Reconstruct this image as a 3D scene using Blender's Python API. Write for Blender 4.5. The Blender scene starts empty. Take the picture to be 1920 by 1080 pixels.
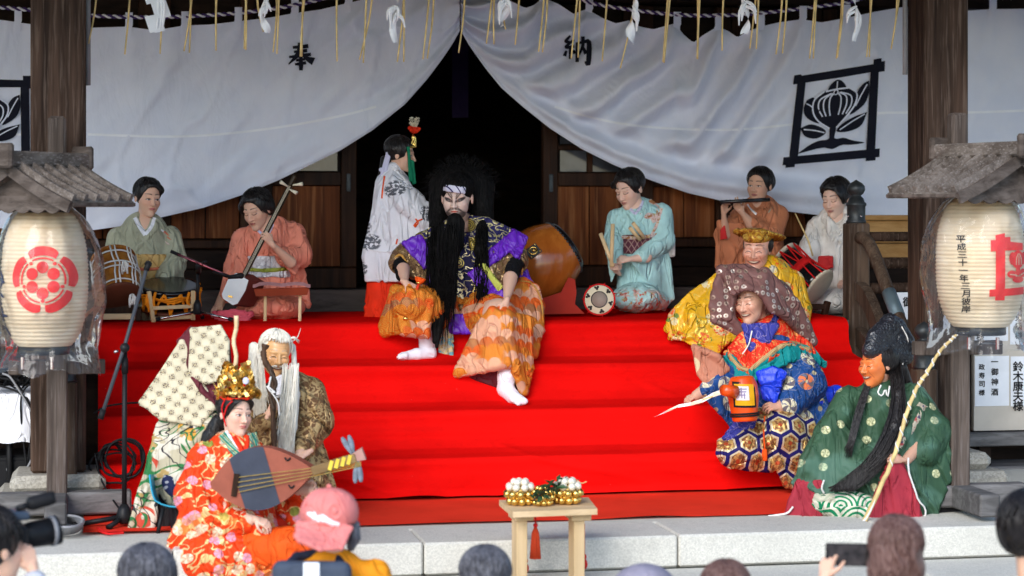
import bpy, bmesh, math, random
import numpy as np
from mathutils import Vector, Matrix

R = math.radians
scene = bpy.context.scene
COL = scene.collection

# ------------------------------------------------------------------ camera, sky, sun, exposure
FPX = 4000.0          # focal length in photo pixels (1920 wide)
CAMZ, HOR = 1.32, 387.0
cam_d = bpy.data.cameras.new('camera')
cam = bpy.data.objects.new('camera', cam_d); COL.objects.link(cam)
cam.location = (0, 0, CAMZ); cam.rotation_euler = (R(90), 0, 0)
cam_d.sensor_width = 36.0; cam_d.lens = 36.0 * FPX / 1920.0
cam_d.shift_y = -(540.0 - HOR) / 1920.0
cam_d.clip_start = 0.1; cam_d.clip_end = 1500
cam_d.dof.use_dof = True; cam_d.dof.focus_distance = 10.1; cam_d.dof.aperture_fstop = 2.6
scene.camera = cam

world = bpy.data.worlds.new('World'); scene.world = world; world.use_nodes = True
wn = world.node_tree.nodes; wl = world.node_tree.links
bg = wn['Background']; sky = wn.new('ShaderNodeTexSky'); sky.sky_type = 'NISHITA'
SUN_EL, SUN_AZ = R(30), R(200)     # azimuth clockwise from +Y: behind the camera, a little left
sky.sun_disc = False; sky.sun_elevation = SUN_EL; sky.sun_rotation = SUN_AZ
sky.air_density = 1.0; sky.dust_density = 0.8; sky.ozone_density = 2.5
wl.new(sky.outputs['Color'], bg.inputs['Color']); bg.inputs['Strength'].default_value = 0.15
sun_d = bpy.data.lights.new('sun', 'SUN'); sun_d.energy = 1.15; sun_d.angle = R(34); sun_d.color = (1, 0.97, 0.93)
sun = bpy.data.objects.new('sun', sun_d); COL.objects.link(sun)
sdir = Vector((math.sin(SUN_AZ) * math.cos(SUN_EL), math.cos(SUN_AZ) * math.cos(SUN_EL), math.sin(SUN_EL)))
sun.rotation_euler = sdir.to_track_quat('Z', 'Y').to_euler(); sun.location = (0, -5, 12)
vs = scene.view_settings
vs.view_transform = 'Standard'; vs.look = 'None'; vs.gamma = 1.0; vs.use_curve_mapping = False; vs.exposure = 1.2
scene.render.engine = 'CYCLES'
scene.cycles.use_denoising = True
scene.cycles.max_bounces = 8; scene.cycles.transparent_max_bounces = 12

# ------------------------------------------------------------------ places: photo measure -> the shrine's own axes
TH = R(11.0); CT, ST = math.cos(TH), math.sin(TH); OY = 10.5   # the hall stands turned 11 degrees to the viewer

def W(px, py, Y):
    return Vector(((px - 960) * Y / FPX, Y, CAMZ - (py - HOR) * Y / FPX))
def B(u, v, z):
    return Vector((u * CT - v * ST, OY + u * ST + v * CT, z))
def UV_(p):
    return (p[0] * CT + (p[1] - OY) * ST, -p[0] * ST + (p[1] - OY) * CT)
def PV(px, py, v):
    a = (px - 960) / FPX
    return W(px, py, (v + OY * CT) / (CT - a * ST))
def PZ(px, py, z):
    return W(px, py, (CAMZ - z) * FPX / (py - HOR))
def tv(px, v):
    a = (px - 960) / FPX
    return (v + OY * CT) / (CT - a * ST)
RB = Matrix.Rotation(TH, 3, 'Z')

# ------------------------------------------------------------------ node expressions
class V:
    def __init__(s, m, k): s.m, s.k = m, k
    def _o(s, op, b=0.0, c=None, rev=False):
        n = s.m.N.new('ShaderNodeMath'); n.operation = op
        ins = [b, s] if rev else [s, b]
        if c is not None: ins.append(c)
        for i, q in enumerate(ins): s.m.put(n.inputs[i], q)
        return V(s.m, n.outputs[0])
    def __add__(s, b): return s._o('ADD', b)
    __radd__ = __add__
    def __sub__(s, b): return s._o('SUBTRACT', b)
    def __rsub__(s, b): return s._o('SUBTRACT', b, rev=True)
    def __mul__(s, b): return s._o('MULTIPLY', b)
    __rmul__ = __mul__
    def __truediv__(s, b): return s._o('DIVIDE', b)
    def lt(s, b): return s._o('LESS_THAN', b)
    def gt(s, b): return s._o('GREATER_THAN', b)
    def fr(s): return s._o('FRACT')
    def fl(s): return s._o('FLOOR')
    def ab(s): return s._o('ABSOLUTE')
    def sin(s): return s._o('SINE')
    def sq(s): return s._o('SQRT')
    def mod(s, b): return s._o('FLOORED_MODULO', b)
    def mx(s, b): return s._o('MAXIMUM', b)
    def mn(s, b): return s._o('MINIMUM', b)
    def step(s, lo, hi):
        n = s.m.N.new('ShaderNodeMapRange'); n.interpolation_type = 'SMOOTHSTEP'
        s.m.put(n.inputs['Value'], s); n.inputs['From Min'].default_value = lo; n.inputs['From Max'].default_value = hi
        return V(s.m, n.outputs['Result'])

def rgb(c):
    return (c[0], c[1], c[2], 1.0)

class Mat:
    def __init__(s, name, rough=0.7, metal=0.0, spec=0.5):
        s.mat = bpy.data.materials.new(name); s.mat.use_nodes = True
        s.N, s.L = s.mat.node_tree.nodes, s.mat.node_tree.links
        s.P = s.N['Principled BSDF']; s.P.inputs['Roughness'].default_value = rough
        s.P.inputs['Metallic'].default_value = metal; s.P.inputs['Specular IOR Level'].default_value = spec
        s._c = {}; s.bumps = None
    def put(s, sock, q):
        if isinstance(q, V): s.L.new(q.k, sock)
        elif isinstance(q, (tuple, list)) and len(q) == 3 and sock.type == 'RGBA': sock.default_value = rgb(q)
        else: sock.default_value = q
    def coord(s, kind='Object'):
        if kind not in s._c:
            n = s.N.new('ShaderNodeTexCoord'); s._c[kind] = V(s, n.outputs[kind])
        return s._c[kind]
    def xyz(s, kind='Object'):
        n = s.N.new('ShaderNodeSeparateXYZ'); s.put(n.inputs[0], s.coord(kind))
        return [V(s, n.outputs[i]) for i in range(3)]
    def vec(s, x, y, z=0.0):
        n = s.N.new('ShaderNodeCombineXYZ')
        for i, q in enumerate((x, y, z)): s.put(n.inputs[i], q)
        return V(s, n.outputs[0])
    def scale(s, vec, sc):
        n = s.N.new('ShaderNodeVectorMath'); n.operation = 'MULTIPLY'; s.put(n.inputs[0], vec); n.inputs[1].default_value = sc
        return V(s, n.outputs[0])
    def noise(s, scale, vec=None, detail=3.0, rough=0.55, dist=0.0):
        n = s.N.new('ShaderNodeTexNoise'); s.put(n.inputs['Vector'], vec or s.coord())
        n.inputs['Scale'].default_value = scale; n.inputs['Detail'].default_value = detail
        n.inputs['Roughness'].default_value = rough; n.inputs['Distortion'].default_value = dist
        return V(s, n.outputs['Fac'])
    def voro(s, scale, vec=None, dim='3D', rnd=1.0, feat='F1'):
        n = s.N.new('ShaderNodeTexVoronoi'); n.voronoi_dimensions = dim; n.feature = feat
        s.put(n.inputs['Vector'], vec or s.coord()); n.inputs['Scale'].default_value = scale
        n.inputs['Randomness'].default_value = rnd
        sep = s.N.new('ShaderNodeSeparateColor')
        if feat != 'DISTANCE_TO_EDGE': s.L.new(n.outputs['Color'], sep.inputs[0])
        return V(s, n.outputs['Distance']), V(s, sep.outputs[0]), V(s, sep.outputs[1])
    def mix(s, f, a, b):
        n = s.N.new('ShaderNodeMix'); n.data_type = 'RGBA'
        s.put(n.inputs[0], f); s.put(n.inputs[6], a); s.put(n.inputs[7], b)
        return V(s, n.outputs[2])
    def attr(s, name):
        n = s.N.new('ShaderNodeVertexColor'); n.layer_name = name
        return V(s, n.outputs['Color'])
    def color(s, q): s.put(s.P.inputs['Base Color'], q); return s
    def rough(s, q): s.put(s.P.inputs['Roughness'], q); return s
    def metal(s, q): s.put(s.P.inputs['Metallic'], q); return s
    def bump(s, h, strength=0.3, dist=0.01):
        n = s.N.new('ShaderNodeBump'); s.put(n.inputs['Height'], h)
        n.inputs['Strength'].default_value = strength; n.inputs['Distance'].default_value = dist
        if s.bumps: s.L.new(s.bumps, n.inputs['Normal'])
        s.bumps = n.outputs[0]; s.L.new(n.outputs[0], s.P.inputs['Normal']); return s

def plain(name, c, rough=0.6, metal=0.0, var=0.12, sc=8.0, bump=0.0):
    m = Mat(name, rough, metal, 0.5 if rough < 0.3 else 0.16)
    n = m.noise(sc)
    m.color(m.mix(n.step(0.3, 0.7), tuple(q * (1 - var) for q in c), tuple(min(1, q * (1 + var)) for q in c)))
    if bump: m.bump(m.noise(sc * 6), bump, 0.01)
    return m.mat

def cloth(name, c, rough=0.75, var=0.1, weave=0.15, sheen=0.15):
    m = Mat(name, rough, 0, 0.1)
    n = m.noise(9.0)
    m.color(m.mix(n.step(0.3, 0.7), tuple(q * (1 - var) for q in c), tuple(min(1, q * (1 + var)) for q in c)))
    m.P.inputs['Sheen Weight'].default_value = 0
    m.bump(m.noise(700.0, detail=1.0), weave, 0.002)
    m.bump(m.noise(28.0, detail=3.0), 0.25, 0.02)
    return m.mat

def wood(name, dark, light, axis=2, sc=1.0, rough=0.65, worn=None, crack=0.0):
    """grain runs along the object's axis"""
    m = Mat(name, rough, 0, 0.5 if rough < 0.3 else 0.12)
    st = [26.0 * sc] * 3; st[axis] = 1.3 * sc
    v = m.scale(m.coord(), st)
    g = m.noise(1.0, v, 5.0, 0.6, 0.6)
    big = m.noise(2.2 * sc, None, 3.0)
    st2 = [90.0 * sc] * 3; st2[axis] = 2.0 * sc
    fine = m.noise(1.0, m.scale(m.coord(), st2), 2.0)
    c = m.mix(g.step(0.3, 0.7), dark, light)
    c = m.mix(big.step(0.35, 0.7) * 0.55, c, tuple(q * 0.55 for q in dark))
    c = m.mix(fine.step(0.55, 0.75) * 0.35, c, tuple(q * 0.6 for q in dark))
    if worn: c = m.mix(m.noise(5.0 * sc, v, 4.0).step(0.5, 0.72) * 0.6, c, worn)
    m.color(c); m.bump(g * 0.7 + fine * 0.3, 0.35, 0.01)
    return m.mat

# ------------------------------------------------------------------ objects
WL = {}
def tag(o, label=None, cat=None, group=None, kind=None):
    if label: o['label'] = label
    if cat: o['category'] = cat
    if group: o['group'] = group
    if kind: o['kind'] = kind
    return o

def thing(name, label, cat, loc, group=None):
    o = bpy.data.objects.new(name, None); COL.objects.link(o); o.location = loc
    o.empty_display_size = 0.1
    WL[o] = Vector(loc)
    return tag(o, label, cat, group)

def mesh_obj(name, verts, faces, mat, parent=None, smooth=False, uv=None, col=None, mats=None, midx=None):
    verts = np.asarray(verts, dtype=np.float64)
    if parent is not None: org = np.array(WL[parent])
    else:
        lo, hi = verts.min(0), verts.max(0)
        org = np.array([(lo[0] + hi[0]) / 2, (lo[1] + hi[1]) / 2, lo[2]])
    me = bpy.data.meshes.new(name)
    if isinstance(faces, np.ndarray) and len(faces):
        nf, k = faces.shape
        me.vertices.add(len(verts)); me.vertices.foreach_set('co', (verts - org).astype(np.float32).ravel())
        me.loops.add(nf * k); me.loops.foreach_set('vertex_index', faces.astype(np.int32).ravel())
        me.polygons.add(nf); me.polygons.foreach_set('loop_start', np.arange(0, nf * k, k, dtype=np.int32))
        me.update(calc_edges=True)
    else:
        me.from_pydata([tuple(q) for q in (verts - org)], [], [tuple(f) for f in faces])
    if smooth: me.polygons.foreach_set('use_smooth', [True] * len(me.polygons))
    if uv is not None:
        l = me.uv_layers.new(name='UVMap'); vi = np.zeros(len(me.loops), np.int32); me.loops.foreach_get('vertex_index', vi)
        l.data.foreach_set('uv', np.asarray(uv, np.float32)[vi].ravel())
    if col is not None:
        a = me.color_attributes.new('Col', 'FLOAT_COLOR', 'POINT')
        c4 = np.ones((len(verts), 4), np.float32); c4[:, :3] = col
        a.data.foreach_set('color', c4.ravel())
    if mats:
        for q in mats: me.materials.append(q)
        if midx is not None: me.polygons.foreach_set('material_index', np.asarray(midx, np.int32))
    elif mat: me.materials.append(mat)
    me.update()
    o = bpy.data.objects.new(name, me); COL.objects.link(o)
    if parent is not None: o.parent = parent; WL[o] = Vector(WL[parent])
    else: o.location = org; WL[o] = Vector(org)
    return o

class MB:
    """collects simple solids and links them as one mesh object"""
    def __init__(s): s.v, s.f = [], []
    def add(s, vs, fs):
        b = len(s.v); s.v += [tuple(q) for q in vs]; s.f += [tuple(b + i for i in f) for f in fs]; return s
    def hexa(s, p):   # 8 corners: bottom 4 ccw, top 4 ccw
        return s.add(p, [(3, 2, 1, 0), (4, 5, 6, 7), (0, 1, 5, 4), (1, 2, 6, 5), (2, 3, 7, 6), (3, 0, 4, 7)])
    def box(s, c, d, rot=None, ch=0.0):
        """centre, full size, 3x3 rotation, small chamfer on the long edges"""
        c = Vector(c); hx, hy, hz = d[0] / 2, d[1] / 2, d[2] / 2
        rot = rot or Matrix.Identity(3)
        if ch <= 0:
            p = [(-hx, -hy, -hz), (hx, -hy, -hz), (hx, hy, -hz), (-hx, hy, -hz), (-hx, -hy, hz), (hx, -hy, hz), (hx, hy, hz), (-hx, hy, hz)]
            return s.hexa([c + rot @ Vector(q) for q in p])
        bm = bmesh.new(); bmesh.ops.create_cube(bm, size=1.0)
        for q in bm.verts: q.co = Vector((q.co.x * d[0], q.co.y * d[1], q.co.z * d[2]))
        bmesh.ops.bevel(bm, geom=bm.edges[:], offset=ch, segments=1, affect='EDGES')
        bm.verts.index_update()
        s.add([c + rot @ q.co for q in bm.verts], [[w.index for w in f.verts] for f in bm.faces]); bm.free(); return s
    def bbox(s, u0, u1, v0, v1, z0, z1, ch=0.0):
        """box in the hall's own axes"""
        return s.box(B((u0 + u1) / 2, (v0 + v1) / 2, (z0 + z1) / 2), (u1 - u0, v1 - v0, z1 - z0), RB, ch)
    def bar(s, a, b, w, h=None, up=(0, 0, 1), ch=0.0):
        a, b = Vector(a), Vector(b); h = h or w; d = b - a; L = d.length; d.normalize()
        up = Vector(up); x = d.cross(up)
        if x.length < 1e-4: x = d.cross(Vector((0, 1, 0)))
        x.normalize(); z = x.cross(d)
        rot = Matrix((x, d, z)).transposed()
        return s.box((a + b) / 2, (w, L, h), rot, ch)
    def tube(s, pts, r, n=8, cap=True, flat=None):
        pts = [Vector(p) for p in pts]; m = len(pts)
        if not hasattr(r, '__len__'): r = [r] * m
        rings = []; prev = None
        for i, p in enumerate(pts):
            d = (pts[min(i + 1, m - 1)] - pts[max(i - 1, 0)])
            if d.length < 1e-9: d = Vector((0, 0, 1))
            d.normalize()
            if prev is None:
                x = d.cross(Vector((0, 0, 1)))
                if x.length < 0.1: x = d.cross(Vector((0, 1, 0)))
            else: x = prev - d * prev.dot(d)
            x.normalize(); prev = x; y = d.cross(x)
            rings.append([p + (x * math.cos(2 * math.pi * k / n) + y * math.sin(2 * math.pi * k / n)) * r[i] for k in range(n)])
        vs = [q for ring in rings for q in ring]; fs = []
        for i in range(m - 1):
            for k in range(n):
                a, b = i * n + k, i * n + (k + 1) % n
                fs.append((a, b, b + n, a + n))
        if cap: fs.append(tuple(range(n - 1, -1, -1))); fs.append(tuple((m - 1) * n + k for k in range(n)))
        return s.add(vs, fs)
    def lathe(s, prof, org, axis=(0, 0, 1), n=24, x=None):
        """prof: (radius, height along axis)"""
        ax = Vector(axis).normalized()
        x = Vector(x) if x is not None else ax.cross(Vector((0.3, 1, 0.2)))
        x = (x - ax * x.dot(ax)).normalized(); y = ax.cross(x); org = Vector(org)
        vs = []; fs = []; m = len(prof)
        for r, h in prof:
            for k in range(n):
                t = 2 * math.pi * k / n
                vs.append(org + ax * h + (x * math.cos(t) + y * math.sin(t)) * max(r, 1e-5))
        for i in range(m - 1):
            for k in range(n):
                a, b = i * n + k, i * n + (k + 1) % n
                fs.append((a, b, b + n, a + n))
        if prof[0][0] > 1e-4: fs.append(tuple(range(n - 1, -1, -1)))
        if prof[-1][0] > 1e-4: fs.append(tuple((m - 1) * n + k for k in range(n)))
        return s.add(vs, fs)
    def prism(s, poly, ext):
        """closed polygon (3D points) extruded by a vector, triangulated faces"""
        ext = Vector(ext); n = len(poly); poly = [Vector(p) for p in poly]
        bm = bmesh.new(); vv = [bm.verts.new(p) for p in poly]
        es = [bm.edges.new((vv[i], vv[(i + 1) % n])) for i in range(n)]
        bmesh.ops.triangle_fill(bm, use_beauty=True, edges=es); bm.verts.index_update()
        ft = [[w.index for w in f.verts] for f in bm.faces]
        co = [q.co.copy() for q in bm.verts]; bm.free()
        m = len(co)
        fs = [f for f in ft] + [[i + m for i in reversed(f)] for f in ft]
        fs += [(i, (i + 1) % n, (i + 1) % n + m, i + m) for i in range(n)]
        return s.add(co + [c + ext for c in co], fs)
    def sphere(s, c, r, nu=12, nv=8):
        r = r if hasattr(r, '__len__') else (r, r, r); c = Vector(c)
        vs = []; fs = []
        for j in range(nv + 1):
            p = math.pi * j / nv
            for i in range(nu):
                t = 2 * math.pi * i / nu
                vs.append(c + Vector((r[0] * math.sin(p) * math.cos(t), r[1] * math.sin(p) * math.sin(t), r[2] * math.cos(p))))
        for j in range(nv):
            for i in range(nu):
                a, b = j * nu + i, j * nu + (i + 1) % nu
                fs.append((a, a + nu, b + nu, b))
        return s.add(vs, fs)
    def build(s, name, mat, parent=None, smooth=False):
        return mesh_obj(name, s.v, s.f, mat, parent, smooth)

def grid_obj(name, P, mat, parent=None, smooth=True, uv=None):
    """P: array (n, m, 3) of points"""
    n, m = P.shape[:2]
    i, j = np.meshgrid(np.arange(n - 1), np.arange(m - 1), indexing='ij')
    a = (i * m + j).ravel()
    f = np.stack([a, a + 1, a + m + 1, a + m], 1)
    return mesh_obj(name, P.reshape(-1, 3), f, mat, parent, smooth, uv=None if uv is None else uv.reshape(-1, 2))

def spline(pts, n):
    """Catmull-Rom through the points, n samples"""
    P = np.asarray(pts, float); m = len(P)
    if m == 2: return [P[0] + (P[1] - P[0]) * t for t in np.linspace(0, 1, n)]
    Q = np.vstack([2 * P[0] - P[1], P, 2 * P[-1] - P[-2]]); out = []
    for t in np.linspace(0, m - 1 - 1e-9, n):
        i = int(t); f = t - i; a, b, c, d = Q[i], Q[i + 1], Q[i + 2], Q[i + 3]
        out.append(0.5 * ((2 * b) + (-a + c) * f + (2 * a - 5 * b + 4 * c - d) * f * f + (-a + 3 * b - 3 * c + d) * f ** 3))
    return out

# ------------------------------------------------------------------ noise for folds
_rs = np.random.RandomState(7); _T = _rs.rand(32, 32, 32) * 2 - 1
def vnoise(P):
    P = np.asarray(P, float); i = np.floor(P).astype(int); f = P - i; f = f * f * (3 - 2 * f); i &= 31; j = (i + 1) & 31
    x0, y0, z0 = i.T; x1, y1, z1 = j.T; fx, fy, fz = f.T
    a = _T[x0, y0, z0] * (1 - fx) + _T[x1, y0, z0] * fx; b = _T[x0, y1, z0] * (1 - fx) + _T[x1, y1, z0] * fx
    c = _T[x0, y0, z1] * (1 - fx) + _T[x1, y0, z1] * fx; d = _T[x0, y1, z1] * (1 - fx) + _T[x1, y1, z1] * fx
    return (a * (1 - fy) + b * fy) * (1 - fz) + (c * (1 - fy) + d * fy) * fz

# ------------------------------------------------------------------ soft solids (smooth unions meshed as one continuous surface)
def surfnet(f, org, res):
    ins = f < 0
    nx, ny, nz = f.shape
    cnt = np.zeros((nx - 1, ny - 1, nz - 1), np.int8)
    cs = [(a, b, c) for a in (0, 1) for b in (0, 1) for c in (0, 1)]
    for a, b, c in cs: cnt += ins[a:nx - 1 + a, b:ny - 1 + b, c:nz - 1 + c]
    act = (cnt > 0) & (cnt < 8)
    idx = np.full(act.shape, -1, np.int64); I = np.argwhere(act); idx[act] = np.arange(len(I))
    val = {q: f[I[:, 0] + q[0], I[:, 1] + q[1], I[:, 2] + q[2]] for q in cs}
    acc = np.zeros((len(I), 3)); num = np.zeros(len(I))
    for q in cs:
        for ax in range(3):
            if q[ax] == 0:
                p = list(q); p[ax] = 1; va, vb = val[q], val[tuple(p)]
                m = (va < 0) != (vb < 0)
                t = np.where(m, va / np.where(m, va - vb, 1), 0)
                pos = np.tile(np.array(q, float), (len(I), 1)); pos[:, ax] += t
                acc += pos * m[:, None]; num += m
    vert = (I + acc / num[:, None]) * res + org
    faces = []
    for ax in range(3):
        o1, o2 = [(1, 2), (2, 0), (0, 1)][ax]
        sl0 = [slice(1, -1)] * 3; sl0[ax] = slice(0, -1); sl1 = list(sl0); sl1[ax] = slice(1, None)
        s0, s1 = ins[tuple(sl0)], ins[tuple(sl1)]
        E = np.argwhere(s0 != s1); flip = s0[s0 != s1]
        base = E.copy(); base[:, o1] += 1; base[:, o2] += 1
        def cell(d1, d2):
            q = base.copy(); q[:, o1] += d1; q[:, o2] += d2
            return idx[q[:, 0], q[:, 1], q[:, 2]]
        F = np.stack([cell(-1, -1), cell(0, -1), cell(0, 0), cell(-1, 0)], 1)
        F[~flip] = F[~flip][:, ::-1]
        faces.append(F)
    F = np.concatenate(faces); F = F[(F >= 0).all(1)]
    return vert, F

def vnormals(v, f):
    n = np.zeros_like(v); a, b, c, d = v[f[:, 0]], v[f[:, 1]], v[f[:, 2]], v[f[:, 3]]
    fn = np.cross(c - a, d - b)
    for k in range(4): np.add.at(n, f[:, k], fn)
    return n / np.maximum(np.linalg.norm(n, axis=1), 1e-9)[:, None]

def relax(v, f, it=1):
    for _ in range(it):
        s = np.zeros_like(v); c = np.zeros(len(v))
        for k in range(4):
            np.add.at(s, f[:, k], v[f[:, (k + 1) % 4]]); np.add.at(c, f[:, k], 1)
        v = v * 0.4 + 0.6 * s / np.maximum(c, 1)[:, None]
    return v

class Soft:
    """coordinates (px, py, d): photo pixels and depth in the same unit at the figure's distance"""
    def __init__(s, res=2.2, k=6.0): s.res, s.k, s.p, s.fol = res * 0.85, k * 0.6, [], []; s.shrink = 0.0
    @staticmethod
    def q(p): return np.array([p[0], p[2] if len(p) > 2 else 0.0, -p[1]], float)
    def cap(s, a, b, ra, rb=None, k=None, sub=False, sq=1.0):
        a, b = s.q(a), s.q(b); rb = ra if rb is None else rb; r = max(ra, rb)
        lo, hi = np.minimum(a, b) - r * max(1, sq), np.maximum(a, b) + r * max(1, sq)
        s.p.append(('c', (a, b, ra, rb, sq), lo, hi, s.k if k is None else k, sub)); return s
    def chain(s, pts, k=None, sub=False, sq=1.0):
        """pts: (px, py, d, r)"""
        for a, b in zip(pts[:-1], pts[1:]): s.cap(a[:3], b[:3], a[3], b[3], k, sub, sq)
        return s
    def ell(s, c, r, rot=None, k=None, sub=False):
        """radii (across, deep, high); rot 3x3 in (x, depth, up)"""
        c = s.q(c); r = np.array(r, float); rot = np.eye(3) if rot is None else np.array(rot)
        e = np.sqrt(((rot * r) ** 2).sum(1))
        s.p.append(('e', (c, r, rot), c - e, c + e, s.k if k is None else k, sub)); return s
    def box(s, c, h, rad=2.0, rot=None, k=None, sub=False):
        c = s.q(c); h = np.array(h, float); rot = np.eye(3) if rot is None else np.array(rot)
        e = np.abs(rot) @ h
        s.p.append(('b', (c, h, rot, rad), c - e, c + e, s.k if k is None else k, sub)); return s
    def sheet(s, pts, th, k=None):
        """slab over a triangle/quad fan: thick triangles"""
        P = [s.q(p) for p in pts]
        for i in range(1, len(P) - 1):
            t = (P[0], P[i], P[i + 1]); lo, hi = np.min(t, 0) - th, np.max(t, 0) + th
            s.p.append(('t', (t, th), lo, hi, s.k if k is None else k, False))
        return s
    def fold(s, amp, wl, along=(0, 1, 0), ratio=4.0, ridge=True, seed=0.0, where=None):
        s.fol.append((amp, wl, along, ratio, ridge, seed, where)); return s
    def field(s):
        if hasattr(s, 'f'): return
        res = s.res; add = [p for p in s.p if not p[5]]
        lo = np.min([p[2] for p in add], 0) - 3 * res - 3; hi = np.max([p[3] for p in add], 0) + 3 * res + 3
        n = np.ceil((hi - lo) / res).astype(int) + 1
        f = np.full(n, 60.0, np.float32); s.org = lo
        for ty, a, plo, phi, k, sub in s.p:
            mg = k + 3 * res
            i0 = np.maximum(0, np.floor((plo - mg - lo) / res).astype(int)); i1 = np.minimum(n, np.ceil((phi + mg - lo) / res).astype(int) + 1)
            if (i1 <= i0).any(): continue
            X = (lo[0] + res * np.arange(i0[0], i1[0]))[:, None, None].astype(np.float32)
            Y = (lo[1] + res * np.arange(i0[1], i1[1]))[None, :, None].astype(np.float32)
            Z = (lo[2] + res * np.arange(i0[2], i1[2]))[None, None, :].astype(np.float32)
            if ty == 'c':
                A, Bb, ra, rb, sq = a; ba = Bb - A; w = np.array([1, 1 / sq, 1]); bw = ba * w; bb = max(float(bw @ bw), 1e-6)
                dx, dy, dz = X - A[0], (Y - A[1]) / sq, Z - A[2]
                t = np.clip((dx * bw[0] + dy * bw[1] + dz * bw[2]) / bb, 0, 1)
                d = np.sqrt((dx - t * bw[0]) ** 2 + (dy - t * bw[1]) ** 2 + (dz - t * bw[2]) ** 2) - (ra + (rb - ra) * t)
            elif ty == 'e':
                c, r, rot = a; dx, dy, dz = X - c[0], Y - c[1], Z - c[2]
                l = [rot[0, i] * dx + rot[1, i] * dy + rot[2, i] * dz for i in range(3)]
                k0 = np.sqrt((l[0] / r[0]) ** 2 + (l[1] / r[1]) ** 2 + (l[2] / r[2]) ** 2)
                k1 = np.sqrt((l[0] / r[0] ** 2) ** 2 + (l[1] / r[1] ** 2) ** 2 + (l[2] / r[2] ** 2) ** 2)
                d = k0 * (k0 - 1) / np.maximum(k1, 1e-6)
            elif ty == 'b':
                c, h, rot, rad = a; dx, dy, dz = X - c[0], Y - c[1], Z - c[2]
                l = [np.abs(rot[0, i] * dx + rot[1, i] * dy + rot[2, i] * dz) - (h[i] - rad) for i in range(3)]
                d = np.sqrt(np.maximum(l[0], 0) ** 2 + np.maximum(l[1], 0) ** 2 + np.maximum(l[2], 0) ** 2) + np.minimum(np.maximum(np.maximum(l[0], l[1]), l[2]), 0) - rad
            else:
                (p0, p1, p2), th = a
                e0, e1 = p1 - p0, p2 - p0; nn = np.cross(e0, e1); ln = np.linalg.norm(nn); nn = nn / max(ln, 1e-6)
                def seg(u, v):
                    b = v - u; t = np.clip(((X - u[0]) * b[0] + (Y - u[1]) * b[1] + (Z - u[2]) * b[2]) / max(b @ b, 1e-6), 0, 1)
                    return np.sqrt((X - u[0] - t * b[0]) ** 2 + (Y - u[1] - t * b[1]) ** 2 + (Z - u[2] - t * b[2]) ** 2)
                de = np.minimum(np.minimum(seg(p0, p1), seg(p1, p2)), seg(p2, p0))
                dpl = np.abs((X - p0[0]) * nn[0] + (Y - p0[1]) * nn[1] + (Z - p0[2]) * nn[2])
                inside = np.ones_like(dpl, bool)
                for u, v in ((p0, p1), (p1, p2), (p2, p0)):
                    m = np.cross(nn, v - u); inside &= ((X - u[0]) * m[0] + (Y - u[1]) * m[1] + (Z - u[2]) * m[2]) >= 0
                d = np.where(inside, dpl, de) - th
            d = d.astype(np.float32)
            sl = tuple(slice(i0[i], i1[i]) for i in range(3)); g = f[sl]
            if sub:
                d = -d; h = np.clip(0.5 + 0.5 * (d - g) / max(k, 1e-3), 0, 1)
                f[sl] = g + (d - g) * h + k * h * (1 - h)
            else:
                h = np.clip(0.5 + 0.5 * (g - d) / max(k, 1e-3), 0, 1)
                f[sl] = g + (d - g) * h - k * h * (1 - h)
        if s.shrink: f += s.shrink
        s.f = f
        fr = f < 0; s.has = fr.any(1); s.first = np.where(s.has, fr.argmax(1), 0)
    def front(s, px, py, default=None):
        """depth of the near face at (px, py)"""
        s.field(); i = int(round((px - s.org[0]) / s.res)); j = int(round((-py - s.org[2]) / s.res))
        best = None
        for rad in range(0, 14):
            for di in range(-rad, rad + 1):
                for dj in ((-rad, rad) if abs(di) < rad else range(-rad, rad + 1)):
                    a, b = i + di, j + dj
                    if 0 <= a < s.has.shape[0] and 0 <= b < s.has.shape[1] and s.has[a, b]:
                        k = s.first[a, b]
                        f1 = s.f[a, k, b]; f0 = s.f[a, k - 1, b] if k > 0 else f1 + 1
                        return s.org[1] + (k - 1 + f0 / max(f0 - f1, 1e-4)) * s.res
        return 0.0 if default is None else default
    def mesh(s, smooth=1):
        s.field(); v, f = surfnet(s.f, s.org, s.res)
        if smooth: v = relax(v, f, smooth)
        for amp, wl, al, ratio, ridge, seed, where in s.fol:
            n = vnormals(v, f); d = s.q(al); d = d / np.linalg.norm(d)
            al_ = v @ d; Pp = v - al_[:, None] * d
            Q = (Pp + al_[:, None] * d / ratio) / wl + seed
            Q = Q + 0.35 * vnoise(v / (wl * 3) + seed + 5)[:, None]
            h = vnoise(Q)
            if ridge:
                h = 1 - 2.2 * np.abs(h)
                Q2 = (Pp + al_[:, None] * d / (ratio * 1.3)) / (wl * 1.25) + seed + 11.3
                Q2 = Q2 + 0.5 * vnoise(v / (wl * 2.2) + seed + 8)[:, None]
                g2 = vnoise(Q2); lone = np.clip(0.35 + 1.3 * vnoise(v / (wl * 3.0) + seed + 21), 0, 1)
                h = h * 0.45 - 1.9 * np.exp(-(g2 / 0.07) ** 2) * lone + 0.8 * np.exp(-((np.abs(g2) - 0.19) / 0.09) ** 2) * lone
            if where is not None: h = h * where(v[:, 0], -v[:, 2], v[:, 1])
            v = v + n * (amp * h)[:, None]
        return v, f

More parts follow.
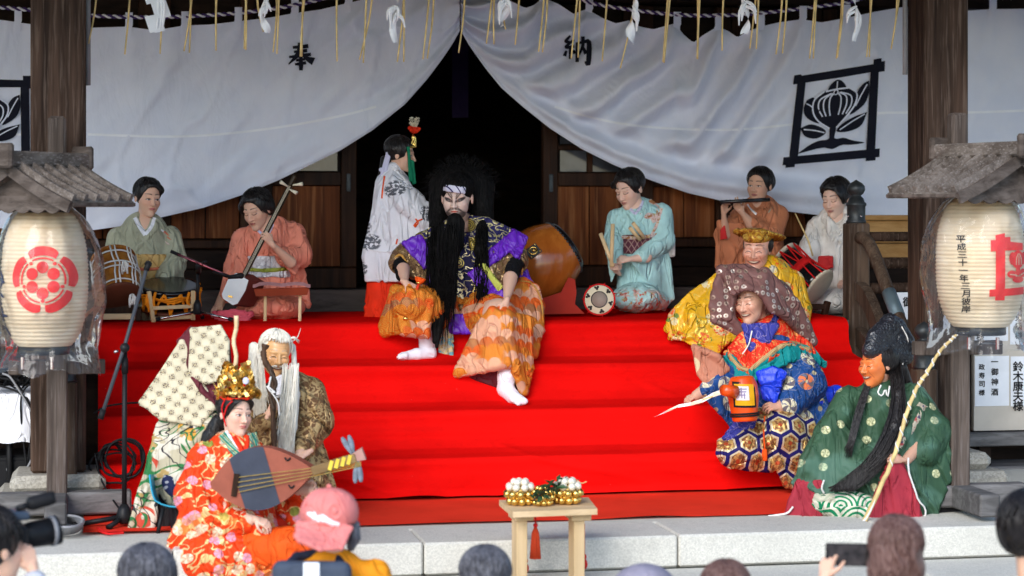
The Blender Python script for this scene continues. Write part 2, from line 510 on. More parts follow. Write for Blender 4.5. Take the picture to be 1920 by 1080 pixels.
def comps(v, f):
    """masks of the separate pieces of a surface (tiny ones go with the largest)"""
    n = len(v); lab = np.arange(n); e = np.concatenate([f[:, [0, 1]], f[:, [1, 2]], f[:, [2, 3]], f[:, [3, 0]]])
    while True:
        m = np.minimum(lab[e[:, 0]], lab[e[:, 1]]); new = lab.copy()
        np.minimum.at(new, e[:, 0], m); np.minimum.at(new, e[:, 1], m); np.minimum.at(new, lab[e[:, 0]], m); np.minimum.at(new, lab[e[:, 1]], m)
        while True:
            j = new[new]
            if (j == new).all(): break
            new = j
        if (new == lab).all(): break
        lab = new
    u, c = np.unique(lab, return_counts=True)
    if len(u) == 1: return [None]
    big = u[c > max(60, .02 * n)]
    if len(big) < 2: return [None]
    main = u[c.argmax()]; lab[~np.isin(lab, big)] = main
    return [lab == b for b in big]

class Fig:
    """one figure or soft thing at distance Y0"""
    def __init__(s, Y0, root=None, cx=0.0): s.Y0, s.s, s.root, s.cx = Y0, Y0 / FPX, root, cx
    def w(s, p):
        return W(p[0], p[1], s.Y0 + (p[2] if len(p) > 2 else 0.0) * s.s)
    def wa(s, v):   # array of (x, depth, up)
        Y = s.Y0 + v[:, 1] * s.s
        return np.stack([(v[:, 0] - 960) * Y / FPX, Y, CAMZ - (-v[:, 2] - HOR) * Y / FPX], 1)
    def soft(s, name, S, mat, smooth=1, parent=None, colf=None):
        v, f = S.mesh(smooth)
        parts = comps(v, f) if colf is None else [None]
        u = (v[:, 0] + 0.35 * v[:, 1]) * s.s
        uv = np.stack([u, v[:, 2] * s.s + 0.25 * v[:, 1] * s.s], 1)
        col = colf(v) if colf else None
        if s.flip(v, f): f = f[:, ::-1]
        P = s.wa(v)
        if len(parts) < 2: return mesh_obj(name, P, f, mat, parent or s.root, True, uv=uv, col=col)
        first = None
        for m in parts:
            idx = np.cumsum(m) - 1; ff = f[m[f[:, 0]]]
            o = mesh_obj(name, P[m], idx[ff], mat, parent or s.root, True, uv=uv[m]); first = first or o
        return first
    @staticmethod
    def flip(v, f):
        a, b, c = v[f[:, 0]], v[f[:, 1]], v[f[:, 2]]
        return float((np.cross(a, b) * c).sum()) < 0
    def band(s, name, S, line, width, mat, off=1.5, lift=1.6, n=24, parent=None, m=5, uvs=True):
        """a strip of cloth lying on the front of soft solid S along a line of (px, py)"""
        L = np.array(spline(line, n)); wd = width if hasattr(width, '__len__') else [width] * n
        wd = np.interp(np.linspace(0, 1, n), np.linspace(0, 1, len(wd)), wd)
        T = np.gradient(L, axis=0); T /= np.maximum(np.linalg.norm(T, axis=1), 1e-6)[:, None]; Nn = np.stack([-T[:, 1], T[:, 0]], 1)
        D = np.zeros((n, m)); PX = np.zeros((n, m, 2)); ts = np.linspace(-1, 1, m)
        for i in range(n):
            for j, t in enumerate(ts):
                p = L[i] + Nn[i] * t * wd[i] / 2; PX[i, j] = p; D[i, j] = S.front(p[0], p[1])
        for _ in range(2):
            E = np.pad(D, 1, mode='edge'); D = (E[1:-1, 1:-1] * 2 + E[:-2, 1:-1] + E[2:, 1:-1] + E[1:-1, :-2] + E[1:-1, 2:]) / 6
        P = np.zeros((n, m, 3)); uv = np.zeros((n, m, 2)); acc = 0
        for i in range(n):
            if i: acc += np.linalg.norm(L[i] - L[i - 1])
            for j, t in enumerate(ts):
                d = D[i, j] - off - lift * (1 - abs(t) ** 3) + (2.0 if abs(t) == 1 else 0)
                P[i, j] = s.w((PX[i, j, 0], PX[i, j, 1], d)); uv[i, j] = (t * wd[i] / 2 * s.s, acc * s.s)
        return grid_obj(name, P, mat, parent or s.root, True, uv)
    def tube(s, name, pts, r, mat, n=8, parent=None, samples=0):
        """pts (px, py, d); r in px"""
        if samples: pts = spline([list(p) + [0] * (3 - len(p)) for p in pts], samples)
        if hasattr(r, '__len__') and samples: r = np.interp(np.linspace(0, 1, samples), np.linspace(0, 1, len(r)), r)
        rr = [q * s.s for q in r] if hasattr(r, '__len__') else r * s.s
        return MB().tube([s.w(p) for p in pts], rr, n).build(name, mat, parent or s.root, True)
    def tubes(s, name, lst, mat, n=6, parent=None, samples=12):
        if 1 < len(lst) <= 8:
            return [s.tubes(name, [q], mat, n, parent, samples) for q in lst][0]
        b = MB()
        for pts, r in lst:
            p = spline([list(q) + [0] * (3 - len(q)) for q in pts], samples)
            rr = np.interp(np.linspace(0, 1, samples), np.linspace(0, 1, len(r)), r) * s.s
            b.tube([s.w(q) for q in p], list(rr), n)
        o = b.build(name, mat, parent or s.root, True)
        if len(lst) > 8: o['kind'] = 'stuff'
        return o

def rotm(yaw=0, pitch=0, roll=0):
    """axes: x right, y away, z up; yaw + turns the face to the picture's right, pitch + looks down, roll + tilts to the right"""
    y, p, r = R(yaw), R(pitch), R(roll)
    Rz = np.array([[math.cos(y), -math.sin(y), 0], [math.sin(y), math.cos(y), 0], [0, 0, 1]])
    Rx = np.array([[1, 0, 0], [0, math.cos(p), -math.sin(p)], [0, math.sin(p), math.cos(p)]])
    Ry = np.array([[math.cos(r), 0, math.sin(r)], [0, 1, 0], [-math.sin(r), 0, math.cos(r)]])
    return Rz @ Rx @ Ry
# ------------------------------------------------------------------ materials of the place
M = {}
M['post'] = wood('weathered_post', (0.022, 0.013, 0.009), (0.085, 0.050, 0.034), 2, 0.8, 0.75, (0.15, 0.105, 0.08))
M['post2'] = wood('grey_weathered_wood', (0.05, 0.037, 0.03), (0.135, 0.105, 0.088), 2, 1.0, 0.8, (0.18, 0.15, 0.135))
M['greybeam'] = wood('grey_beam_wood', (0.1, 0.095, 0.092), (0.22, 0.21, 0.205), 0, 1.0, 0.85)
M['brown'] = wood('brown_door_wood', (0.020, 0.009, 0.005), (0.055, 0.023, 0.011), 2, 1.0, 0.55)
M['panel'] = wood('door_panel_wood', (0.075, 0.020, 0.006), (0.27, 0.082, 0.022), 2, 0.55, 0.6, (0.34, 0.14, 0.05))
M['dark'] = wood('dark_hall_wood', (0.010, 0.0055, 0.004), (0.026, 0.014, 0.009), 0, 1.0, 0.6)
M['sill'] = wood('grey_sill_wood', (0.075, 0.058, 0.05), (0.15, 0.12, 0.105), 0, 0.8, 0.7)
M['rail'] = wood('stair_rail_wood', (0.045, 0.028, 0.019), (0.125, 0.082, 0.055), 2, 1.0, 0.7, (0.15, 0.12, 0.10))
M['pale'] = wood('pale_new_wood', (0.62, 0.43, 0.23), (0.78, 0.58, 0.35), 0, 0.7, 0.6)
M['palez'] = wood('pale_leg_wood', (0.62, 0.43, 0.22), (0.78, 0.57, 0.33), 2, 0.7, 0.6)
M['boxwood'] = wood('orange_box_wood', (0.36, 0.18, 0.055), (0.56, 0.32, 0.12), 0, 0.8, 0.6)
M['roofw'] = wood('lantern_roof_wood', (0.095, 0.075, 0.062), (0.235, 0.20, 0.175), 1, 1.0, 0.85, (0.32, 0.285, 0.265))
M['roofx'] = wood('lantern_gable_wood', (0.06, 0.046, 0.038), (0.16, 0.13, 0.112), 0, 1.0, 0.85)
M['bronze'] = plain('dark_bronze', (0.055, 0.06, 0.062), 0.45, 0.6, 0.25, 20, 0.1)
M['black'] = plain('black_metal', (0.012, 0.012, 0.013), 0.4)
M['rubber'] = plain('black_rubber', (0.01, 0.01, 0.011), 0.6)
M['chrome'] = plain('bare_steel', (0.55, 0.5, 0.5), 0.22, 1.0, 0.05)
M['grey'] = plain('grey_plastic', (0.25, 0.25, 0.26), 0.5)
M['cord'] = cloth('white_cord', (0.72, 0.70, 0.66))
M['straw'] = plain('rice_straw', (0.62, 0.46, 0.20), 0.6, 0, 0.25, 14)
M['paper'] = plain('white_paper', (0.83, 0.84, 0.86), 0.8, 0, 0.04)
M['ink'] = plain('black_ink', (0.012, 0.011, 0.012), 0.6)
M['seam'] = plain('pale_seam', (0.86, 0.88, 0.94), 0.9, 0, 0.05)

def stone(name, c, speck=0.35, sc=140.0, stain=None):
    m = Mat(name, 0.9, 0, 0.1)
    d, r, _ = m.voro(sc); big = m.noise(1.6, None, 4.0)
    q = m.mix(r, tuple(a * (1 - speck) for a in c), tuple(min(1, a * (1 + speck * 0.5)) for a in c))
    q = m.mix(big.step(0.35, 0.72) * 0.4, q, stain or tuple(a * 0.72 for a in c))
    q = m.mix(m.noise(14.0, None, 4).step(0.52, 0.75) * 0.3, q, tuple(a * 0.6 for a in c))
    m.color(q); m.bump(r * 0.4 + m.noise(60.0) * 0.6, 0.25, 0.006)
    return m.mat
M['granite'] = stone('pale_granite', (0.63, 0.605, 0.53), 0.2, 210)
M['slab'] = stone('smooth_paving', (0.60, 0.575, 0.50), 0.1, 220, (0.52, 0.48, 0.39))
M['basestone'] = stone('old_base_stone', (0.40, 0.37, 0.31), 0.3, 130, (0.23, 0.21, 0.17))
M['ground'] = stone('plaza_ground', (0.43, 0.42, 0.40), 0.3, 60)

# ------------------------------------------------------------------ ground and stone platform
tag(MB().box((0, 60, -0.55), (400, 400, 0.2)).build('ground', M['ground']), kind='structure')
plat = thing('stone_platform', None, None, B(0, -1.4, 0)); tag(plat, kind='structure')
MB().bbox(-4.5, 4.5, -1.98, 3.2, -0.46, -0.006).build('core', M['slab'], plat)
# paving slabs of the platform top, long joints running towards the hall
rs = random.Random(3)
us = [-4.4, -3.1, -2.42, -1.3, -0.2, 0.95, 2.05, 3.1, 4.4]
for i in range(len(us) - 1):
    MB().bbox(us[i] + 0.003, us[i + 1] - 0.003, -1.66, 2.6, -0.1, rs.uniform(-0.002, 0.002), 0.004).build('slab', M['slab'], plat)
ks = [-4.4, -2.55, -1.72, -0.75, 0.28, 1.16, 2.02, 3.2, 4.4]
for i in range(len(ks) - 1):
    MB().bbox(ks[i] + 0.003, ks[i + 1] - 0.003, -2.05, -1.665, -0.125, rs.uniform(0.001, 0.005), 0.008).build('kerb_stone', M['granite'], plat)
# one lower step in front
for i in range(len(us) - 1):
    MB().bbox(us[i] + 0.25, us[i + 1] + 0.244, -2.5, -2.06, -0.27, -0.128 + rs.uniform(0, 0.003), 0.008).build('step_stone', M['granite'], plat)
    MB().bbox(us[i] + 0.02, us[i + 1] + 0.014, -2.95, -2.51, -0.44, -0.272 + rs.uniform(0, 0.003), 0.008).build('step_stone', M['granite'], plat)

# ------------------------------------------------------------------ the hall
hall = thing('shrine_hall', 'dark timber shrine hall with open black doorway, panelled doors and square porch pillars', 'building', B(0, 1.4, 0))
def hb(name, u0, u1, v0, v1, z0, z1, mat, ch=0.0, parent=None):
    return MB().bbox(u0, u1, v0, v1, z0, z1, ch).build(name, mat, parent or hall)
FZ = 0.742
VW = 1.35                               # front of the door wall
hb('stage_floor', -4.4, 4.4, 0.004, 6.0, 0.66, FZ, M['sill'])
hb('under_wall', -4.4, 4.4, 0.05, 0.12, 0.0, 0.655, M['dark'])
def uat(px, v):
    return UV_(PV(px, 500, v))[0]
UL, UR = uat(668, VW), uat(1017, VW)    # the doorway
# sill boards
hb('sill', -4.4, 4.4, VW - 0.1, VW + 0.25, FZ + 0.002, FZ + 0.125, M['sill'], 0.006)
# low board courses beneath the panels
for (a, b) in ((-4.4, UL - 0.548), (UR + 0.548, 4.4)):
    for k in range(2):
        hb('board', a, b, VW + 0.01 + 0.006 * (k % 2), VW + 0.05, FZ + 0.128 + k * 0.11, FZ + 0.235 + k * 0.11, M['dark'], 0.004)
    hb('rail', a, b, VW - 0.03, VW + 0.06, FZ + 0.35, FZ + 0.397, M['brown'], 0.005)
def door(u0, u1, tone='panel', handle=0, n=2):
    """a sliding door: stiles, a plank panel, a rail and small panes above"""
    ZP0 = FZ + (0.245 if handle else 0.40); ZP1, ZT = FZ + 0.69, FZ + 0.765
    if handle: MB().bbox(u0, u1, VW - 0.016, VW + 0.045, FZ + 0.13, ZP0 - 0.003, 0.005).build('rail', M['brown'], hall)
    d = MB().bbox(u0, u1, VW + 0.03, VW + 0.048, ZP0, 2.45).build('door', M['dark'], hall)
    sw = 0.085
    for (a, b) in ((u0, u0 + sw), (u1 - sw, u1)):
        MB().bbox(a, b, VW - 0.02, VW + 0.045, ZP0, 2.45, 0.005).build('stile', M['brown'], d)
    w = (u1 - u0 - 2 * sw) / n
    for k in range(n):
        a = u0 + sw + k * w
        MB().bbox(a + 0.003, a + w - 0.003, VW + 0.012 + 0.004 * (k % 2), VW + 0.028, ZP0 + 0.004, ZP1, 0.003).build('plank', M[tone], d)
    MB().bbox(u0 + sw, u1 - sw, VW - 0.012, VW + 0.028, ZP1 + 0.002, ZT, 0.004).build('rail', M['brown'], d)
    # panes with muntins
    for r in range(3):
        z0 = ZT + 0.004 + r * 0.155
        MB().bbox(u0 + sw, u1 - sw, VW - 0.01, VW + 0.027, z0 + 0.125, z0 + 0.15, 0.002).build('muntin', M['brown'], d)
        for k in range(n):
            a = u0 + sw + k * w
            MB().bbox(a + 0.018, a + w - 0.018, VW + 0.012, VW + 0.018, z0 + 0.004, z0 + 0.122).build('pane', M['pane'], d)
    for k in range(1, n):
        a = u0 + sw + k * w
        MB().bbox(a - 0.014, a + 0.014, VW - 0.006, VW + 0.026, ZT + 0.004, ZT + 0.45, 0.002).build('muntin', M['brown'], d)
    if handle:
        c = (u0 + 0.045) if handle < 0 else (u1 - 0.045)
        MB().bbox(c - 0.012, c + 0.012, VW - 0.026, VW - 0.0205, 1.40, 1.50, 0.003).build('handle', M['bronze'], d)
    return d
pm = Mat('old_window_glass', 0.12, 0, 0.6); pm.color(pm.mix(pm.noise(6.0).step(0.3, 0.7), (0.035, 0.04, 0.05), (0.07, 0.08, 0.1))); M['pane'] = pm.mat
door(UR, UR + 0.545, handle=-1); door(UR + 0.55, UR + 1.09); door(UR + 1.095, UR + 1.63); door(UR + 1.635, UR + 2.3)
door(UL - 0.545, UL, handle=1, n=1); door(UL - 1.09, UL - 0.55, n=2); door(UL - 1.64, UL - 1.095); door(UL - 2.2, UL - 1.645)
# beams over the doorway, hall box behind
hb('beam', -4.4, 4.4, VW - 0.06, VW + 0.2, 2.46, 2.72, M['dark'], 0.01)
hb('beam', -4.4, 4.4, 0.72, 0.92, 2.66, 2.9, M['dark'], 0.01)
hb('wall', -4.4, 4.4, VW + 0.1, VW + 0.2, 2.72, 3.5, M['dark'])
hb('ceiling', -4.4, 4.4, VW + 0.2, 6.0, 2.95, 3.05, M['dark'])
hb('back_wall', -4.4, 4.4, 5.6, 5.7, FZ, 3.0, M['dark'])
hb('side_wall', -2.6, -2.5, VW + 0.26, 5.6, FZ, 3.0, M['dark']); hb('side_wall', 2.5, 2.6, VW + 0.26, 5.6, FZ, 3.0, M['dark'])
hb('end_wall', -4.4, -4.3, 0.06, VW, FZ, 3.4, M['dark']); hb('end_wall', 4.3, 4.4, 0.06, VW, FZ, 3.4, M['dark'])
# porch roof with rafters
zr0, zr1 = 2.74, 3.35
bm = MB()
bm.hexa([B(-5, -2.7, zr0), B(5, -2.7, zr0), B(5, 2.2, zr1 + 0.3), B(-5, 2.2, zr1 + 0.3), B(-5, -2.7, zr0 + 0.1), B(5, -2.7, zr0 + 0.1), B(5, 2.2, zr1 + 0.4), B(-5, 2.2, zr1 + 0.4)])
bm.build('roof', M['dark'], hall)
for i in range(40):
    u = -4.85 + i * 0.25
    MB().bar(B(u, -2.65, zr0 - 0.035), B(u, 1.3, zr0 + 0.67), 0.06, 0.07).build('rafter', M['post'], hall)
# a purple cloth strip deep in the doorway
MB().box(PV(863, 140, 2.4), (0.1, 0.012, 0.52)).build('hanging_cloth', cloth('purple_hanging', (0.03, 0.02, 0.07)), hall)
# porch pillars on stepped stones
def pillar(px, v, w):
    u = UV_(PV(px, 600, v))[0]
    p = MB().bbox(u - w / 2, u + w / 2, v - w / 2, v + w / 2, 0.166, 2.95, 0.012).build('pillar', M['post'], hall)
    for (e, z0, z1) in ((0.085, 0.085, 0.164), (0.15, 0.004, 0.084)):
        MB().bbox(u - w / 2 - e, u + w / 2 + e, v - w / 2 - e, v + w / 2 + e, z0, z1, 0.028).build('base_stone', M['basestone'], hall)
    return p
pillar(110, -0.75, 0.235); pillar(1758, -0.72, 0.222)
hb('porch_beam', -4.4, 4.4, -0.83, -0.67, 2.5, 2.74, M['dark'], 0.01)
# thin pale pipes beside the pillars
for (px, py1) in ((165, 160), (1697, 140)):
    p = PV(px, 80, -0.68)
    MB().tube([Vector((p.x, p.y, 2.5)), Vector((p.x, p.y, PV(px, py1, -0.68).z))], 0.012, 8).build('conduit', M['greypipe'] if 'greypipe' in M else M['grey'], hall, True)

# ------------------------------------------------------------------ red carpet over the stair, mat on the platform
def carpet_mat(name, c, bumpy):
    m = Mat(name, 1.0, 0, 0.0)
    n = m.noise(3.0, None, 4.0)
    q_ = m.mix(n.step(0.3, 0.7), tuple(q * 0.86 for q in c), c)
    q_ = m.mix(m.noise(22.0, None, 5.0, .65).step(.56, .72) * .22, q_, tuple(q * 0.6 for q in c)); d_, r_, _ = m.voro(38.0)
    q_ = m.mix((1 - d_.step(.02, .05)) * r_.lt(.05), q_, (.55, .4, .36)); m.color(q_)
    m.bump(m.noise(400.0, detail=1.0), bumpy, 0.003)
    return m.mat
M['carpet'] = carpet_mat('red_felt', (0.74, 0.006, 0.005), 0.2)
M['mat'] = carpet_mat('dull_red_felt', (0.80, 0.045, 0.022), 0.35)
prof = [(1.1, 0.756), (0.5, 0.756), (0.03, 0.757)]
for k in range(4):
    z = 0.752 - 0.1875 * k; v = -0.27 * k
    prof += [(v - 0.010, z - 0.002), (v - 0.022, z - 0.022), (v - 0.026, z - 0.08)]
    if k < 3: prof += [(v - 0.050, z - 0.125), (v - 0.10, z - 0.166), (v - 0.18, z - 0.181)]
    else: prof += [(v - 0.012, z - 0.15), (v - 0.03, 0.016)]
def along(pr, n):
    P = np.array(pr); d = np.r_[0, np.cumsum(np.linalg.norm(np.diff(P, axis=0), axis=1))]
    t = np.linspace(0, d[-1], n); return np.stack([np.interp(t, d, P[:, 0]), np.interp(t, d, P[:, 1])], 1)
A = along(prof, 230); NU = 260
us_ = np.linspace(-2.0, 1.72, NU); P = np.zeros((230, NU, 3))
for i in range(230):
    q = np.stack([us_ * 1.1, np.full(NU, A[i, 1] * 7.0), np.full(NU, 2.3)], 1)
    n1 = vnoise(q) * 0.016 + vnoise(q * np.array([3.1, 2.0, 1]) + 9) * 0.007
    q2 = np.stack([us_ * 0.8 + A[i, 1] * 2.0, np.full(NU, A[i, 1] * 16.0), np.full(NU, 7.7)], 1)
    n2 = (1 - 2 * np.abs(vnoise(q2))) * 0.010
    q3 = np.stack([us_ * 2.2 + A[i, 1] * 5, A[i, 1] * 9 + us_ * 1.5, np.full(NU, 3.3)], 1); n2 = n2 + np.exp(-(vnoise(q3) / .09) ** 2) * 0.009 * (np.clip(vnoise(q * .9 + 4), 0, 1) + (0.6 if A[i, 1] < .22 else 0))
    out = n1 + n2 if A[i, 1] < 0.74 else n1 * 0.25
    low = max(0.0, 1 - A[i, 1] / 0.12)
    rip = np.sin(us_ * 7 + 2.5 * vnoise(np.stack([us_ * 1.3, us_ * 0, us_ * 0 + 4.0], 1))) * 0.02 * low
    for j in range(NU):
        P[i, j] = B(us_[j], A[i, 0] - out[j] - rip[j] - 0.012, A[i, 1] + 0.25 * abs(out[j]) + (max(0, rip[j]) * 0.6 if low else 0))
tag(grid_obj('red_carpet', P, M['carpet']), 'bright red carpet draped down over the broad stair and stage edge', 'carpet')
us2 = np.linspace(-2.06, 1.3, 140); vs2 = np.linspace(-0.7, -1.585, 40); P = np.zeros((40, 140, 3))
for i, v in enumerate(vs2):
    q = np.stack([us2 * 2.0, np.full(140, v * 4.0), np.full(140, 1.1)], 1); h = 0.006 + 0.004 * np.abs(vnoise(q)) + (0.010 * np.clip(vnoise(q * 1.7 + 3), 0, 1) if i > 36 else 0)
    for j in range(140): P[i, j] = B(us2[j], v, h[j])
tag(grid_obj('red_mat', P, M['mat']), 'dull red mat laid flat on the stone below the carpeted stair', 'mat')

# ------------------------------------------------------------------ stair railings
def railing(name, label, u, full, v0=0.05):
    t = thing(name, label, 'railing', B(u, v0, 0.7))
    MB().bbox(u - 0.055, u + 0.055, v0 - 0.055, v0 + 0.055, 0.0, 1.235, 0.008).build('post', M['rail'], t)
    o = B(u, v0, 1.235)
    prof = [(0.052, 0), (0.05, 0.012), (0.046, 0.018), (0.047, 0.085), (0.052, 0.09), (0.052, 0.1), (0.043, 0.108), (0.038, 0.125), (0.028, 0.135), (0.024, 0.14), (0.036, 0.15), (0.046, 0.168), (0.044, 0.188), (0.03, 0.204), (0.012, 0.214), (0.0, 0.222)]
    f = MB().lathe(prof, o, n=24).build('finial', M['bronze'], t, True)
    b = MB()
    for k in range(4):
        a = k * math.pi / 2 + 0.4
        b.sphere(o + Vector((math.cos(a) * 0.047, math.sin(a) * 0.047, 0.035)), 0.006, 8, 6)
    b.build('rivet', M['chrome'], f, True)
    # the curved handrail down the stair and the two lower rails
    vn = -0.86
    def slope(dz, r, nm, drop=0.0):
        p = [B(u, v0 - 0.02, 1.16 + dz), B(u, v0 - 0.13, 1.155 + dz), B(u, v0 - 0.26, 1.08 + dz), B(u, v0 - 0.5, 0.86 + dz), B(u, vn + 0.02, 0.52 + dz)]
        P_ = [Vector(q) for q in spline(p, 22)]
        MB().tube(P_, r, 10).build(nm, M['rail'], t, True)
        return P_
    pts = slope(0, 0.032, 'handrail')
    for dz in (-0.23, -0.46):
        b = MB(); ps = spline([B(u, v0 - 0.03, 1.13 + dz), B(u, v0 - 0.2, 1.06 + dz), B(u, v0 - 0.5, 0.78 + dz), B(u, vn + 0.03, 0.42 + dz)], 12)
        for i in range(11): b.bar(ps[i], Vector(ps[i + 1]) + (Vector(ps[i + 1]) - Vector(ps[i])) * 0.03, 0.05, 0.085)
        b.build('rail', M['rail'], t)
    if full:
        i = 15; m_ = MB(); m_.tube([pts[i], pts[i + 1], pts[i + 2]], 0.0355, 10); m_.build('metal_band', plain('verdigris_band', (0.12, 0.17, 0.2), 0.5, 0.3), t, True)
    MB().bbox(u - 0.05, u + 0.05, vn - 0.05, vn + 0.05, 0.005, 0.56, 0.008).build('newel', M['rail'], t)
    MB().lathe([(a * 1.0, h) for a, h in prof], B(u, vn, 0.56), n=24).build('finial', M['bronze'], t, True)
    return t
rr = railing('stair_railing', 'brown wooden stair railing with bronze onion finials on the right of the carpet', 1.80, True)
for dz, r in ((1.165, 0.026), (1.03, 0.03), (0.90, 0.03)):
    MB().tube([B(1.82, 0.06, dz), B(4.3, 0.06, dz)], r, 10).build('rail', M['post'], rr, True)
railing('stair_railing', 'dark stair railing half hidden behind the left pillar', -2.14, False)

# ------------------------------------------------------------------ pale wooden box behind the right railing
bx = thing('wooden_box', 'orange wooden box of stacked boards behind the right railing', 'box', B(2.05, 0.5, FZ))
ub, vb = UV_(PV(1672, 470, 0.55))[0], 0.55
zt, zb = PV(1672, 414, vb).z, PV(1672, 500, vb).z
for k in range(2):
    z1 = zt - k * (zt - zb) / 2
    MB().bbox(ub - 0.2, ub + 0.2, vb, vb + 0.3, z1 - (zt - zb) / 2 + 0.004, z1, 0.004).build('plank', M['boxwood'], bx)
MB().bbox(ub - 0.21, ub + 0.21, vb - 0.012, vb + 0.31, zt + 0.002, zt + 0.03, 0.004).build('lid', M['boxwood'], bx)
MB().bbox(ub - 0.19, ub + 0.19, vb + 0.01, vb + 0.29, FZ, zb + 0.002, 0.004).build('lower_case', M['dark'], bx)
# ------------------------------------------------------------------ the white curtain
VC = 1.16
def curtain_mat():
    m = Mat('white_cotton', 0.95, 0, 0.0)
    n = m.noise(5.0, None, 4.0)
    m.color(m.mix(n.step(0.3, 0.7), (0.73, 0.77, 0.90), (0.79, 0.82, 0.93)))
    m.bump(m.noise(6.0, m.scale(m.coord(), (1, 1, 0.4)), 5.0, 0.6, 0.8), 0.35, 0.03)
    m.bump(m.noise(900.0, detail=1.0), 0.1, 0.002)
    t = m.N.new('ShaderNodeBsdfTranslucent'); t.inputs['Color'].default_value = (0.7, 0.7, 0.75, 1)
    mx = m.N.new('ShaderNodeMixShader'); mx.inputs[0].default_value = 0.08
    out = m.N['Material Output']; m.L.new(m.P.outputs[0], mx.inputs[1]); m.L.new(t.outputs[0], mx.inputs[2]); m.L.new(mx.outputs[0], out.inputs['Surface'])
    return m.mat
M['curtain'] = curtain_mat()
M['dye'] = cloth('black_dye', (0.012, 0.013, 0.022), 0.85, 0.1, 0.1, 0.05)

class Curtain:
    def __init__(s, x0, x1, top, bot, disp, name, label, group=None, n=160, m=90):
        s.top, s.bot, s.disp = np.array(top, float), np.array(bot, float), disp
        s.root = thing(name, label, 'curtain', PV((x0 + x1) / 2, 200, VC), group)
        X = np.linspace(x0, x1, n); P = np.zeros((n, m, 3))
        for i, x in enumerate(X):
            yt, yb = s.ys(x)
            for j in range(m):
                P[i, j] = s.at(x, yt + (yb - yt) * j / (m - 1))
        grid_obj('cloth', P, M['curtain'], s.root)
    def ys(s, x):
        return np.interp(x, s.top[:, 0], s.top[:, 1]), np.interp(x, s.bot[:, 0], s.bot[:, 1])
    def at(s, x, y, off=0.0):
        yt, yb = s.ys(x); t = min(1.0, max(0.0, (y - yt) / max(yb - yt, 1)))
        return PV(x, y, VC - s.disp(x, y, t) - off)
    def ribbon(s, name, line, w, mat, n=60, off=0.006, parent=None):
        L = np.array(spline(line, n)); wd = w if hasattr(w, '__len__') else [w, w]
        wd = np.interp(np.linspace(0, 1, n), np.linspace(0, 1, len(wd)), wd)
        T = np.gradient(L, axis=0); T /= np.linalg.norm(T, axis=1)[:, None]; N_ = np.stack([-T[:, 1], T[:, 0]], 1)
        P = np.array([[s.at(*(L[i] + N_[i] * wd[i] * k), off=off + (0.001 if k == 0 else 0)) for k in (-0.5, 0, 0.5)] for i in range(n)])
        return grid_obj(name, P, mat, parent or s.root)
    def patch(s, name, poly, mat, off=0.006, parent=None, step=6.0):
        """flat dyed shape: outline resampled, filled with a fine grid so that it follows the cloth"""
        bm_ = bmesh.new(); Q = []
        n = len(poly)
        for i in range(n):
            a, b = np.array(poly[i], float), np.array(poly[(i + 1) % n], float)
            k = max(1, int(np.linalg.norm(b - a) / step))
            Q += [a + (b - a) * j / k for j in range(k)]
        vv = [bm_.verts.new((p[0], p[1], 0)) for p in Q]; n = len(vv)
        es = [bm_.edges.new((vv[i], vv[(i + 1) % n])) for i in range(n)]
        bmesh.ops.triangle_fill(bm_, use_beauty=True, edges=es)
        for _ in range(2):
            le = [e for e in bm_.edges if e.calc_length() > step * 2.2]
            if le: bmesh.ops.subdivide_edges(bm_, edges=le, cuts=1); bmesh.ops.triangulate(bm_, faces=bm_.faces[:])
        bm_.verts.index_update()
        v = [s.at(q.co.x, q.co.y, off) for q in bm_.verts]; f = [[w.index for w in g.verts] for g in bm_.faces]; bm_.free()
        return mesh_obj(name, v, f, mat, parent or s.root, True)

def sm(a, b, x):
    t = min(1.0, max(0.0, (x - a) / (b - a))); return t * t * (3 - 2 * t)
def n1(x, y, z=0.0): return float(vnoise(np.array([[x, y, z]]))[0])

def dispL(x, y, t):
    d = 0.0
    # bands running with the hem, deepest close to the tie
    k = sm(300, 840, x)
    d += 0.035 * math.exp(-((t - 0.9) / 0.1) ** 2) * (0.35 + 0.8 * k) - 0.02 * math.exp(-((t - 0.76) / 0.08) ** 2) * k
    d += 0.014 * math.exp(-((t - 0.985) / 0.03) ** 2)
    # creases falling from the loops
    for (x0, sl, w, a) in ((245, 0.10, 14, 0.014), (345, -0.12, 18, 0.013), (445, -0.35, 18, 0.013), (550, -0.7, 16, 0.012), (660, -1.1, 20, 0.016), (760, -1.4, 20, 0.016)):
        c = x0 + sl * (y - 40); d += a * math.exp(-((x - c) / (w + 0.14 * (y - 30))) ** 2) * math.exp(-max(0, y - 40) / 190)
    d += 0.020 * n1(x / 75, y / 110, 1.5) + 0.011 * n1((x + y) / 26, (y - x * 0.4) / 60, 3.1)
    d += 0.007 * n1(x / 13, y / 90, 7.7) * math.exp(-max(0, y - 40) / 120) + 0.011 * math.exp(-(n1(x / 70 + y / 300, y / 150, 9.9) / 0.07) ** 2)
    d += 0.05 * math.sin(math.pi * t) * 0.5
    return d
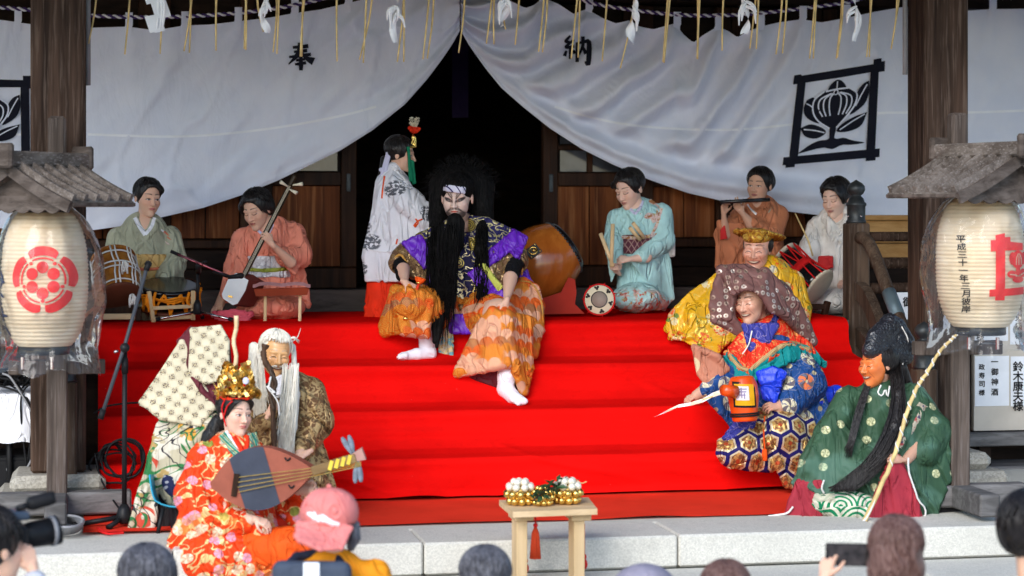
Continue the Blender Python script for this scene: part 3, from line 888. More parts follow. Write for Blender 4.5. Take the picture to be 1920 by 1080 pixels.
def dispR(x, y, t):
    d = 0.0
    k = 1 - sm(1330, 1560, x)
    # big swags sweeping from the loops down to the left, along the hem
    q = x + 260 * t ** 1.15 + 18 * n1(x / 120, y / 90, 2.2)
    d += k * 0.062 * math.sin(q * 2 * math.pi / 84 + 0.6) * (1 - sm(0.55, 1.0, t)) * sm(0.0, 0.12, t) ** 0.5
    d += k * 0.012 * math.sin(q * 2 * math.pi / 39 + 2.0) * (1 - sm(0.4, 0.9, t)) * sm(0.05, 0.3, t)
    h = sm(900, 1050, x) * (1 - sm(1500, 1690, x))
    d += h * (0.045 * math.exp(-((t - 0.9) / 0.05) ** 2) - 0.03 * math.exp(-((t - 0.8) / 0.05) ** 2) + 0.026 * math.exp(-((t - 0.7) / 0.06) ** 2))
    d += 0.014 * math.exp(-((t - 0.985) / 0.025) ** 2)
    d += (1 - k) * (0.016 * n1(x / 40, y / 160, 4.4))
    for x0 in (1265, 1346, 1425, 1504, 1586): c = x0 - (0.9 - 0.0025 * (x0 - 1265)) * (y - 40); d += 0.018 * math.exp(-((x - c) / (12 + 0.12 * max(0, y - 30))) ** 2) * math.exp(-max(0, y - 40) / 170)
    d += 0.010 * n1(x / 60, y / 90, 5.5) * (1 - 0.5 * (1 - k))
    d += 0.008 * n1(x / 12, y / 80, 7.7) * math.exp(-max(0, y - 40) / 110) + 0.009 * math.exp(-(n1(x / 60 + y / 120, y / 140, 8.9) / 0.07) ** 2)
    d += 0.05 * math.sin(math.pi * t) * 0.5
    return d
CLEFT = Curtain(-60, 862, [(-60, 38), (0, 37), (55, 45), (170, 52), (240, 50), (290, 57), (345, 48), (395, 46), (445, 40), (500, 34), (550, 25), (600, 18), (660, 4), (710, -8), (862, -18)],
    [(-60, 425), (0, 428), (170, 432), (230, 424), (300, 408), (380, 390), (450, 367), (520, 339), (580, 310), (640, 281), (700, 243), (760, 195), (800, 150), (830, 110), (850, 80), (862, 58)],
    dispL, 'festival_curtain', 'white festival curtain swept up at the left of the doorway, brush character near its top')
CRIGHT = Curtain(864, 1990, [(864, -18), (940, -4), (960, 3), (985, 15), (1000, 10), (1020, -4), (1048, 8), (1075, 26), (1100, 17), (1130, 34), (1155, 44), (1180, 38), (1200, 50), (1225, 55), (1265, 44), (1283, 66), (1300, 80), (1318, 66), (1345, 50), (1365, 58), (1383, 70), (1400, 60), (1425, 50), (1460, 42), (1503, 36), (1540, 42), (1585, 34), (1640, 22), (1700, 12), (1815, 20), (1860, 17), (1990, 16)],
    [(864, 58), (880, 86), (910, 128), (940, 165), (980, 200), (1030, 240), (1090, 279), (1150, 309), (1220, 338), (1290, 362), (1360, 378), (1440, 392), (1540, 404), (1640, 411), (1720, 413), (1990, 410)],
    dispR, 'festival_curtain', 'white festival curtain with deep swags at the right of the doorway, black framed flower crest', n=230, m=100)
for c, lines in ((CLEFT, [[(165, 252), (320, 256), (430, 250), (540, 236), (640, 217), (705, 200)], [(-50, 252), (55, 252)]]),
                 (CRIGHT, [[(1040, 200), (1100, 218), (1180, 234), (1280, 242), (1380, 243), (1470, 235), (1500, 231)], [(1645, 212), (1700, 211), (1815, 211), (1980, 205)]])):
    for l in lines: c.ribbon('seam', l, 4.5, M['seam'], 50, 0.003)
for c, xs in ((CLEFT, [32, 240, 345, 445, 551, 652]), (CRIGHT, [1018, 1103, 1268, 1346, 1425, 1504, 1586, 1860])):
    for x in xs:
        yt = c.ys(x)[0]
        up = 26
        P = np.array([[c.at(x + dx + (2 if y < 0 else 0), yt, 0.008 + 0.004 * (k == 1)) + Vector((0, 0, -y * 0.0029)) for k, dx in enumerate((-7, 0, 7))] for y in np.linspace(-up, 16, 10)])
        grid_obj('loop', P, M['curtain'], c.root)

# brush characters
def brush(c, name, strokes, ox, oy, w, h, bw):
    first = None
    for st in strokes:
        pts, wd = st
        o = c.ribbon(name if first is None else 'stroke', [(ox + x * w, oy + y * h) for x, y in pts], [q * bw for q in wd], M['dye'], 16, 0.008, first)
        if first is None: first = o
HO = [([(.22, .17), (.5, .155), (.80, .12)], [.7, .9, 1]), ([(.26, .33), (.5, .315), (.76, .28)], [.6, .8, .9]), ([(.08, .52), (.5, .47), (.9, .42)], [.6, .9, .8]),
      ([(.49, .0), (.47, .25), (.34, .5), (.06, .78)], [1.1, 1.2, 1.1, .3]), ([(.56, .36), (.72, .55), (1.0, .68)], [.5, 1.0, 2.0]),
      ([(.34, .64), (.52, .62), (.68, .59)], [.6, .7, .7]), ([(.3, .78), (.5, .76), (.72, .72)], [.6, .8, .8]), ([(.52, .52), (.53, .8), (.53, 1.0)], [.9, 1.1, .9])]
NO = [([(.27, .02), (.1, .2), (.27, .24)], [.6, .9, .7]), ([(.40, .15), (.1, .40), (.42, .37)], [.6, .8, .8]), ([(.26, .38), (.27, .6), (.25, .80)], [.8, .9, .6]),
      ([(.12, .52), (.05, .70)], [.6, 1.0]), ([(.38, .5), (.44, .62)], [.6, 1.0]), ([(.54, .24), (.53, .55), (.52, .9)], [.9, 1.1, .9]),
      ([(.54, .27), (.8, .22), (.96, .22), (.97, .6), (.93, .97), (.82, .88)], [.7, .8, 1.3, 1.4, 1.3, .5]), ([(.74, .04), (.73, .35), (.6, .66)], [1.0, .9, .4]), ([(.74, .40), (.86, .62)], [.6, 1.2])]
brush(CLEFT, 'brush_character', HO, 538, 80, 50, 52, 7.5)
brush(CRIGHT, 'brush_character', NO, 1056, 66, 50, 56, 7.0)

# the framed flower crest; a unit square mapped to the leaning frame
def crest(c, corners, first=None):
    p00, p10, p11, p01 = [np.array(q, float) for q in corners]
    def mp(x, y): return (p00 * (1 - x) + p10 * x) * (1 - y) + (p01 * (1 - x) + p11 * x) * y
    root = c.patch('crest', [mp(x, y) for x, y in ((-.11, .04), (-.11, -.075), (-.02, -.075), (.0, -.055), (1.02, -.045), (1.02, .045), (.5, .05))], M['dye'])
    cnt = [0]
    def pt(poly): cnt[0] += 1; c.patch('crest_shape', [mp(x, y) for x, y in poly], M['dye'], 0.0085 + 0.00025 * cnt[0], root, 4.0)
    pt([(.98, -.1), (1.09, -.1), (1.09, -.06), (1.14, -.06), (1.14, .06), (.98, .06)])
    pt([(-.055, .0), (.06, .0), (.06, 1.02), (-.055, 1.02)])
    pt([(.945, .02), (1.06, .02), (1.06, 1.03), (.945, 1.03)])
    pt([(-.13, .955), (1.12, .955), (1.12, 1.055), (-.13, 1.055)])
    pt([(-.09, 1.03), (.03, 1.03), (.03, 1.09), (-.09, 1.09)]); pt([(.945, 1.03), (1.07, 1.03), (1.07, 1.09), (.945, 1.09)])
    S3 = lambda pts, n=22: [tuple(q) for q in spline(pts + [pts[0]], n)[:-1]]
    pt(S3([(.37, .19), (.42, .11), (.50, .07), (.58, .11), (.63, .19), (.56, .21), (.44, .21)]))
    pt(S3([(.10, .27), (.20, .25), (.21, .42), (.31, .57), (.20, .54), (.10, .46), (.07, .36)])); pt(S3([(.93, .14), (.94, .28), (.88, .42), (.70, .52), (.75, .42), (.77, .28), (.84, .18)]))
    bulb = [(.49, .195), (.33, .19), (.21, .28), (.205, .42), (.28, .54), (.45, .655), (.52, .655), (.66, .52), (.755, .40), (.77, .27), (.66, .185)]
    pt(S3(bulb, 40))
    ln = lambda pts, w=2.6: c.ribbon('crest_vein', [mp(*q) for q in pts], w, M['curtain'], 14, 0.0155, root)
    for w_ in (.075, .15, .215):
        for sg in (-1, 1): ln([(.49 + sg * w_ * .3, .228), (.49 + sg * w_ * .95, .285), (.49 + sg * w_ * 1.02, .39), (.49 + sg * w_ * .72, .50)])
    ln([(.33, .19), (.205, .28), (.20, .42), (.28, .545), (.44, .655)], 3); ln([(.66, .185), (.775, .27), (.76, .40), (.66, .525), (.53, .655)], 3)
    ln([(.35, .195), (.49, .185), (.66, .19)], 3); ln([(.5, .09), (.5, .18)], 2.2); ln([(.49 + .028 * math.cos(t), .222 + .028 * math.sin(t)) for t in np.linspace(0, 6.3, 14)], 2)
    pt(S3([(.05, .61), (.18, .575), (.33, .63), (.40, .70), (.28, .76), (.13, .72)])); pt(S3([(.93, .51), (.75, .55), (.60, .62), (.54, .70), (.70, .715), (.86, .66)]))
    pt(S3([(.04, .93), (.2, .83), (.32, .79), (.42, .79), (.48, .75), (.54, .79), (.64, .785), (.76, .83), (.92, .87), (.74, .88), (.62, .87), (.5, .91), (.36, .88)], 34))
    pt([(.44, .645), (.53, .645), (.51, .80), (.45, .80)])
    for (a, b) in (((.10, .63), (.38, .70)), ((.90, .53), (.58, .685)), ((.91, .18), (.77, .42)), ((.10, .31), (.20, .38))):
        ln([a, ((a[0] + b[0]) / 2, (a[1] + b[1]) / 2 - .008), b], 2.2)
crest(CRIGHT, ((1503, 150), (1640, 127), (1632, 287), (1487, 300)))
crest(CLEFT, ((-95, 155), (46, 157), (48, 306), (-95, 312)))

# twisted purple and white cord that carries the curtain
rope = thing('curtain_cord', 'twisted purple and white cord holding up the curtain loops', 'cord', PV(900, 20, VC))
rm = Mat('purple_strand', 0.8); rm.color((0.05, 0.02, 0.13)); rm2 = Mat('white_strand', 0.8); rm2.color((0.8, 0.79, 0.82))
def twist(line, name):
    P_ = [np.array(PV(x, y, VC - 0.02)) for x, y in spline(line, 420)]
    L = 0; ph = []
    for i in range(len(P_)):
        if i: L += np.linalg.norm(P_[i] - P_[i - 1])
        ph.append(L)
    for k, mt in enumerate((rm.mat, rm2.mat)):
        pts = [Vector(P_[i]) + Vector((0, math.cos(ph[i] * 115 + k * math.pi), math.sin(ph[i] * 115 + k * math.pi))) * 0.0055 for i in range(len(P_))]
        MB().tube(pts, 0.0062, 6).build('strand', mt, rope, True)
twist([(-40, 10), (50, 18), (170, 29), (300, 32), (450, 24), (560, 8), (640, -12)], 'a')
twist([(1060, -14), (1120, 8), (1250, 26), (1345, 29), (1440, 23), (1580, 6), (1660, -8), (1900, -4)], 'b')

# ------------------------------------------------------------------ rice straw rope under the porch beam, hanging straws and folded paper streamers
VS = -0.72
srope = thing('straw_rope', 'rice straw rope with pairs of long straws hanging under the porch beam', 'rope', PV(930, -60, VS))
rp = [PV(x, y, VS) for x, y in ((150, -40), (500, -34), (930, -30), (1400, -36), (1700, -42))]
ps = spline(rp, 160)
for k in range(3):
    MB().tube([Vector(p) + Vector((0, math.cos(i * 0.9 + k * 2.1), math.sin(i * 0.9 + k * 2.1))) * 0.02 for i, p in enumerate(ps)], 0.022, 7).build('twist', M['straw'], srope, True)
rs = random.Random(11)
straws = [(183, 166, 82), (245, 234, 102), (305, 300, 101), (362, 345, 96), (357, 355, 99), (406, 405, 95), (460, 461, 94), (464, 458, 92), (519, 512, 98), (523, 519, 101), (573, 563, 106), (570, 566, 106),
          (632, 632, 115), (688, 681, 118), (701, 674, 112), (759, 745, 116), (757, 757, 116), (807, 793, 111), (814, 801, 110), (873, 860, 99), (925, 912, 82), (928, 926, 83), (975, 966, 84), (1022, 1010, 97), (1027, 1017, 98),
          (1085, 1071, 110), (1088, 1084, 108), (1140, 1129, 115), (1195, 1163, 128), (1254, 1243, 116), (1258, 1245, 118), (1308, 1307, 110), (1313, 1308, 111), (1358, 1354, 95), (1420, 1406, 91), (1423, 1418, 92), (1468, 1455, 102),
          (1476, 1467, 100), (1530, 1518, 110), (1532, 1525, 110), (1580, 1568, 110), (1582, 1570, 108), (1636, 1625, 107), (1632, 1630, 107), (1683, 1671, 92), (1689, 1671, 90), (480, 494, 60), (940, 948, 55)]
for (x0, x1, y1) in straws:
    o = rs.uniform(-0.02, 0.02); mid = ((x0 * .6 + x1 * .4) + rs.uniform(-2, 2), y1 * .35)
    p = [PV(x0, -30, VS + o), PV(mid[0], mid[1], VS + o), PV(x1, y1, VS + o)]
    MB().tube(spline(p, 9), [0.0052, 0.005, 0.0048, 0.0046, 0.0044, 0.0042, 0.004, 0.0038, 0.0034], 6).build('straw', M['straw'], srope, True)
def streamer(px, y0, y1, w, label, tw, kind):
    t = thing('paper_streamer', label, 'streamer', PV(px, y0, VS - 0.03), 'folded paper streamers on the straw rope')
    rs = random.Random(int(px))
    if kind == 'zig':
        # zig-zag of folded sheets, each its own facet
        n = 3; hh = (y1 - y0) / n
        for strip in (0, 1):
            for k in range(n):
                a = y0 + hh * k * 1.0; sx = (10 if k % 2 else -4) + strip * 9 + (k * 3)
                q = [(px + sx - w / 2, a, 0), (px + sx + w / 2 - 4, a - 4, 0), (px + sx + w / 2 + 6, a + hh * .95, 0), (px + sx - w / 2 + 10, a + hh * 1.15, 0)]
                dd = 0.004 * k + 0.012 * strip
                P_ = [PV(x, y, VS - 0.05 + dd + (0.02 if i in (1, 2) else 0)) for i, (x, y, _) in enumerate(q)]
                MB().prism(P_, RB @ Vector((0, 0.0012, 0))).build('sheet', M['paper'], t)
        # a knotted tail beside it
        for j in range(3):
            xx = px + w / 2 + 4 + j * 4
            MB().tube([PV(xx, y0 - 5, VS - 0.03), PV(xx + 4 * math.sin(j), (y0 + y1) / 2, VS - 0.035), PV(xx + rs.uniform(-3, 3), y1 - 4, VS - 0.03)], [0.006, 0.009, 0.004], 5).build('strip', M['paper'], t)
    else:
        # twisted strip with loose ends
        P_ = np.zeros((26, 5, 3))
        for i in range(26):
            f = i / 25; an = tw * f * 3.2 + 0.4; ww = w * (0.55 + 0.45 * abs(math.cos(an * .5)))
            cx = px + 5 * math.sin(f * 7 + px); y = y0 + (y1 - y0) * f
            for j in range(5):
                g = (j - 2) / 4 * ww
                P_[i, j] = PV(cx + g * math.cos(an), y + 0.35 * abs(g) * f, VS - 0.03 + 0.0022 * g * math.sin(an) + 0.004 * abs(j - 2))
        grid_obj('sheet', P_, M['paper'], t, False)
        for j in range(5):
            a = rs.uniform(-1, 1); yy = y0 + (y1 - y0) * rs.uniform(.35, .6)
            MB().tube(spline([PV(px, yy - 8, VS - 0.035), PV(px + a * 16, yy, VS - 0.05), PV(px + a * 20 + rs.uniform(-4, 4), yy + rs.uniform(10, 30), VS - 0.04)], 7), [0.006, 0.008, 0.009, 0.008, 0.007, 0.005, 0.003], 5).build('strip', M['paper'], t)
SL = ['zig-zag white paper streamer hanging before the left curtain, near the left pillar', 'twisted white paper streamer left of the first brush character', 'crumpled white paper streamer just left of the doorway peak',
      'crumpled white paper streamer just right of the doorway peak', 'twisted white paper streamer right of the second brush character', 'small knotted paper streamer above the right swags', 'zig-zag white paper streamer above the framed flower crest']
for (a, l) in zip(((281, -22, 58, 24, 1.0, 'zig'), (497, -25, 60, 17, 2.2, 'tw'), (741, -25, 78, 22, 1.2, 'tw'), (947, -25, 48, 24, 1.5, 'tw'), (1187, -25, 82, 18, 2.4, 'tw'), (1398, -25, 62, 16, 2.0, 'tw'), (1606, -20, 76, 17, 1.2, 'tw')), SL):
    streamer(a[0], a[1], a[2], a[3], l, a[4], a[5])

# ------------------------------------------------------------------ lettering
def glyphs(text):
    c = bpy.data.curves.new('letters', 'FONT'); c.body = text; c.size = 1.0
    o = bpy.data.objects.new('letters', c); COL.objects.link(o)
    dg = bpy.context.evaluated_depsgraph_get(); me = bpy.data.meshes.new_from_object(o.evaluated_get(dg))
    v = np.array([q.co[:2] for q in me.vertices]); f = [tuple(p.vertices) for p in me.polygons]
    bpy.data.objects.remove(o); bpy.data.curves.remove(c); bpy.data.meshes.remove(me)
    if len(v): v = v - (v.min(0) + v.max(0)) / 2; v /= max(np.ptp(v[:, 0]), np.ptp(v[:, 1]), 1e-6) * (1.0 if text not in '一三二' else 1.0)
    return v, f
def letter(text, mapf, mat, parent, bold=0.0):
    """mapf: (x, y in -.5...5) -> point"""
    v, f = glyphs(text)
    if not len(v): return
    vs, fs = [], []
    offs = [(0, 0)] if not bold else [(0, 0), (bold, 0), (0, bold), (-bold, 0), (0, -bold)]
    for k, (a, b) in enumerate(offs):
        n = len(vs); vs += [mapf(x + a, y + b, k * 0.00012) for x, y in v]; fs += [tuple(n + i for i in q) for q in f]
    return mesh_obj('character', vs, fs, mat, parent)

# ------------------------------------------------------------------ festival lanterns
M['lampaper'] = None
def lantern_paper():
    m = Mat('oiled_lantern_paper', 0.55, 0, 0.35)
    x, y, z = m.xyz()
    n = m.noise(5.0, None, 4.0); st = m.noise(1.0, m.scale(m.coord(), (3, 3, 60)), 3.0)
    c = m.mix(n.step(0.3, 0.7), (0.65, 0.52, 0.345), (0.75, 0.63, 0.46))
    c = m.mix(st.step(0.55, 0.75) * 0.45, c, (0.48, 0.33, 0.18))
    m.color(c); m.bump(n, 0.2, 0.01)
    t = m.N.new('ShaderNodeBsdfTranslucent'); t.inputs['Color'].default_value = (0.8, 0.62, 0.38, 1)
    mx = m.N.new('ShaderNodeMixShader'); mx.inputs[0].default_value = 0.15
    m.L.new(m.P.outputs[0], mx.inputs[1]); m.L.new(t.outputs[0], mx.inputs[2]); m.L.new(mx.outputs[0], m.N['Material Output'].inputs['Surface'])
    return m.mat
M['lampaper'] = lantern_paper()
M['redprint'] = plain('red_print', (0.72, 0.035, 0.035), 0.6, 0, 0.08)
def film():
    m = Mat('clear_plastic_film', 0.08, 0, 0.6)
    N_, L_ = m.N, m.L
    m.bump(m.noise(6.0, None, 2.5, 0.5, 1.0), 0.6, 0.04)
    gl = N_.new('ShaderNodeBsdfGlossy'); gl.inputs['Roughness'].default_value = 0.07; gl.inputs['Color'].default_value = (1, 1, 1, 1)
    df = N_.new('ShaderNodeBsdfDiffuse'); df.inputs['Color'].default_value = (0.85, 0.87, 0.9, 1)
    L_.new(m.bumps, gl.inputs['Normal']); L_.new(m.bumps, df.inputs['Normal'])
    tr = N_.new('ShaderNodeBsdfTransparent'); fr = N_.new('ShaderNodeFresnel'); fr.inputs['IOR'].default_value = 1.35; L_.new(m.bumps, fr.inputs['Normal'])
    k = V(m, fr.outputs[0]) * 0.8
    mx = N_.new('ShaderNodeMixShader'); m.put(mx.inputs[0], k); L_.new(tr.outputs[0], mx.inputs[1]); L_.new(gl.outputs[0], mx.inputs[2])
    m2 = N_.new('ShaderNodeMixShader'); m2.inputs[0].default_value = 0.018; L_.new(mx.outputs[0], m2.inputs[1]); L_.new(df.outputs[0], m2.inputs[2])
    L_.new(m2.outputs[0], N_['Material Output'].inputs['Surface'])
    return m.mat
M['film'] = film()

def lantern(cx, ytop, ybot, hw, Y, post_px, post_top, post_bot, roof, side):
    s = Y / FPX
    Yp = Y + 0.23
    where = 'left' if side < 0 else 'right'
    # stand: post, cross foot, bracket and little gabled roof
    st = thing('lantern_stand', ('grey wooden lantern stand with gabled roof before the %s pillar' % where), 'lantern stand', W(post_px, post_bot, Yp), 'lantern stands before the pillars')
    a, b = W(post_px, post_bot, Yp), W(post_px, ytop - 40, Yp)
    MB().box((a + b) / 2, (0.085, 0.085, (b - a).z), RB, 0.006).build('post', M['post2'], st)
    tp = W(post_px, post_top, Yp)
    MB().box((b + tp) / 2, (0.075, 0.075, (tp - b).z), RB, 0.012).build('post_top', M['post2'], st)
    foot = W(post_px, post_bot, Yp)
    for (d, L) in ((RB @ Vector((1, 0, 0)), 0.62), (RB @ Vector((0, 1, 0)), 0.7)):
        MB().bar(foot + Vector((0, 0, 0.05)) - d * L / 2, foot + Vector((0, 0, 0.05)) + d * L / 2, 0.09, 0.095, ch=0.008).build('foot_beam', M['greybeam'], st)
    bz = W(0, ybot + 40, Yp).z
    MB().bar(Vector((foot.x, foot.y, bz)) - RB @ Vector((0.2, 0.0, 0)), Vector((foot.x, foot.y, bz)) + RB @ Vector((0.2, 0.0, 0)), 0.05, 0.06, ch=0.004).build('crossbar', M['post2'], st)
    MB().bar(Vector((foot.x, foot.y - 0.4, W(0, ytop - 22, Y).z)), Vector((foot.x, foot.y + 0.02, W(0, ytop - 22, Y).z)), 0.05, 0.05).build('bracket', M['post2'], st)
    # roof: concave slopes of battens, the ridge runs in depth; yaw turns the gable
    rx0, rx1, ryr, rye, yaw = roof
    c = W((rx0 + rx1) / 2, ryr, Y - 0.02); hwr = (rx1 - rx0) / 2 * s; hr = (rye - ryr) * s; dep = 0.46
    Q = Matrix.Rotation(yaw, 3, 'Z')
    def rpt(x, d, h): return c + Q @ Vector((x, d, -h))
    def prof_(t): return hr * (1.25 * t - 0.25 * t * t) if True else 0
    nb = 6
    for sg in (-1, 1):
        b = MB(); pts = [(sg * hwr * t, prof_(t)) for t in np.linspace(0, 1, 9)]
        top = [rpt(x, -dep / 2, h) for x, h in pts]; back = [rpt(x, dep / 2, h) for x, h in pts]
        n = len(pts); vs = top + back + [p - Vector((0, 0, 0.022)) for p in top] + [p - Vector((0, 0, 0.022)) for p in back]; fs = []
        for i in range(n - 1):
            fs += [(i, i + 1, n + i + 1, n + i), (2 * n + i, 3 * n + i, 3 * n + i + 1, 2 * n + i + 1), (i, 2 * n + i, 2 * n + i + 1, i + 1), (n + i, n + i + 1, 3 * n + i + 1, 3 * n + i)]
        fs += [(n - 1, 3 * n - 1, 4 * n - 1, 2 * n - 1)]
        b.add(vs, fs).build('roof_slope', M['roofw'], st)
        for k in range(nb):
            d = -dep / 2 + 0.02 + (dep - 0.04) * k / (nb - 1)
            P_ = [rpt(x, d, h - 0.012) for x, h in pts]
            b = MB()
            for i in range(n - 1): b.bar(P_[i], P_[i + 1] + (P_[i + 1] - P_[i]) * 0.02, 0.022, 0.036)
            b.build('batten', M['roofw'], st)
        # bargeboard at the front gable
        P_ = [rpt(x, -dep / 2 - 0.012, h + 0.022) for x, h in pts]; b = MB()
        for i in range(n - 1): b.bar(P_[i], P_[i + 1] + (P_[i + 1] - P_[i]) * 0.03, 0.018, 0.046)
        b.build('bargeboard', M['roofx'], st)
        MB().bar(rpt(sg * hwr * 0.97, -dep / 2, hr + 0.012), rpt(sg * hwr * 0.97, dep / 2, hr + 0.012), 0.04, 0.016, ch=0.003).build('eave_board', M['roofx'], st)
    MB().bar(rpt(0, -dep / 2 - 0.05, -0.02), rpt(0, dep / 2 + 0.05, -0.02), 0.085, 0.06, ch=0.008).build('ridge', M['roofw'], st)
    for d in (-dep / 2 - 0.055, dep / 2 + 0.055):
        MB().box(rpt(0, d, -0.03), (0.1, 0.035, 0.1), Q, 0.01).build('ridge_end', M['roofx'], st)
    # gable filling and scalloped valance
    MB().prism([rpt(-hwr * .72, -dep / 2 + 0.04, hr * .72 + 0.05), rpt(0, -dep / 2 + 0.04, 0.05), rpt(hwr * .72, -dep / 2 + 0.04, hr * .72 + 0.05)], Q @ Vector((0, 0.02, 0))).build('gable_board', M['roofx'], st)
    sc = []
    for k in range(25):
        t = -1 + 2 * k / 24; sc.append(rpt(t * hwr * .74, -dep / 2 + 0.03, hr * .72 + 0.05 + 0.025 + 0.016 * abs(math.sin(k * math.pi / 4))))
    MB().prism(sc + [rpt(hwr * .74, -dep / 2 + 0.03, hr * .72 + 0.02), rpt(-hwr * .74, -dep / 2 + 0.03, hr * .72 + 0.02)], Q @ Vector((0, 0.012, 0))).build('valance', M['roofx'], st)
    # the paper lantern
    la = thing('paper_lantern', ('cream paper lantern with ' + ('a round red crest of six dots' if side < 0 else 'a red frame mark and a column of black characters')), 'lantern', W(cx, ybot, Y), 'paper lanterns under the little roofs')
    o = W(cx, ybot, Y); Hh = (ybot - ytop) * s; Rr = hw * s
    def rad(t): return Rr * (0.60 + 0.40 * (1 - abs(2 * t - 1) ** 2.7) ** 0.75)
    prof = []
    for k in range(133):
        t = k / 132; rip = 0.0022 * (k % 4 == 0) - 0.0022 * (k % 4 == 2)
        prof.append((rad(t) + rip, Hh * t))
    MB().lathe(prof, o, n=64).build('shade', M['lampaper'], la, True)
    for (z, d) in ((-0.035, 1), (Hh, 1)):
        MB().lathe([(Rr * .56, 0), (Rr * .58, 0.004), (Rr * .58, 0.032), (Rr * .56, 0.035)], o + Vector((0, 0, z)), n=32).build('end_ring', M['black'], la, True)
    MB().tube([o + Vector((0, 0, Hh + .03)), o + Vector((0, 0, Hh + 0.11))], 0.006, 6).build('hook', M['black'], la)
    for dx in (-0.07, 0.05):
        MB().tube([o + Vector((dx, -0.1, -0.04)), o + Vector((dx, -0.1, -0.09))], 0.008, 6).build('fitting', M['chrome'], la)
    def onl(px, py, off=0.0035):
        """photo measure -> point on the near side of the shade"""
        x = max(-0.985, min(0.985, (px - cx) * s / rad(min(1, max(0, (ybot - py) * s / Hh))))); t = (ybot - py) * s / Hh
        r = rad(min(1, max(0, t))); d = -math.sqrt(1 - x * x) * r
        nn = Vector((x, -math.sqrt(1 - x * x), 0))
        return o + Vector((x * r, d, Hh * t)) + nn * off
    def pat(name, poly, off=0.004, mat=M['redprint'], parent=None):
        bm_ = bmesh.new(); Q_ = []; n = len(poly)
        for i in range(n):
            p, q = np.array(poly[i], float), np.array(poly[(i + 1) % n], float); k = max(1, int(np.linalg.norm(q - p) / 5)); Q_ += [p + (q - p) * j / k for j in range(k)]
        vv = [bm_.verts.new((p[0], p[1], 0)) for p in Q_]; es = [bm_.edges.new((vv[i], vv[(i + 1) % len(vv)])) for i in range(len(vv))]
        bmesh.ops.triangle_fill(bm_, use_beauty=True, edges=es)
        for _ in range(2):
            le = [e for e in bm_.edges if e.calc_length() > 10]
            if le: bmesh.ops.subdivide_edges(bm_, edges=le, cuts=1); bmesh.ops.triangulate(bm_, faces=bm_.faces[:])
        bm_.verts.index_update()
        v = [onl(q.co.x, q.co.y, off) for q in bm_.verts]; f = [[w_.index for w_ in g.verts] for g in bm_.faces]; bm_.free()
        return mesh_obj(name, v, f, mat, parent or la, True)
    def rline(pts, w, mat, name, parent, off=0.004, n=24):
        L = np.array(spline(pts, n)); T = np.gradient(L, axis=0); T /= np.linalg.norm(T, axis=1)[:, None]; N_ = np.stack([-T[:, 1], T[:, 0]], 1)
        wd = w if hasattr(w, '__len__') else [w, w]; wd = np.interp(np.linspace(0, 1, n), np.linspace(0, 1, len(wd)), wd)
        P_ = np.array([[onl(*(L[i] + N_[i] * wd[i] * k), off=off) for k in (-.5, 0, .5)] for i in range(n)])
        return grid_obj(name, P_, mat, parent or la)
    ink = M['ink']; bl = plain('indigo_ink_%s' % where, (0.03, 0.04, 0.09), 0.6)
    if side < 0:
        cc = (97, 523)
        root = None
        for k in range(5):
            a0 = -90 + 72 * k - 31; a1 = a0 + 62
            arc = [(cc[0] + 57 * math.cos(R(a)) * (1 - 0.08 * ((2 * (a - a0) / 62 - 1) ** 4)), cc[1] + 63 * math.sin(R(a)) * (1 - 0.08 * ((2 * (a - a0) / 62 - 1) ** 4))) for a in np.linspace(a0, a1, 16)]
            inn = [(cc[0] + 43 * math.cos(R(a)), cc[1] + 46 * math.sin(R(a))) for a in np.linspace(a1, a0, 16)]
            root = pat('crest' if root is None else 'crest_lobe', arc + inn, parent=root) if root is None else (pat('crest_lobe', arc + inn, parent=root) and root)
            rline([(cc[0] + 38 * math.cos(R(a)), cc[1] + 41 * math.sin(R(a))) for a in np.linspace(a0 + 2, a1 - 2, 9)], 3.2, M['redprint'], 'crest_line', root)
            pat('crest_dot', [(cc[0] + 35 * math.cos(R(a0 - 5)) + 3.5 * math.cos(t), cc[1] + 38 * math.sin(R(a0 - 5)) + 3.5 * math.sin(t)) for t in np.linspace(0, 6.28, 10)[:-1]], parent=root)
        for k in range(6):
            a = R(-90 + 60 * k); q = (cc[0] + 21.5 * math.cos(a), cc[1] + 24 * math.sin(a))
            pat('crest_dot', [(q[0] + 10.5 * math.cos(t), q[1] + 11 * math.sin(t)) for t in np.linspace(0, 6.28, 20)[:-1]], parent=root)
        # brush writing that runs off round the left flank
        for (pts, w) in (([(2, 470), (12, 440), (20, 425)], 6), ([(6, 500), (16, 520), (10, 540)], 5), ([(5, 520), (22, 528)], 7), ([(8, 548), (20, 556)], 6), ([(12, 575), (14, 600)], 6), ([(10, 590), (28, 590)], 6), ([(13, 605), (30, 628)], 6), ([(4, 560), (12, 570)], 5)):
            rline(pts, [w * .6, w, w * .5], bl, 'brush_stroke', None)
    else:
        g = []
        root = pat('crest', [(1839, 449), (1862, 448), (1860, 444), (1877, 443), (1877, 452), (1905, 455), (1905, 468), (1866, 468), (1839, 470)])
        pat('crest_bar', [(1848, 440), (1866, 436), (1866, 560), (1848, 560)], 0.0045, parent=root)
        pat('crest_bar', [(1837, 540), (1908, 536), (1908, 550), (1837, 553)], 0.005, parent=root)
        for (x, y, a, b) in ((1893, 485, 14, 17), (1881, 483, 7, 12), (1907, 483, 6, 12), (1880, 512, 10, 7), (1905, 510, 8, 8), (1894, 522, 13, 6), (1893, 506, 5, 9)):
            pat('crest_petal', [(x + a * math.cos(t), y + b * math.sin(t)) for t in np.linspace(0, 6.28, 18)[:-1]], parent=root)
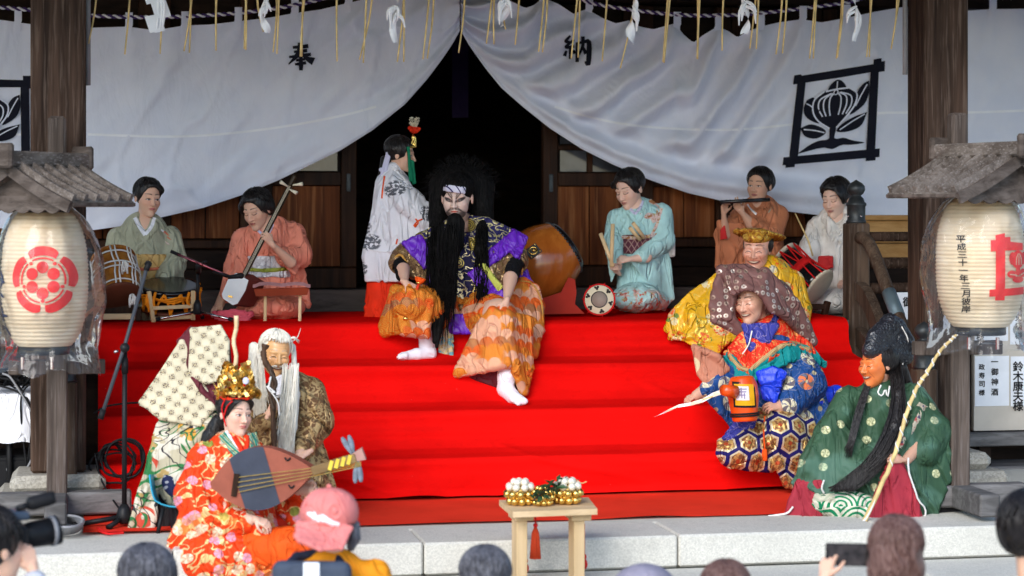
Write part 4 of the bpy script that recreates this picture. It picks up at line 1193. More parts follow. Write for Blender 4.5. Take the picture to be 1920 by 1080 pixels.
        for (l) in ([(1888, 495), (1889, 482), (1893, 474)], [(1900, 495), (1899, 482), (1895, 474)], [(1894, 495), (1894, 478)], [(1875, 512), (1890, 514)], [(1911, 508), (1898, 514)]):
            rline(l, 1.8, M['lampaper'], 'crest_vein', root, 0.006, 8)
        for k, ch in enumerate('平成三十一年三月彼岸'):
            y = 447 + k * 14.4; x = 1789 + k * 0.9 + (2 if k > 5 else 0)
            w_, h_ = 14, 13
            letter(ch, lambda a_, b_, e, x=x, y=y: onl(x + a_ * w_, y - b_ * h_, 0.0045 + e), ink, la, 0.02)
    # crumpled clear bag over it
    bg_ = thing('plastic_bag', 'clear crumpled plastic bag pulled over the %s paper lantern' % where, 'plastic bag', W(cx, ybot, Y), 'clear bags over the lanterns')
    nU, nV = 72, 60; P_ = np.zeros((nV, nU + 1, 3))
    for i in range(nV):
        t = i / (nV - 1); z = -0.10 + (Hh + 0.17) * t
        tt = min(1, max(0, (z) / Hh)); base = rad(tt) if 0 <= z <= Hh else (rad(0) if z < 0 else rad(1) * (1 - 0.55 * (z - Hh) / 0.07))
        base = max(base + 0.012, Rr * (0.98 - 0.1 * t) if t < 0.45 else 0)
        for j in range(nU + 1):
            a = 2 * math.pi * (j % nU) / nU
            cr = 0.022 * abs(n1(math.cos(a) * 2.2 + 3, math.sin(a) * 2.2, t * 3.0 + side)) + 0.008 * abs(n1(math.cos(a) * 6, math.sin(a) * 6, t * 8))
            ear = 0.05 * max(0, math.cos(a - (0.0 if side < 0 else math.pi))) ** 6 * max(0, math.sin(t * 3.1 + 0.2))
            flare = 0.03 * max(0, 0.12 - t) / 0.12
            r = base + cr + ear + flare
            P_[i, j] = o + Vector((math.cos(a) * r, math.sin(a) * r, z + (0.03 * n1(math.cos(a) * 2, math.sin(a) * 2, 9.0) if i == 0 else 0)))
    grid_obj('film', P_, M['film'], bg_)
lantern(84, 398, 648, 80, 8.8, 107, 218, 965, (-48, 212, 308, 378, R(-22)), -1)
lantern(1838, 373, 612, 82, 9.0, 1795, 212, 950, (1700, 1984, 290, 362, R(27)), 1)
# ------------------------------------------------------------------ people: skin, hair, heads, hands
def skin_mat():
    m = Mat('skin', 0.55, 0, 0.25); c = m.attr('Col'); n = m.noise(40.0, None, 3.0)
    m.color(c); m.P.inputs['Subsurface Weight'].default_value = 0.12; m.P.inputs['Subsurface Radius'].default_value = (0.02, 0.008, 0.004); m.P.inputs['Subsurface Scale'].default_value = 0.3
    m.bump(n, 0.12, 0.003); return m.mat
M['skin'] = skin_mat()
def mask_mat():
    m = Mat('lacquered_mask', 0.3, 0, 0.5); m.color(m.attr('Col')); m.bump(m.noise(30.0), 0.08, 0.004); return m.mat
M['mask'] = mask_mat()
def hair_mat(name, c, c2, rough=0.35):
    m = Mat(name, rough, 0, 0.06 if rough > .55 else 0.28)
    n = m.noise(1.0, m.scale(m.coord(), (160, 160, 14)), 3.0)
    m.color(m.mix(n.step(0.35, 0.7), c, c2)); m.bump(n, 0.6, 0.006); return m.mat
M['hair'] = hair_mat('black_hair', (0.006, 0.005, 0.005), (0.022, 0.018, 0.017))
M['wig'] = hair_mat('black_wig_hair', (0.003, 0.003, 0.003), (0.010, 0.009, 0.009), 0.6)
M['white_hair'] = hair_mat('white_hair', (0.70, 0.66, 0.56), (0.84, 0.80, 0.70), 0.7)
M['grey_hair'] = hair_mat('greying_hair', (0.05, 0.05, 0.06), (0.16, 0.16, 0.18), 0.45)
M['brown_hair'] = hair_mat('brown_hair', (0.08, 0.035, 0.028), (0.22, 0.13, 0.11), 0.45)
SKIN = (0.68, 0.41, 0.29); PALE = (0.74, 0.49, 0.38)

class Head:
    def __init__(s, fig, c, h, yaw, pitch=0, roll=0): s.fig, s.c, s.h, s.R = fig, c, h, rotm(yaw, pitch, roll)
    def L(s, x, y, z):
        v = s.R @ np.array([x, y, z]) * s.h
        return (s.c[0] + v[0], s.c[1] - v[2], (s.c[2] if len(s.c) > 2 else 0) + v[1])
    def e(s, S, p, r, k=None, sub=False): S.ell(s.L(*p), np.array(r) * s.h, s.R, (s.h * 0.06 if k is None else k * s.h), sub); return s
    def c_(s, S, a, b, ra, rb, k=0.05, sub=False): S.cap(s.L(*a), s.L(*b), ra * s.h, rb * s.h, k * s.h, sub); return s
    def loc(s, v):
        c = np.array([s.c[0], s.c[2] if len(s.c) > 2 else 0.0, -s.c[1]]); return (v - c) @ s.R / s.h
    def skull(s, S, mask=False, smile=0.0, jaw=1.0, ears=True):
        e = s.e
        e(S, (0, .06, .14), (.325, .40, .36)); e(S, (0, -.13, -.14), (.265 * jaw, .25, .33), .1)
        e(S, (0, -.27, -.41), (.10 * jaw, .10, .085), .1)
        for g in (-1, 1):
            e(S, (g * .15, -.24 - .02 * smile, -.10 + .03 * smile), (.10 + .03 * smile, .11 + .03 * smile, .10 + .02 * smile), .08)
            if ears: e(S, (g * .325, .05, -.03), (.028, .07, .115), .03)
        e(S, (0, -.315, .085), (.21, .055, .05), .06)
        for g in (-1, 1): e(S, (g * .125, -.40, .005), (.085, .055, .045), .05, True)
        for g in (-1, 1): e(S, (g * .125, -.318, .0), (.066, .052, .04), .02)
        s.c_(S, (0, -.36, .03), (0, -.44, -.13), .026, .045, .04)
        for g in (-1, 1): e(S, (g * .05, -.395, -.14), (.04, .045, .032), .025)
        if not mask:
            e(S, (0, -.375, -.228), (.085, .04, .022), .025); e(S, (0, -.37, -.268), (.07, .04, .024), .025)
        return s
    def paint(s, v, skin=SKIN, lip=(0.45, 0.10, 0.09), brow=(0.03, 0.02, 0.018), eye=1.0, smile=0.0, makeup=None, line=0.35, blush=0.25):
        q = s.loc(v); x, y, z = q.T; ax = np.abs(x); n = len(v)
        C = np.tile(np.array(skin, float), (n, 1))
        def put(mask, c, a=1.0):
            w = np.clip(mask, 0, 1)[:, None] * a; C[:] = C * (1 - w) + np.array(c) * w
        sg = lambda d, w: np.clip(0.5 - d / w, 0, 1)
        fr = (y < -.12)
        put(sg(np.hypot((ax - .17) / .13, (z + .10) / .09) - 1, .6) * fr, (skin[0] * 1.02, skin[1] * .68, skin[2] * .62), blush)
        zb = .115 + (.03 if makeup is None else 0) - 1.6 * (ax - .13) ** 2
        put(sg(np.abs(z - zb) - .014 * (1.2 - ax / .25), .012) * (ax > .05) * (ax < .225) * fr, brow, .9)
        put(sg(np.hypot(ax / .03, (z + .165) / .01) - 1, .8) * fr * (ax > .01), (skin[0] * .3, skin[1] * .2, skin[2] * .2), .7)
        if eye > 0.5:
            put(sg(np.hypot((ax - .125) / .062, z / .021) - 1, .3) * fr, (.62, .58, .55))
            put(sg(np.hypot((ax - .125) / .024, z / .024) - 1, .3) * fr, (.012, .008, .007))
            put(sg(np.abs(z - .024 + 5 * (ax - .125) ** 2) - .008, .01) * (ax > .055) * (ax < .2) * fr, (.02, .013, .012))
        else:  # lowered lids or laughing slits
            cv = 6.0 if smile else -4.0
            put(sg(np.abs(z + (.004 if smile else .018) - (-cv) * -1 * 0 + cv * (ax - .125) ** 2 * (1 if smile else 1)) - .009, .01) * (ax > .055) * (ax < .2) * fr, (.03, .017, .013))
            put(sg(np.abs(z - .035 + 4 * (ax - .125) ** 2) - .006, .012) * (ax > .06) * (ax < .2) * fr, (skin[0] * .55, skin[1] * .4, skin[2] * .4), .6)
        if smile:
            zc = -.265 + 1.5 * x ** 2 * smile
            put(sg(np.abs(z - zc) - .034 * np.clip(1 - (ax / .165) ** 2, 0, 1), .012) * (ax < .165) * fr, (.10, .02, .015))
            put(sg(np.abs(z - zc - .012) - .014 * np.clip(1 - (ax / .12) ** 2, 0, 1), .01) * (ax < .12) * fr, (.62, .55, .42))
            for o in (.052, -.05): put(sg(np.abs(z - zc - o * np.clip(1.1 - (ax / .17) ** 2, 0, 1)) - .010, .012) * (ax < .155) * fr, lip, .8)
            # creases beside the mouth and on the brow
            put(sg(np.abs(ax - .15 - .30 * np.clip(-.10 - z, 0, .2)) - .007, .012) * (z > -.26) * (z < -.10) * fr, (skin[0] * .5, skin[1] * .38, skin[2] * .36), .8)
            for zz in (.19, .235): put(sg(np.abs(z - zz - .15 * x * x) - .005, .012) * (ax < .17) * fr, (skin[0] * .6, skin[1] * .5, skin[2] * .45), .55)
            for o in (0, .03): put(sg(np.abs(z - .02 + o + .5 * (ax - .2)) - .004, .01) * (ax > .2) * (ax < .26) * fr, (skin[0] * .55, skin[1] * .42, skin[2] * .4), .6)
        else:
            put(sg(np.hypot(x / .088, (z + .247) / .036) - 1, .35) * fr, lip)
            put(sg(np.abs(z + .247 + .15 * ax) - .004, .008) * (ax < .085) * fr, tuple(a * .35 for a in lip), .9)
        if makeup: makeup(put, sg, x, y, z, ax, fr)
        return C
    def hair(s, name='hair', extra=(), mat='hair', line=0.0, low=False, parent=None, vol=1.0, res=1.4, cut=True, fold=(1.2, 7)):
        S = Soft(res, 4); h = s.h
        s.e(S, (0, .075, .155), (.365 * vol, .435 * vol, .385 * vol))
        for (p, r) in extra:
            if len(p) == 3 and len(r) == 3: s.e(S, p, r, .06)
        if cut:
            s.e(S, (0, -.44, -.09 + line), (.335, .43, .44), .03, True)
            if not low: s.e(S, (0, -.05, -.46), (.44, .36, .36), .05, True)
        for q in extra:
            if len(q[0]) == 4: s.e(S, q[0][:3], q[1], .03, q[0][3] == 'sub')
        S.fold(fold[0], fold[1], (0.3, 1, 0.2), 6.0)
        o = s.fig.soft(name, S, M[mat], 1, parent)
        strands(s, mat, 170, seed=int(s.c[0]), parent=o, r=(.365 * vol + .012, .435 * vol + .012, .385 * vol + .012), face=not low)
        return o

def strands(H, mat, n=240, low=1.75, parent=None, w=.010, face=True, seed=1, r=(.375, .445, .395), wave=.0):
    """fine locks combed over the head from the crown"""
    rs = random.Random(seed); b = MB(); f = H.fig
    for k in range(n):
        th = rs.uniform(0, 2 * math.pi); p0 = rs.uniform(.05, .9); p1 = min(low, p0 + rs.uniform(.5, 1.1)); o = rs.uniform(.985, 1.035); tw = rs.uniform(-.25, .25); pts = []
        for i in range(7):
            ph = p0 + (p1 - p0) * i / 6; t = th + tw * i / 6 + wave * math.sin(i * 1.9 + k)
            pts.append((r[0] * o * math.sin(ph) * math.cos(t), .075 + r[1] * o * math.sin(ph) * math.sin(t), .155 + r[2] * o * math.cos(ph)))
        if face: pts = [q for q in pts if not (q[1] < -.16 and q[2] < .30) and not (q[1] < .02 and q[2] < .02)]
        if len(pts) < 4: continue
        m = len(pts); b.tube([f.w(H.L(*q)) for q in pts], [H.h * f.s * w * (.35 + .65 * math.sin(math.pi * (i + .5) / m)) for i in range(m)], 4)
    if b.v: tag(b.build('hair_strands', M[mat], parent or f.root, True), kind='stuff')

def hand(S, wrist, D, N, L, curl=0.45, thumb=1, spread=0.10, tcurl=0.4):
    """palm, four jointed fingers and a thumb; D points along the hand, N out of its back"""
    w = Soft.q(wrist); D = Soft.q(D); D = D / np.linalg.norm(D); N = Soft.q(N); N = N - D * (N @ D); N = N / np.linalg.norm(N); T = np.cross(D, N) * thumb
    back = lambda p: (p[0], -p[2], p[1])
    kn = []
    for i, o in enumerate((.19, .065, -.06, -.17)):
        k_ = w + D * L * (.50, .52, .50, .46)[i] + T * L * o; kn.append(k_)
        S.cap(back(w + T * L * o * .55 + D * L * .04), back(k_), .085 * L, .078 * L, .03 * L)
    S.ell(back(w + D * L * .22 + T * L * .16 - N * L * .05), np.array([.11, .09, .16]) * L, None, .04 * L)
    S.cap(back(w - D * L * .15), back(w + D * L * .12), .115 * L, .125 * L, .05 * L)
    for i in range(4):
        ln = L * (.42, .47, .44, .34)[i]; p = kn[i]; a = 0; sp = (.19, .065, -.06, -.17)[i] * spread * 6
        for j, (fr, bend) in enumerate(((.44, 60), (.31, 75), (.25, 45))):
            a += R(bend) * (curl if not hasattr(curl, '__len__') else curl[i])
            d = D * math.cos(a) - N * math.sin(a) + T * sp * math.cos(a); d /= np.linalg.norm(d)
            q_ = p + d * ln * fr; S.cap(back(p), back(q_), (.060, .054, .048)[j] * L, (.054, .048, .040)[j] * L, .012 * L); p = q_
    p = w + D * L * .17 + T * L * .19 - N * L * .03
    d = D * .62 + T * .70 - N * .25; d /= np.linalg.norm(d); q_ = p + d * L * .27; S.cap(back(p), back(q_), .078 * L, .060 * L, .03 * L)
    d2 = D * .85 + T * (.35 - tcurl) - N * (.2 + tcurl); d2 /= np.linalg.norm(d2); S.cap(back(q_), back(q_ + d2 * L * .24), .058 * L, .045 * L, .015 * L)

def body(fig, head, torso, arms, skin=SKIN, hands=(), headres=None, paint={}, skull={}, parent=None, plainhead=False):
    """one continuous figure: head, neck, trunk and limbs, hands; torso/arms are chains (px, py, d, r)"""
    V_, F_, C_ = [], [], []
    def add(S, col, sm=1):
        v, f = S.mesh(sm)
        if Fig.flip(v, f): f = f[:, ::-1]
        n = sum(len(q) for q in V_); V_.append(v); F_.append(f + n); C_.append(col(v))
    flat = lambda v: np.tile(np.array(skin, float), (len(v), 1))
    S = Soft(headres or max(0.9, head.h / 72), head.h * .05)
    head.skull(S, **skull)
    t = torso[0]; a = head.L(0, .10, -.25); S.cap(a, t[:3], head.h * .175, head.h * .19, head.h * .08)
    add(S, (lambda v: head.paint(v, skin, **paint)))
    S = Soft(3.0, 8); S.chain(torso, sq=.75)
    for c in arms: S.chain(c)
    add(S, flat)
    for hd in hands:
        S = Soft(max(0.8, hd['L'] / 48), 2); kw = dict(hd); el = kw.pop('elbow', None)
        hand(S, **kw)
        if el: S.cap(el[:3], hd['wrist'], el[3], hd['L'] * .125, hd['L'] * .08)
        add(S, flat)
    v = np.concatenate(V_); f = np.concatenate(F_)
    return mesh_obj('body', fig.wa(v), f, M['skin'], parent or fig.root, True, col=np.concatenate(C_))

def person(name, label, Y0, px, py, group=None, cat='person'):
    f = Fig(Y0, None, px); f.root = thing('person', label, cat, W(px, py, Y0), group); return f
def obi(f, name, cx, y0, y1, rx, mat, d=0, sq=.8, rot=0, parent=None):
    S = Soft(1.8, 2.5); S.cap((cx, y0 - 20, d), (cx, y1 + 20, d), rx, rx, sq=sq)
    S.box((cx, y0 - 100, d), (300, 300, 100), 1, None, 2, True); S.box((cx, y1 + 100, d), (300, 300, 100), 1, None, 2, True)
    S.fold(1.0, 14, (1, 0, 0), 5)
    f.soft(name, S, mat, 1, parent); return S

# ------------------------------------------------------------------ costume cloths
def uvs(m):
    n = m.N.new('ShaderNodeUVMap'); n.uv_map = 'UVMap'; sp = m.N.new('ShaderNodeSeparateXYZ'); m.L.new(n.outputs[0], sp.inputs[0])
    return V(m, sp.outputs[0]), V(m, sp.outputs[1])
class Cloth(Mat):
    def __init__(s, name, base, rough=0.6, var=0.12, sheen=0.1, spec=0.1):
        super().__init__(name, rough, 0, spec); s.u, s.v = uvs(s); s.uv = s.vec(s.u, s.v)
        n = s.noise(11.0); s.cur = s.mix(n.step(0.3, 0.7), tuple(q * (1 - var) for q in base), tuple(min(1, q * (1 + var)) for q in base))
        s.met = None; s.ro = rough; s.P.inputs['Sheen Weight'].default_value = 0
    def lay(s, mask, c, metal=0.0, a=1.0):
        s.cur = s.mix(mask * a if a != 1 else mask, s.cur, c)
        if metal:
            s.met = mask * metal if s.met is None else s.met.mx(mask * metal)
        return s
    def done(s, weave=0.15, crease=0.4, relief=None):
        s.color(s.cur)
        if s.met is not None: s.metal(s.met); s.rough(s.met * -0.25 + s.ro)
        s.bump(s.noise(800.0, detail=1.0), weave, 0.002)
        if relief is not None: s.bump(relief, 0.3, 0.004)
        cr = (s.noise(11.0, s.scale(s.coord(), (1.0, 1.0, 0.3)), 2.0, 0.5, 1.0) - 0.5).ab().step(0.0, 0.06)
        s.bump(cr, min(1.0, crease * 1.5), 0.014)
        s.bump(s.noise(30.0, s.scale(s.coord(), (1.0, 1.0, 0.28)), 3.0, 0.55, 0.5), crease * .6, 0.02)
        return s.mat
    # masks in metres of cloth
    def dots(s, sc, r, keep=1.0, rnd=.5, soft=.02, off=0.0):
        vec = s.vec(s.u + off, s.v + off * .7) if off else s.uv
        d, a, b = s.voro(sc, vec, '2D', rnd); m = d.step(r + soft, r - soft) if False else (1 - d.step(r - soft, r + soft))
        return (m * a.lt(keep) if keep < 1 else m), d, a
    def swirl(s, sc, r, rnd, arms=3.0, turn=70.0):
        n = s.N.new('ShaderNodeTexVoronoi'); n.voronoi_dimensions = '2D'; s.put(n.inputs['Vector'], s.uv); n.inputs['Scale'].default_value = sc; n.inputs['Randomness'].default_value = rnd
        sp = s.N.new('ShaderNodeSeparateXYZ'); s.L.new(n.outputs['Position'], sp.inputs[0]); x, y = s.u - V(s, sp.outputs[0]), s.v - V(s, sp.outputs[1])
        return (x._o('ARCTAN2', y) * arms + (x * x + y * y).sq() * turn * sc / 8.0).sin().gt(0.3)
    def scroll(s, sc, w, off=0.0):
        n = s.noise(sc, s.vec(s.u + off, s.v - off), 1.5, 0.5, 0.9); return 1 - (n - 0.5).ab().step(w * .6, w * 1.2)
    def blot(s, sc, lo, hi, off=0.0):
        return s.noise(sc, s.vec(s.u + off, s.v + off), 3.0, .6).step(lo, hi)
    def hexd(s, size):
        X, Y = s.u / size, s.v / size; q = 1.7320508
        ax, ay = X.mod(1.0) - .5, Y.mod(q) - q / 2; bx, by = (X - .5).mod(1.0) - .5, (Y - q / 2).mod(q) - q / 2
        def hd(x, y): return (x.ab()).mx(x.ab() * .5 + y.ab() * .8660254)
        return hd(ax, ay).mn(hd(bx, by))      # 0 at the centre, .5 at the border
    def scales(s, w, h):
        r = s.v / h; row = r.fl(); off = row.mod(2.0) * .5; x = (s.u / w + off).fr() - .5; y = r.fr() * (h / w)
        return (x * x + y * y).sq(), row

C_ = {}
def mk(name, base, f=None, **kw):
    d = {k: kw.pop(k) for k in ('weave', 'crease') if k in kw}
    c = Cloth(name, base, **kw)
    if f: f(c)
    C_[name] = c.done(**d)
GOLD = (0.62, 0.40, 0.10); PGOLD = (0.66, 0.55, 0.33)
def f_sage(c):
    m, d, a = c.dots(9, .10, .25); c.lay(m, (0.42, 0.42, 0.33), a=.4)
mk('sage_silk', (0.37, 0.37, 0.265), f_sage, rough=.55)
def f_obigold(c):
    X, Y = c.u * 9.0, c.v * 9.0; e = ((X + Y).fr() - .5).ab().mn(((X - Y).fr() - .5).ab())
    c.lay(1 - e.step(.03, .07), (0.36, 0.17, 0.045), a=.7); c.lay(c.blot(30, .5, .6), (0.62, 0.42, 0.18), .2, .6)
mk('gold_obi', (0.55, 0.34, 0.12), f_obigold, rough=.5)
mk('coral_silk', (0.76, 0.25, 0.165), None, rough=.5)
def f_silver(c): c.lay(c.scroll(26, .035), (0.38, 0.38, 0.42), .2, .8); c.lay(c.blot(22, .56, .62), (0.8, 0.8, 0.82))
mk('silver_obi', (0.60, 0.58, 0.60), f_silver, rough=.45)
mk('lime_cord', (0.30, 0.34, 0.05)); mk('coral_cord', (0.60, 0.16, 0.08)); mk('white_silk', (0.78, 0.78, 0.82), None, rough=.6); mk('lavender_silk', (0.55, 0.55, 0.72))
def f_miko(c):
    m, d, a = c.dots(6.6, .29, .6, .8, .03); leaf = c.blot(64, .45, .49)
    c.lay(m * leaf, (0.055, 0.065, 0.085), a=.9); 
mk('crane_white_robe', (0.74, 0.75, 0.81), f_miko, rough=.75, var=.05)
mk('scarlet', (0.78, 0.035, 0.010), None, rough=.7); mk('orange_red_cord', (0.75, 0.09, 0.01)); mk('green_ribbon', (0.01, 0.20, 0.10))
def f_hakama(c):
    d, row = c.scales(.062, .036)
    rid = row + d.gt(.5); band = c.noise(1.0, c.vec(c.u * 1.6, rid * 5.37), 1.0)
    c.lay(band.step(.46, .47), (0.60, 0.19, 0.014), .2); c.lay(band.step(.55, .56), (0.66, 0.42, 0.32)); c.lay(1 - band.step(.37, .38), (0.26, 0.13, 0.08), .2)
    c.lay(((d * 50.0).sin()).gt(.45), (0.62, 0.07, 0.006), a=.55); c.lay(((d * 50.0).sin()).lt(-.72), (0.66, 0.40, 0.10), .3, .75)
mk('wave_brocade', (0.62, 0.055, 0.004), f_hakama, rough=.65, crease=.35)
def f_navygold(c): c.lay(c.scroll(24, .03), PGOLD, .7); m, d, a = c.dots(10, .28, .35); c.lay(m * ((d * 60.0).sin().gt(0)), (0.55, 0.42, 0.12), .6)
mk('navy_gold_brocade', (0.016, 0.014, 0.06), f_navygold, rough=.5)
def f_kata(c):
    c.lay(c.scroll(22, .045), (0.50, 0.44, 0.22), .6); m, d, a = c.dots(11, .42, .5); c.lay(m, (0.40, 0.30, 0.06), .5); c.lay(m * ((d * 55.0).sin().gt(.5)), (0.05, 0.04, 0.05))
mk('shoulder_brocade', (0.02, 0.018, 0.075), f_kata, rough=.5)
mk('purple_satin', (0.115, 0.016, 0.42), None, rough=.35, spec=.35, crease=.4)
def f_browngold(c): c.lay(c.scroll(15, .05), (0.46, 0.31, 0.16), .6); c.lay(c.scroll(40, .04, 3.0), (0.30, 0.19, 0.08), .5)
mk('brown_gold_brocade', (0.14, 0.075, 0.04), f_browngold, rough=.42, crease=.5)
mk('ochre_trim', (0.52, 0.27, 0.06)); mk('yellowgreen_trim', (0.48, 0.50, 0.10)); mk('black_knit', (0.008, 0.008, 0.009), None, rough=.9)
def f_sash(c):
    m, d, a = c.dots(13, .33, 1, .25); c.lay(m, (0.16, 0.42, 0.48)); c.lay(m * d.step(.22, .2) * 0 + (1 - d.step(.07, .09)), (0.7, 0.6, 0.3), .3); c.lay(c.scroll(30, .03), (0.55, 0.42, 0.16), .5)
mk('pale_gold_sash', (0.52, 0.50, 0.36), f_sash)
def f_headband(c): X = (c.u * 26.0 + c.v * 20).fr(); c.lay(X.lt(.2), (0.03, 0.025, 0.10))
mk('striped_headband', (0.6, 0.6, 0.72), f_headband)
def f_aqua(c):
    low = 1 - c.v.step(-1.625, -1.575); b = c.blot(16, .48, .54); c.lay(low * b, (0.62, 0.40, 0.34)); c.lay(low * c.blot(36, .55, .6, 2.0), (0.50, 0.12, 0.08)); c.lay(low * c.blot(30, .56, .62, 5.0), (0.45, 0.35, 0.16))
mk('aqua_silk', (0.42, 0.67, 0.66), f_aqua, rough=.5)
def f_aquatrim(c): c.lay(c.blot(30, .5, .55), (0.40, 0.17, 0.07)); c.lay(c.blot(44, .57, .62, 1.3), (0.5, 0.36, 0.16))
mk('blush_floral', (0.66, 0.50, 0.46), f_aquatrim)
def f_plum(c): X = ((c.u * 34.0 + c.v * 20.0).fr() - .5).ab(); c.lay(X.lt(.1), (0.34, 0.20, 0.18)); c.lay(((c.u * 34.0 - c.v * 20.0).fr() - .5).ab().lt(.08), (0.3, 0.18, 0.16))
mk('plum_obi', (0.10, 0.03, 0.045), f_plum)
mk('cinnamon_silk', (0.48, 0.175, 0.085), None, rough=.5); mk('cream_silk', (0.73, 0.69, 0.64), None, rough=.6, crease=.4); mk('red_lining', (0.55, 0.03, 0.03))
def f_yellow(c):
    fl, d, a = c.dots(8.5, .36, .6, .8); p = c.blot(60, .48, .54); c.lay(fl * p, (0.70, 0.10, 0.02)); c.lay(fl * (1 - p) * a.lt(.3), (0.66, 0.46, 0.24))
    g, d2, a2 = c.dots(14, .2, .45, 1, .02, 3.3); c.lay(g * c.blot(40, .45, .5), (0.14, 0.22, 0.03)); w, d3, a3 = c.dots(11, .24, .4, 1, .02, 7.7); c.lay(w * c.blot(70, .42, .48), (0.72, 0.62, 0.36)); c.lay(c.scroll(12, .015), (0.72, 0.50, 0.08), .4)
mk('yellow_brocade', (0.74, 0.40, 0.012), f_yellow, rough=.4, spec=.25, crease=.5)
def f_hat(c): m, d, a = c.dots(38, .36, .7); c.lay(m, (0.56, 0.36, 0.07), .2); c.lay(c.scroll(40, .06), (0.26, 0.09, 0.015))
mk('gold_hat_cloth', (0.46, 0.24, 0.03), f_hat, rough=.4)
def f_hood9(c):
    m, d, a = c.dots(34, .36, .8, .12); c.lay(m * a.lt(.6), (0.25, 0.17, 0.135), .4); c.lay(m * a.lt(.26), (0.46, 0.38, 0.33), .5); c.lay(m * (1 - d.step(.10, .14)), (0.14, 0.08, 0.07))
mk('coin_dot_brocade', (0.155, 0.075, 0.068), f_hood9, rough=.45, crease=.4)
def f_redcape(c): c.lay(c.blot(30, .56, .62), (0.70, 0.30, 0.08), .2, .7); c.lay(c.scroll(34, .02), (0.66, 0.36, 0.12), .3, .6)
mk('red_gold_cape', (0.66, 0.028, 0.012), f_redcape, rough=.5)
mk('gold_fringe', (0.46, 0.32, 0.15), lambda c: c.lay((c.u * 160.0).fr().lt(.4), (0.30, 0.2, 0.09))); mk('teal_frill', (0.006, 0.20, 0.205), None, rough=.5, crease=.6)
def f_blue(c): c.lay(c.scroll(22, .02), (0.30, 0.24, 0.42), .2, .6)
mk('royal_scarf', (0.04, 0.045, 0.26), f_blue); mk('blue_satin', (0.012, 0.045, 0.62), None, rough=.33, spec=.35, crease=.5)
def f_roundel(c):
    m, d, a = c.dots(7.6, .30, .85, .55, .015); c.lay(m, (0.62, 0.57, 0.40)); c.lay(m * a.lt(.30), (0.62, 0.16, 0.06)); c.lay(m * c.swirl(7.6, .3, .55), (0.13, 0.11, 0.13)); c.lay(m * (1 - d.step(.045, .06)), (0.5, 0.42, 0.25)); c.lay(c.scroll(26, .02), (0.10, 0.13, 0.24)); m2, d2, a2 = c.dots(17, .2, .3, 1, .03, 2.1); c.lay(m2 * (1 - m), (0.40, 0.34, 0.22), .3)
mk('roundel_brocade', (0.012, 0.055, 0.20), f_roundel, rough=.45)
def f_hex(c):
    h = c.hexd(.098); c.lay(h.lt(.415), (0.58, 0.50, 0.33), .3); c.lay(h.lt(.33), (0.22, 0.10, 0.045), .3); c.lay(h.lt(.33) * c.blot(60, .47, .53), (0.56, 0.36, 0.12), .5); c.lay(h.lt(.09), (0.45, 0.08, 0.03))
mk('hexagon_brocade', (0.014, 0.012, 0.10), f_hex, rough=.45)
mk('peach_cloth', (0.46, 0.19, 0.12), lambda c: c.lay(c.dots(8, .36, .5)[0], (0.60, 0.50, 0.30)))
def f_green(c):
    m, d, a = c.dots(10.0, .185, .6, .7, .012); c.lay(m, (0.46, 0.46, 0.27), .25); c.lay(m * c.swirl(10.0, .2, .7, 5.0, 90), (0.26, 0.28, 0.15)); c.lay(c.blot(4, .5, .6), (0.10, 0.20, 0.15), a=.5)
mk('green_robe_silk', (0.036, 0.080, 0.045), f_green, rough=.45, crease=.3)
mk('maroon_cloth', (0.32, 0.03, 0.045), None, rough=.6)
def f_seig(c):
    d, row = c.scales(.14, .075); c.lay(((d * 42.0).sin()).gt(.2), (0.01, 0.20, 0.085)); c.lay(c.noise(4.0, c.uv).gt(.56), (0.46, 0.44, 0.33), a=.8)
mk('green_wave_brocade', (0.60, 0.58, 0.46), f_seig)
mk('patch_floral', (0.42, 0.37, 0.28), lambda c: (c.lay(c.blot(24, .5, .56), (0.35, 0.06, 0.06)), c.lay(c.blot(30, .56, .6, 2.0), (0.06, 0.05, 0.10))))
def f_hood11(c):
    X, Y = c.u * 34.0 + c.v * 5.0, c.v * 34.0 - c.u * 5.0
    a, b = (X.fr() - .5).ab(), (Y.fr() - .5).ab(); sel = ((X.fl() + Y.fl()).mod(2.0)).lt(.5); sq = a.mx(b)
    q = c.noise(230.0, c.uv).gt(.47)
    c.lay(sel * sq.lt(.37) * q, (0.09, 0.06, 0.045)); c.lay(sel * sq.lt(.37) * (a - b).ab().lt(.06), (0.45, 0.38, 0.25), a=.8); c.lay(sel * sq.lt(.10), (0.42, 0.34, 0.2)); c.lay(a.mx(b).gt(.45), (0.44, 0.37, 0.24), a=.6)
mk('crest_diaper_cloth', (0.58, 0.52, 0.37), f_hood11, rough=.7, crease=.2)
def f_floral11(c):
    c.lay(c.blot(7, .46, .5), (0.44, 0.39, 0.27)); m, d, a = c.dots(7, .36, .7, .8); st = ((c.v * 95.0 + d * 20.0).sin().gt(.2)); c.lay(m * a.lt(.3) * st, (0.50, 0.07, 0.04)); c.lay(m * a.gt(.3) * st * a.lt(.5), (0.62, 0.30, 0.05)); c.lay(c.scroll(7, .02), (0.03, 0.16, 0.05)); c.lay(c.scroll(9, .014, 4.0), (0.03, 0.025, 0.03)); c.lay(c.blot(12, .58, .62, 6.0), (0.40, 0.27, 0.10))
mk('cream_floral_robe', (0.58, 0.53, 0.43), f_floral11, rough=.55)
mk('wine_lining', (0.11, 0.022, 0.03)); mk('dark_lining', (0.02, 0.018, 0.02)); mk('indigo_print', (0.015, 0.02, 0.06), lambda c: c.lay(c.dots(40, .25)[0], (0.25, 0.26, 0.3)))
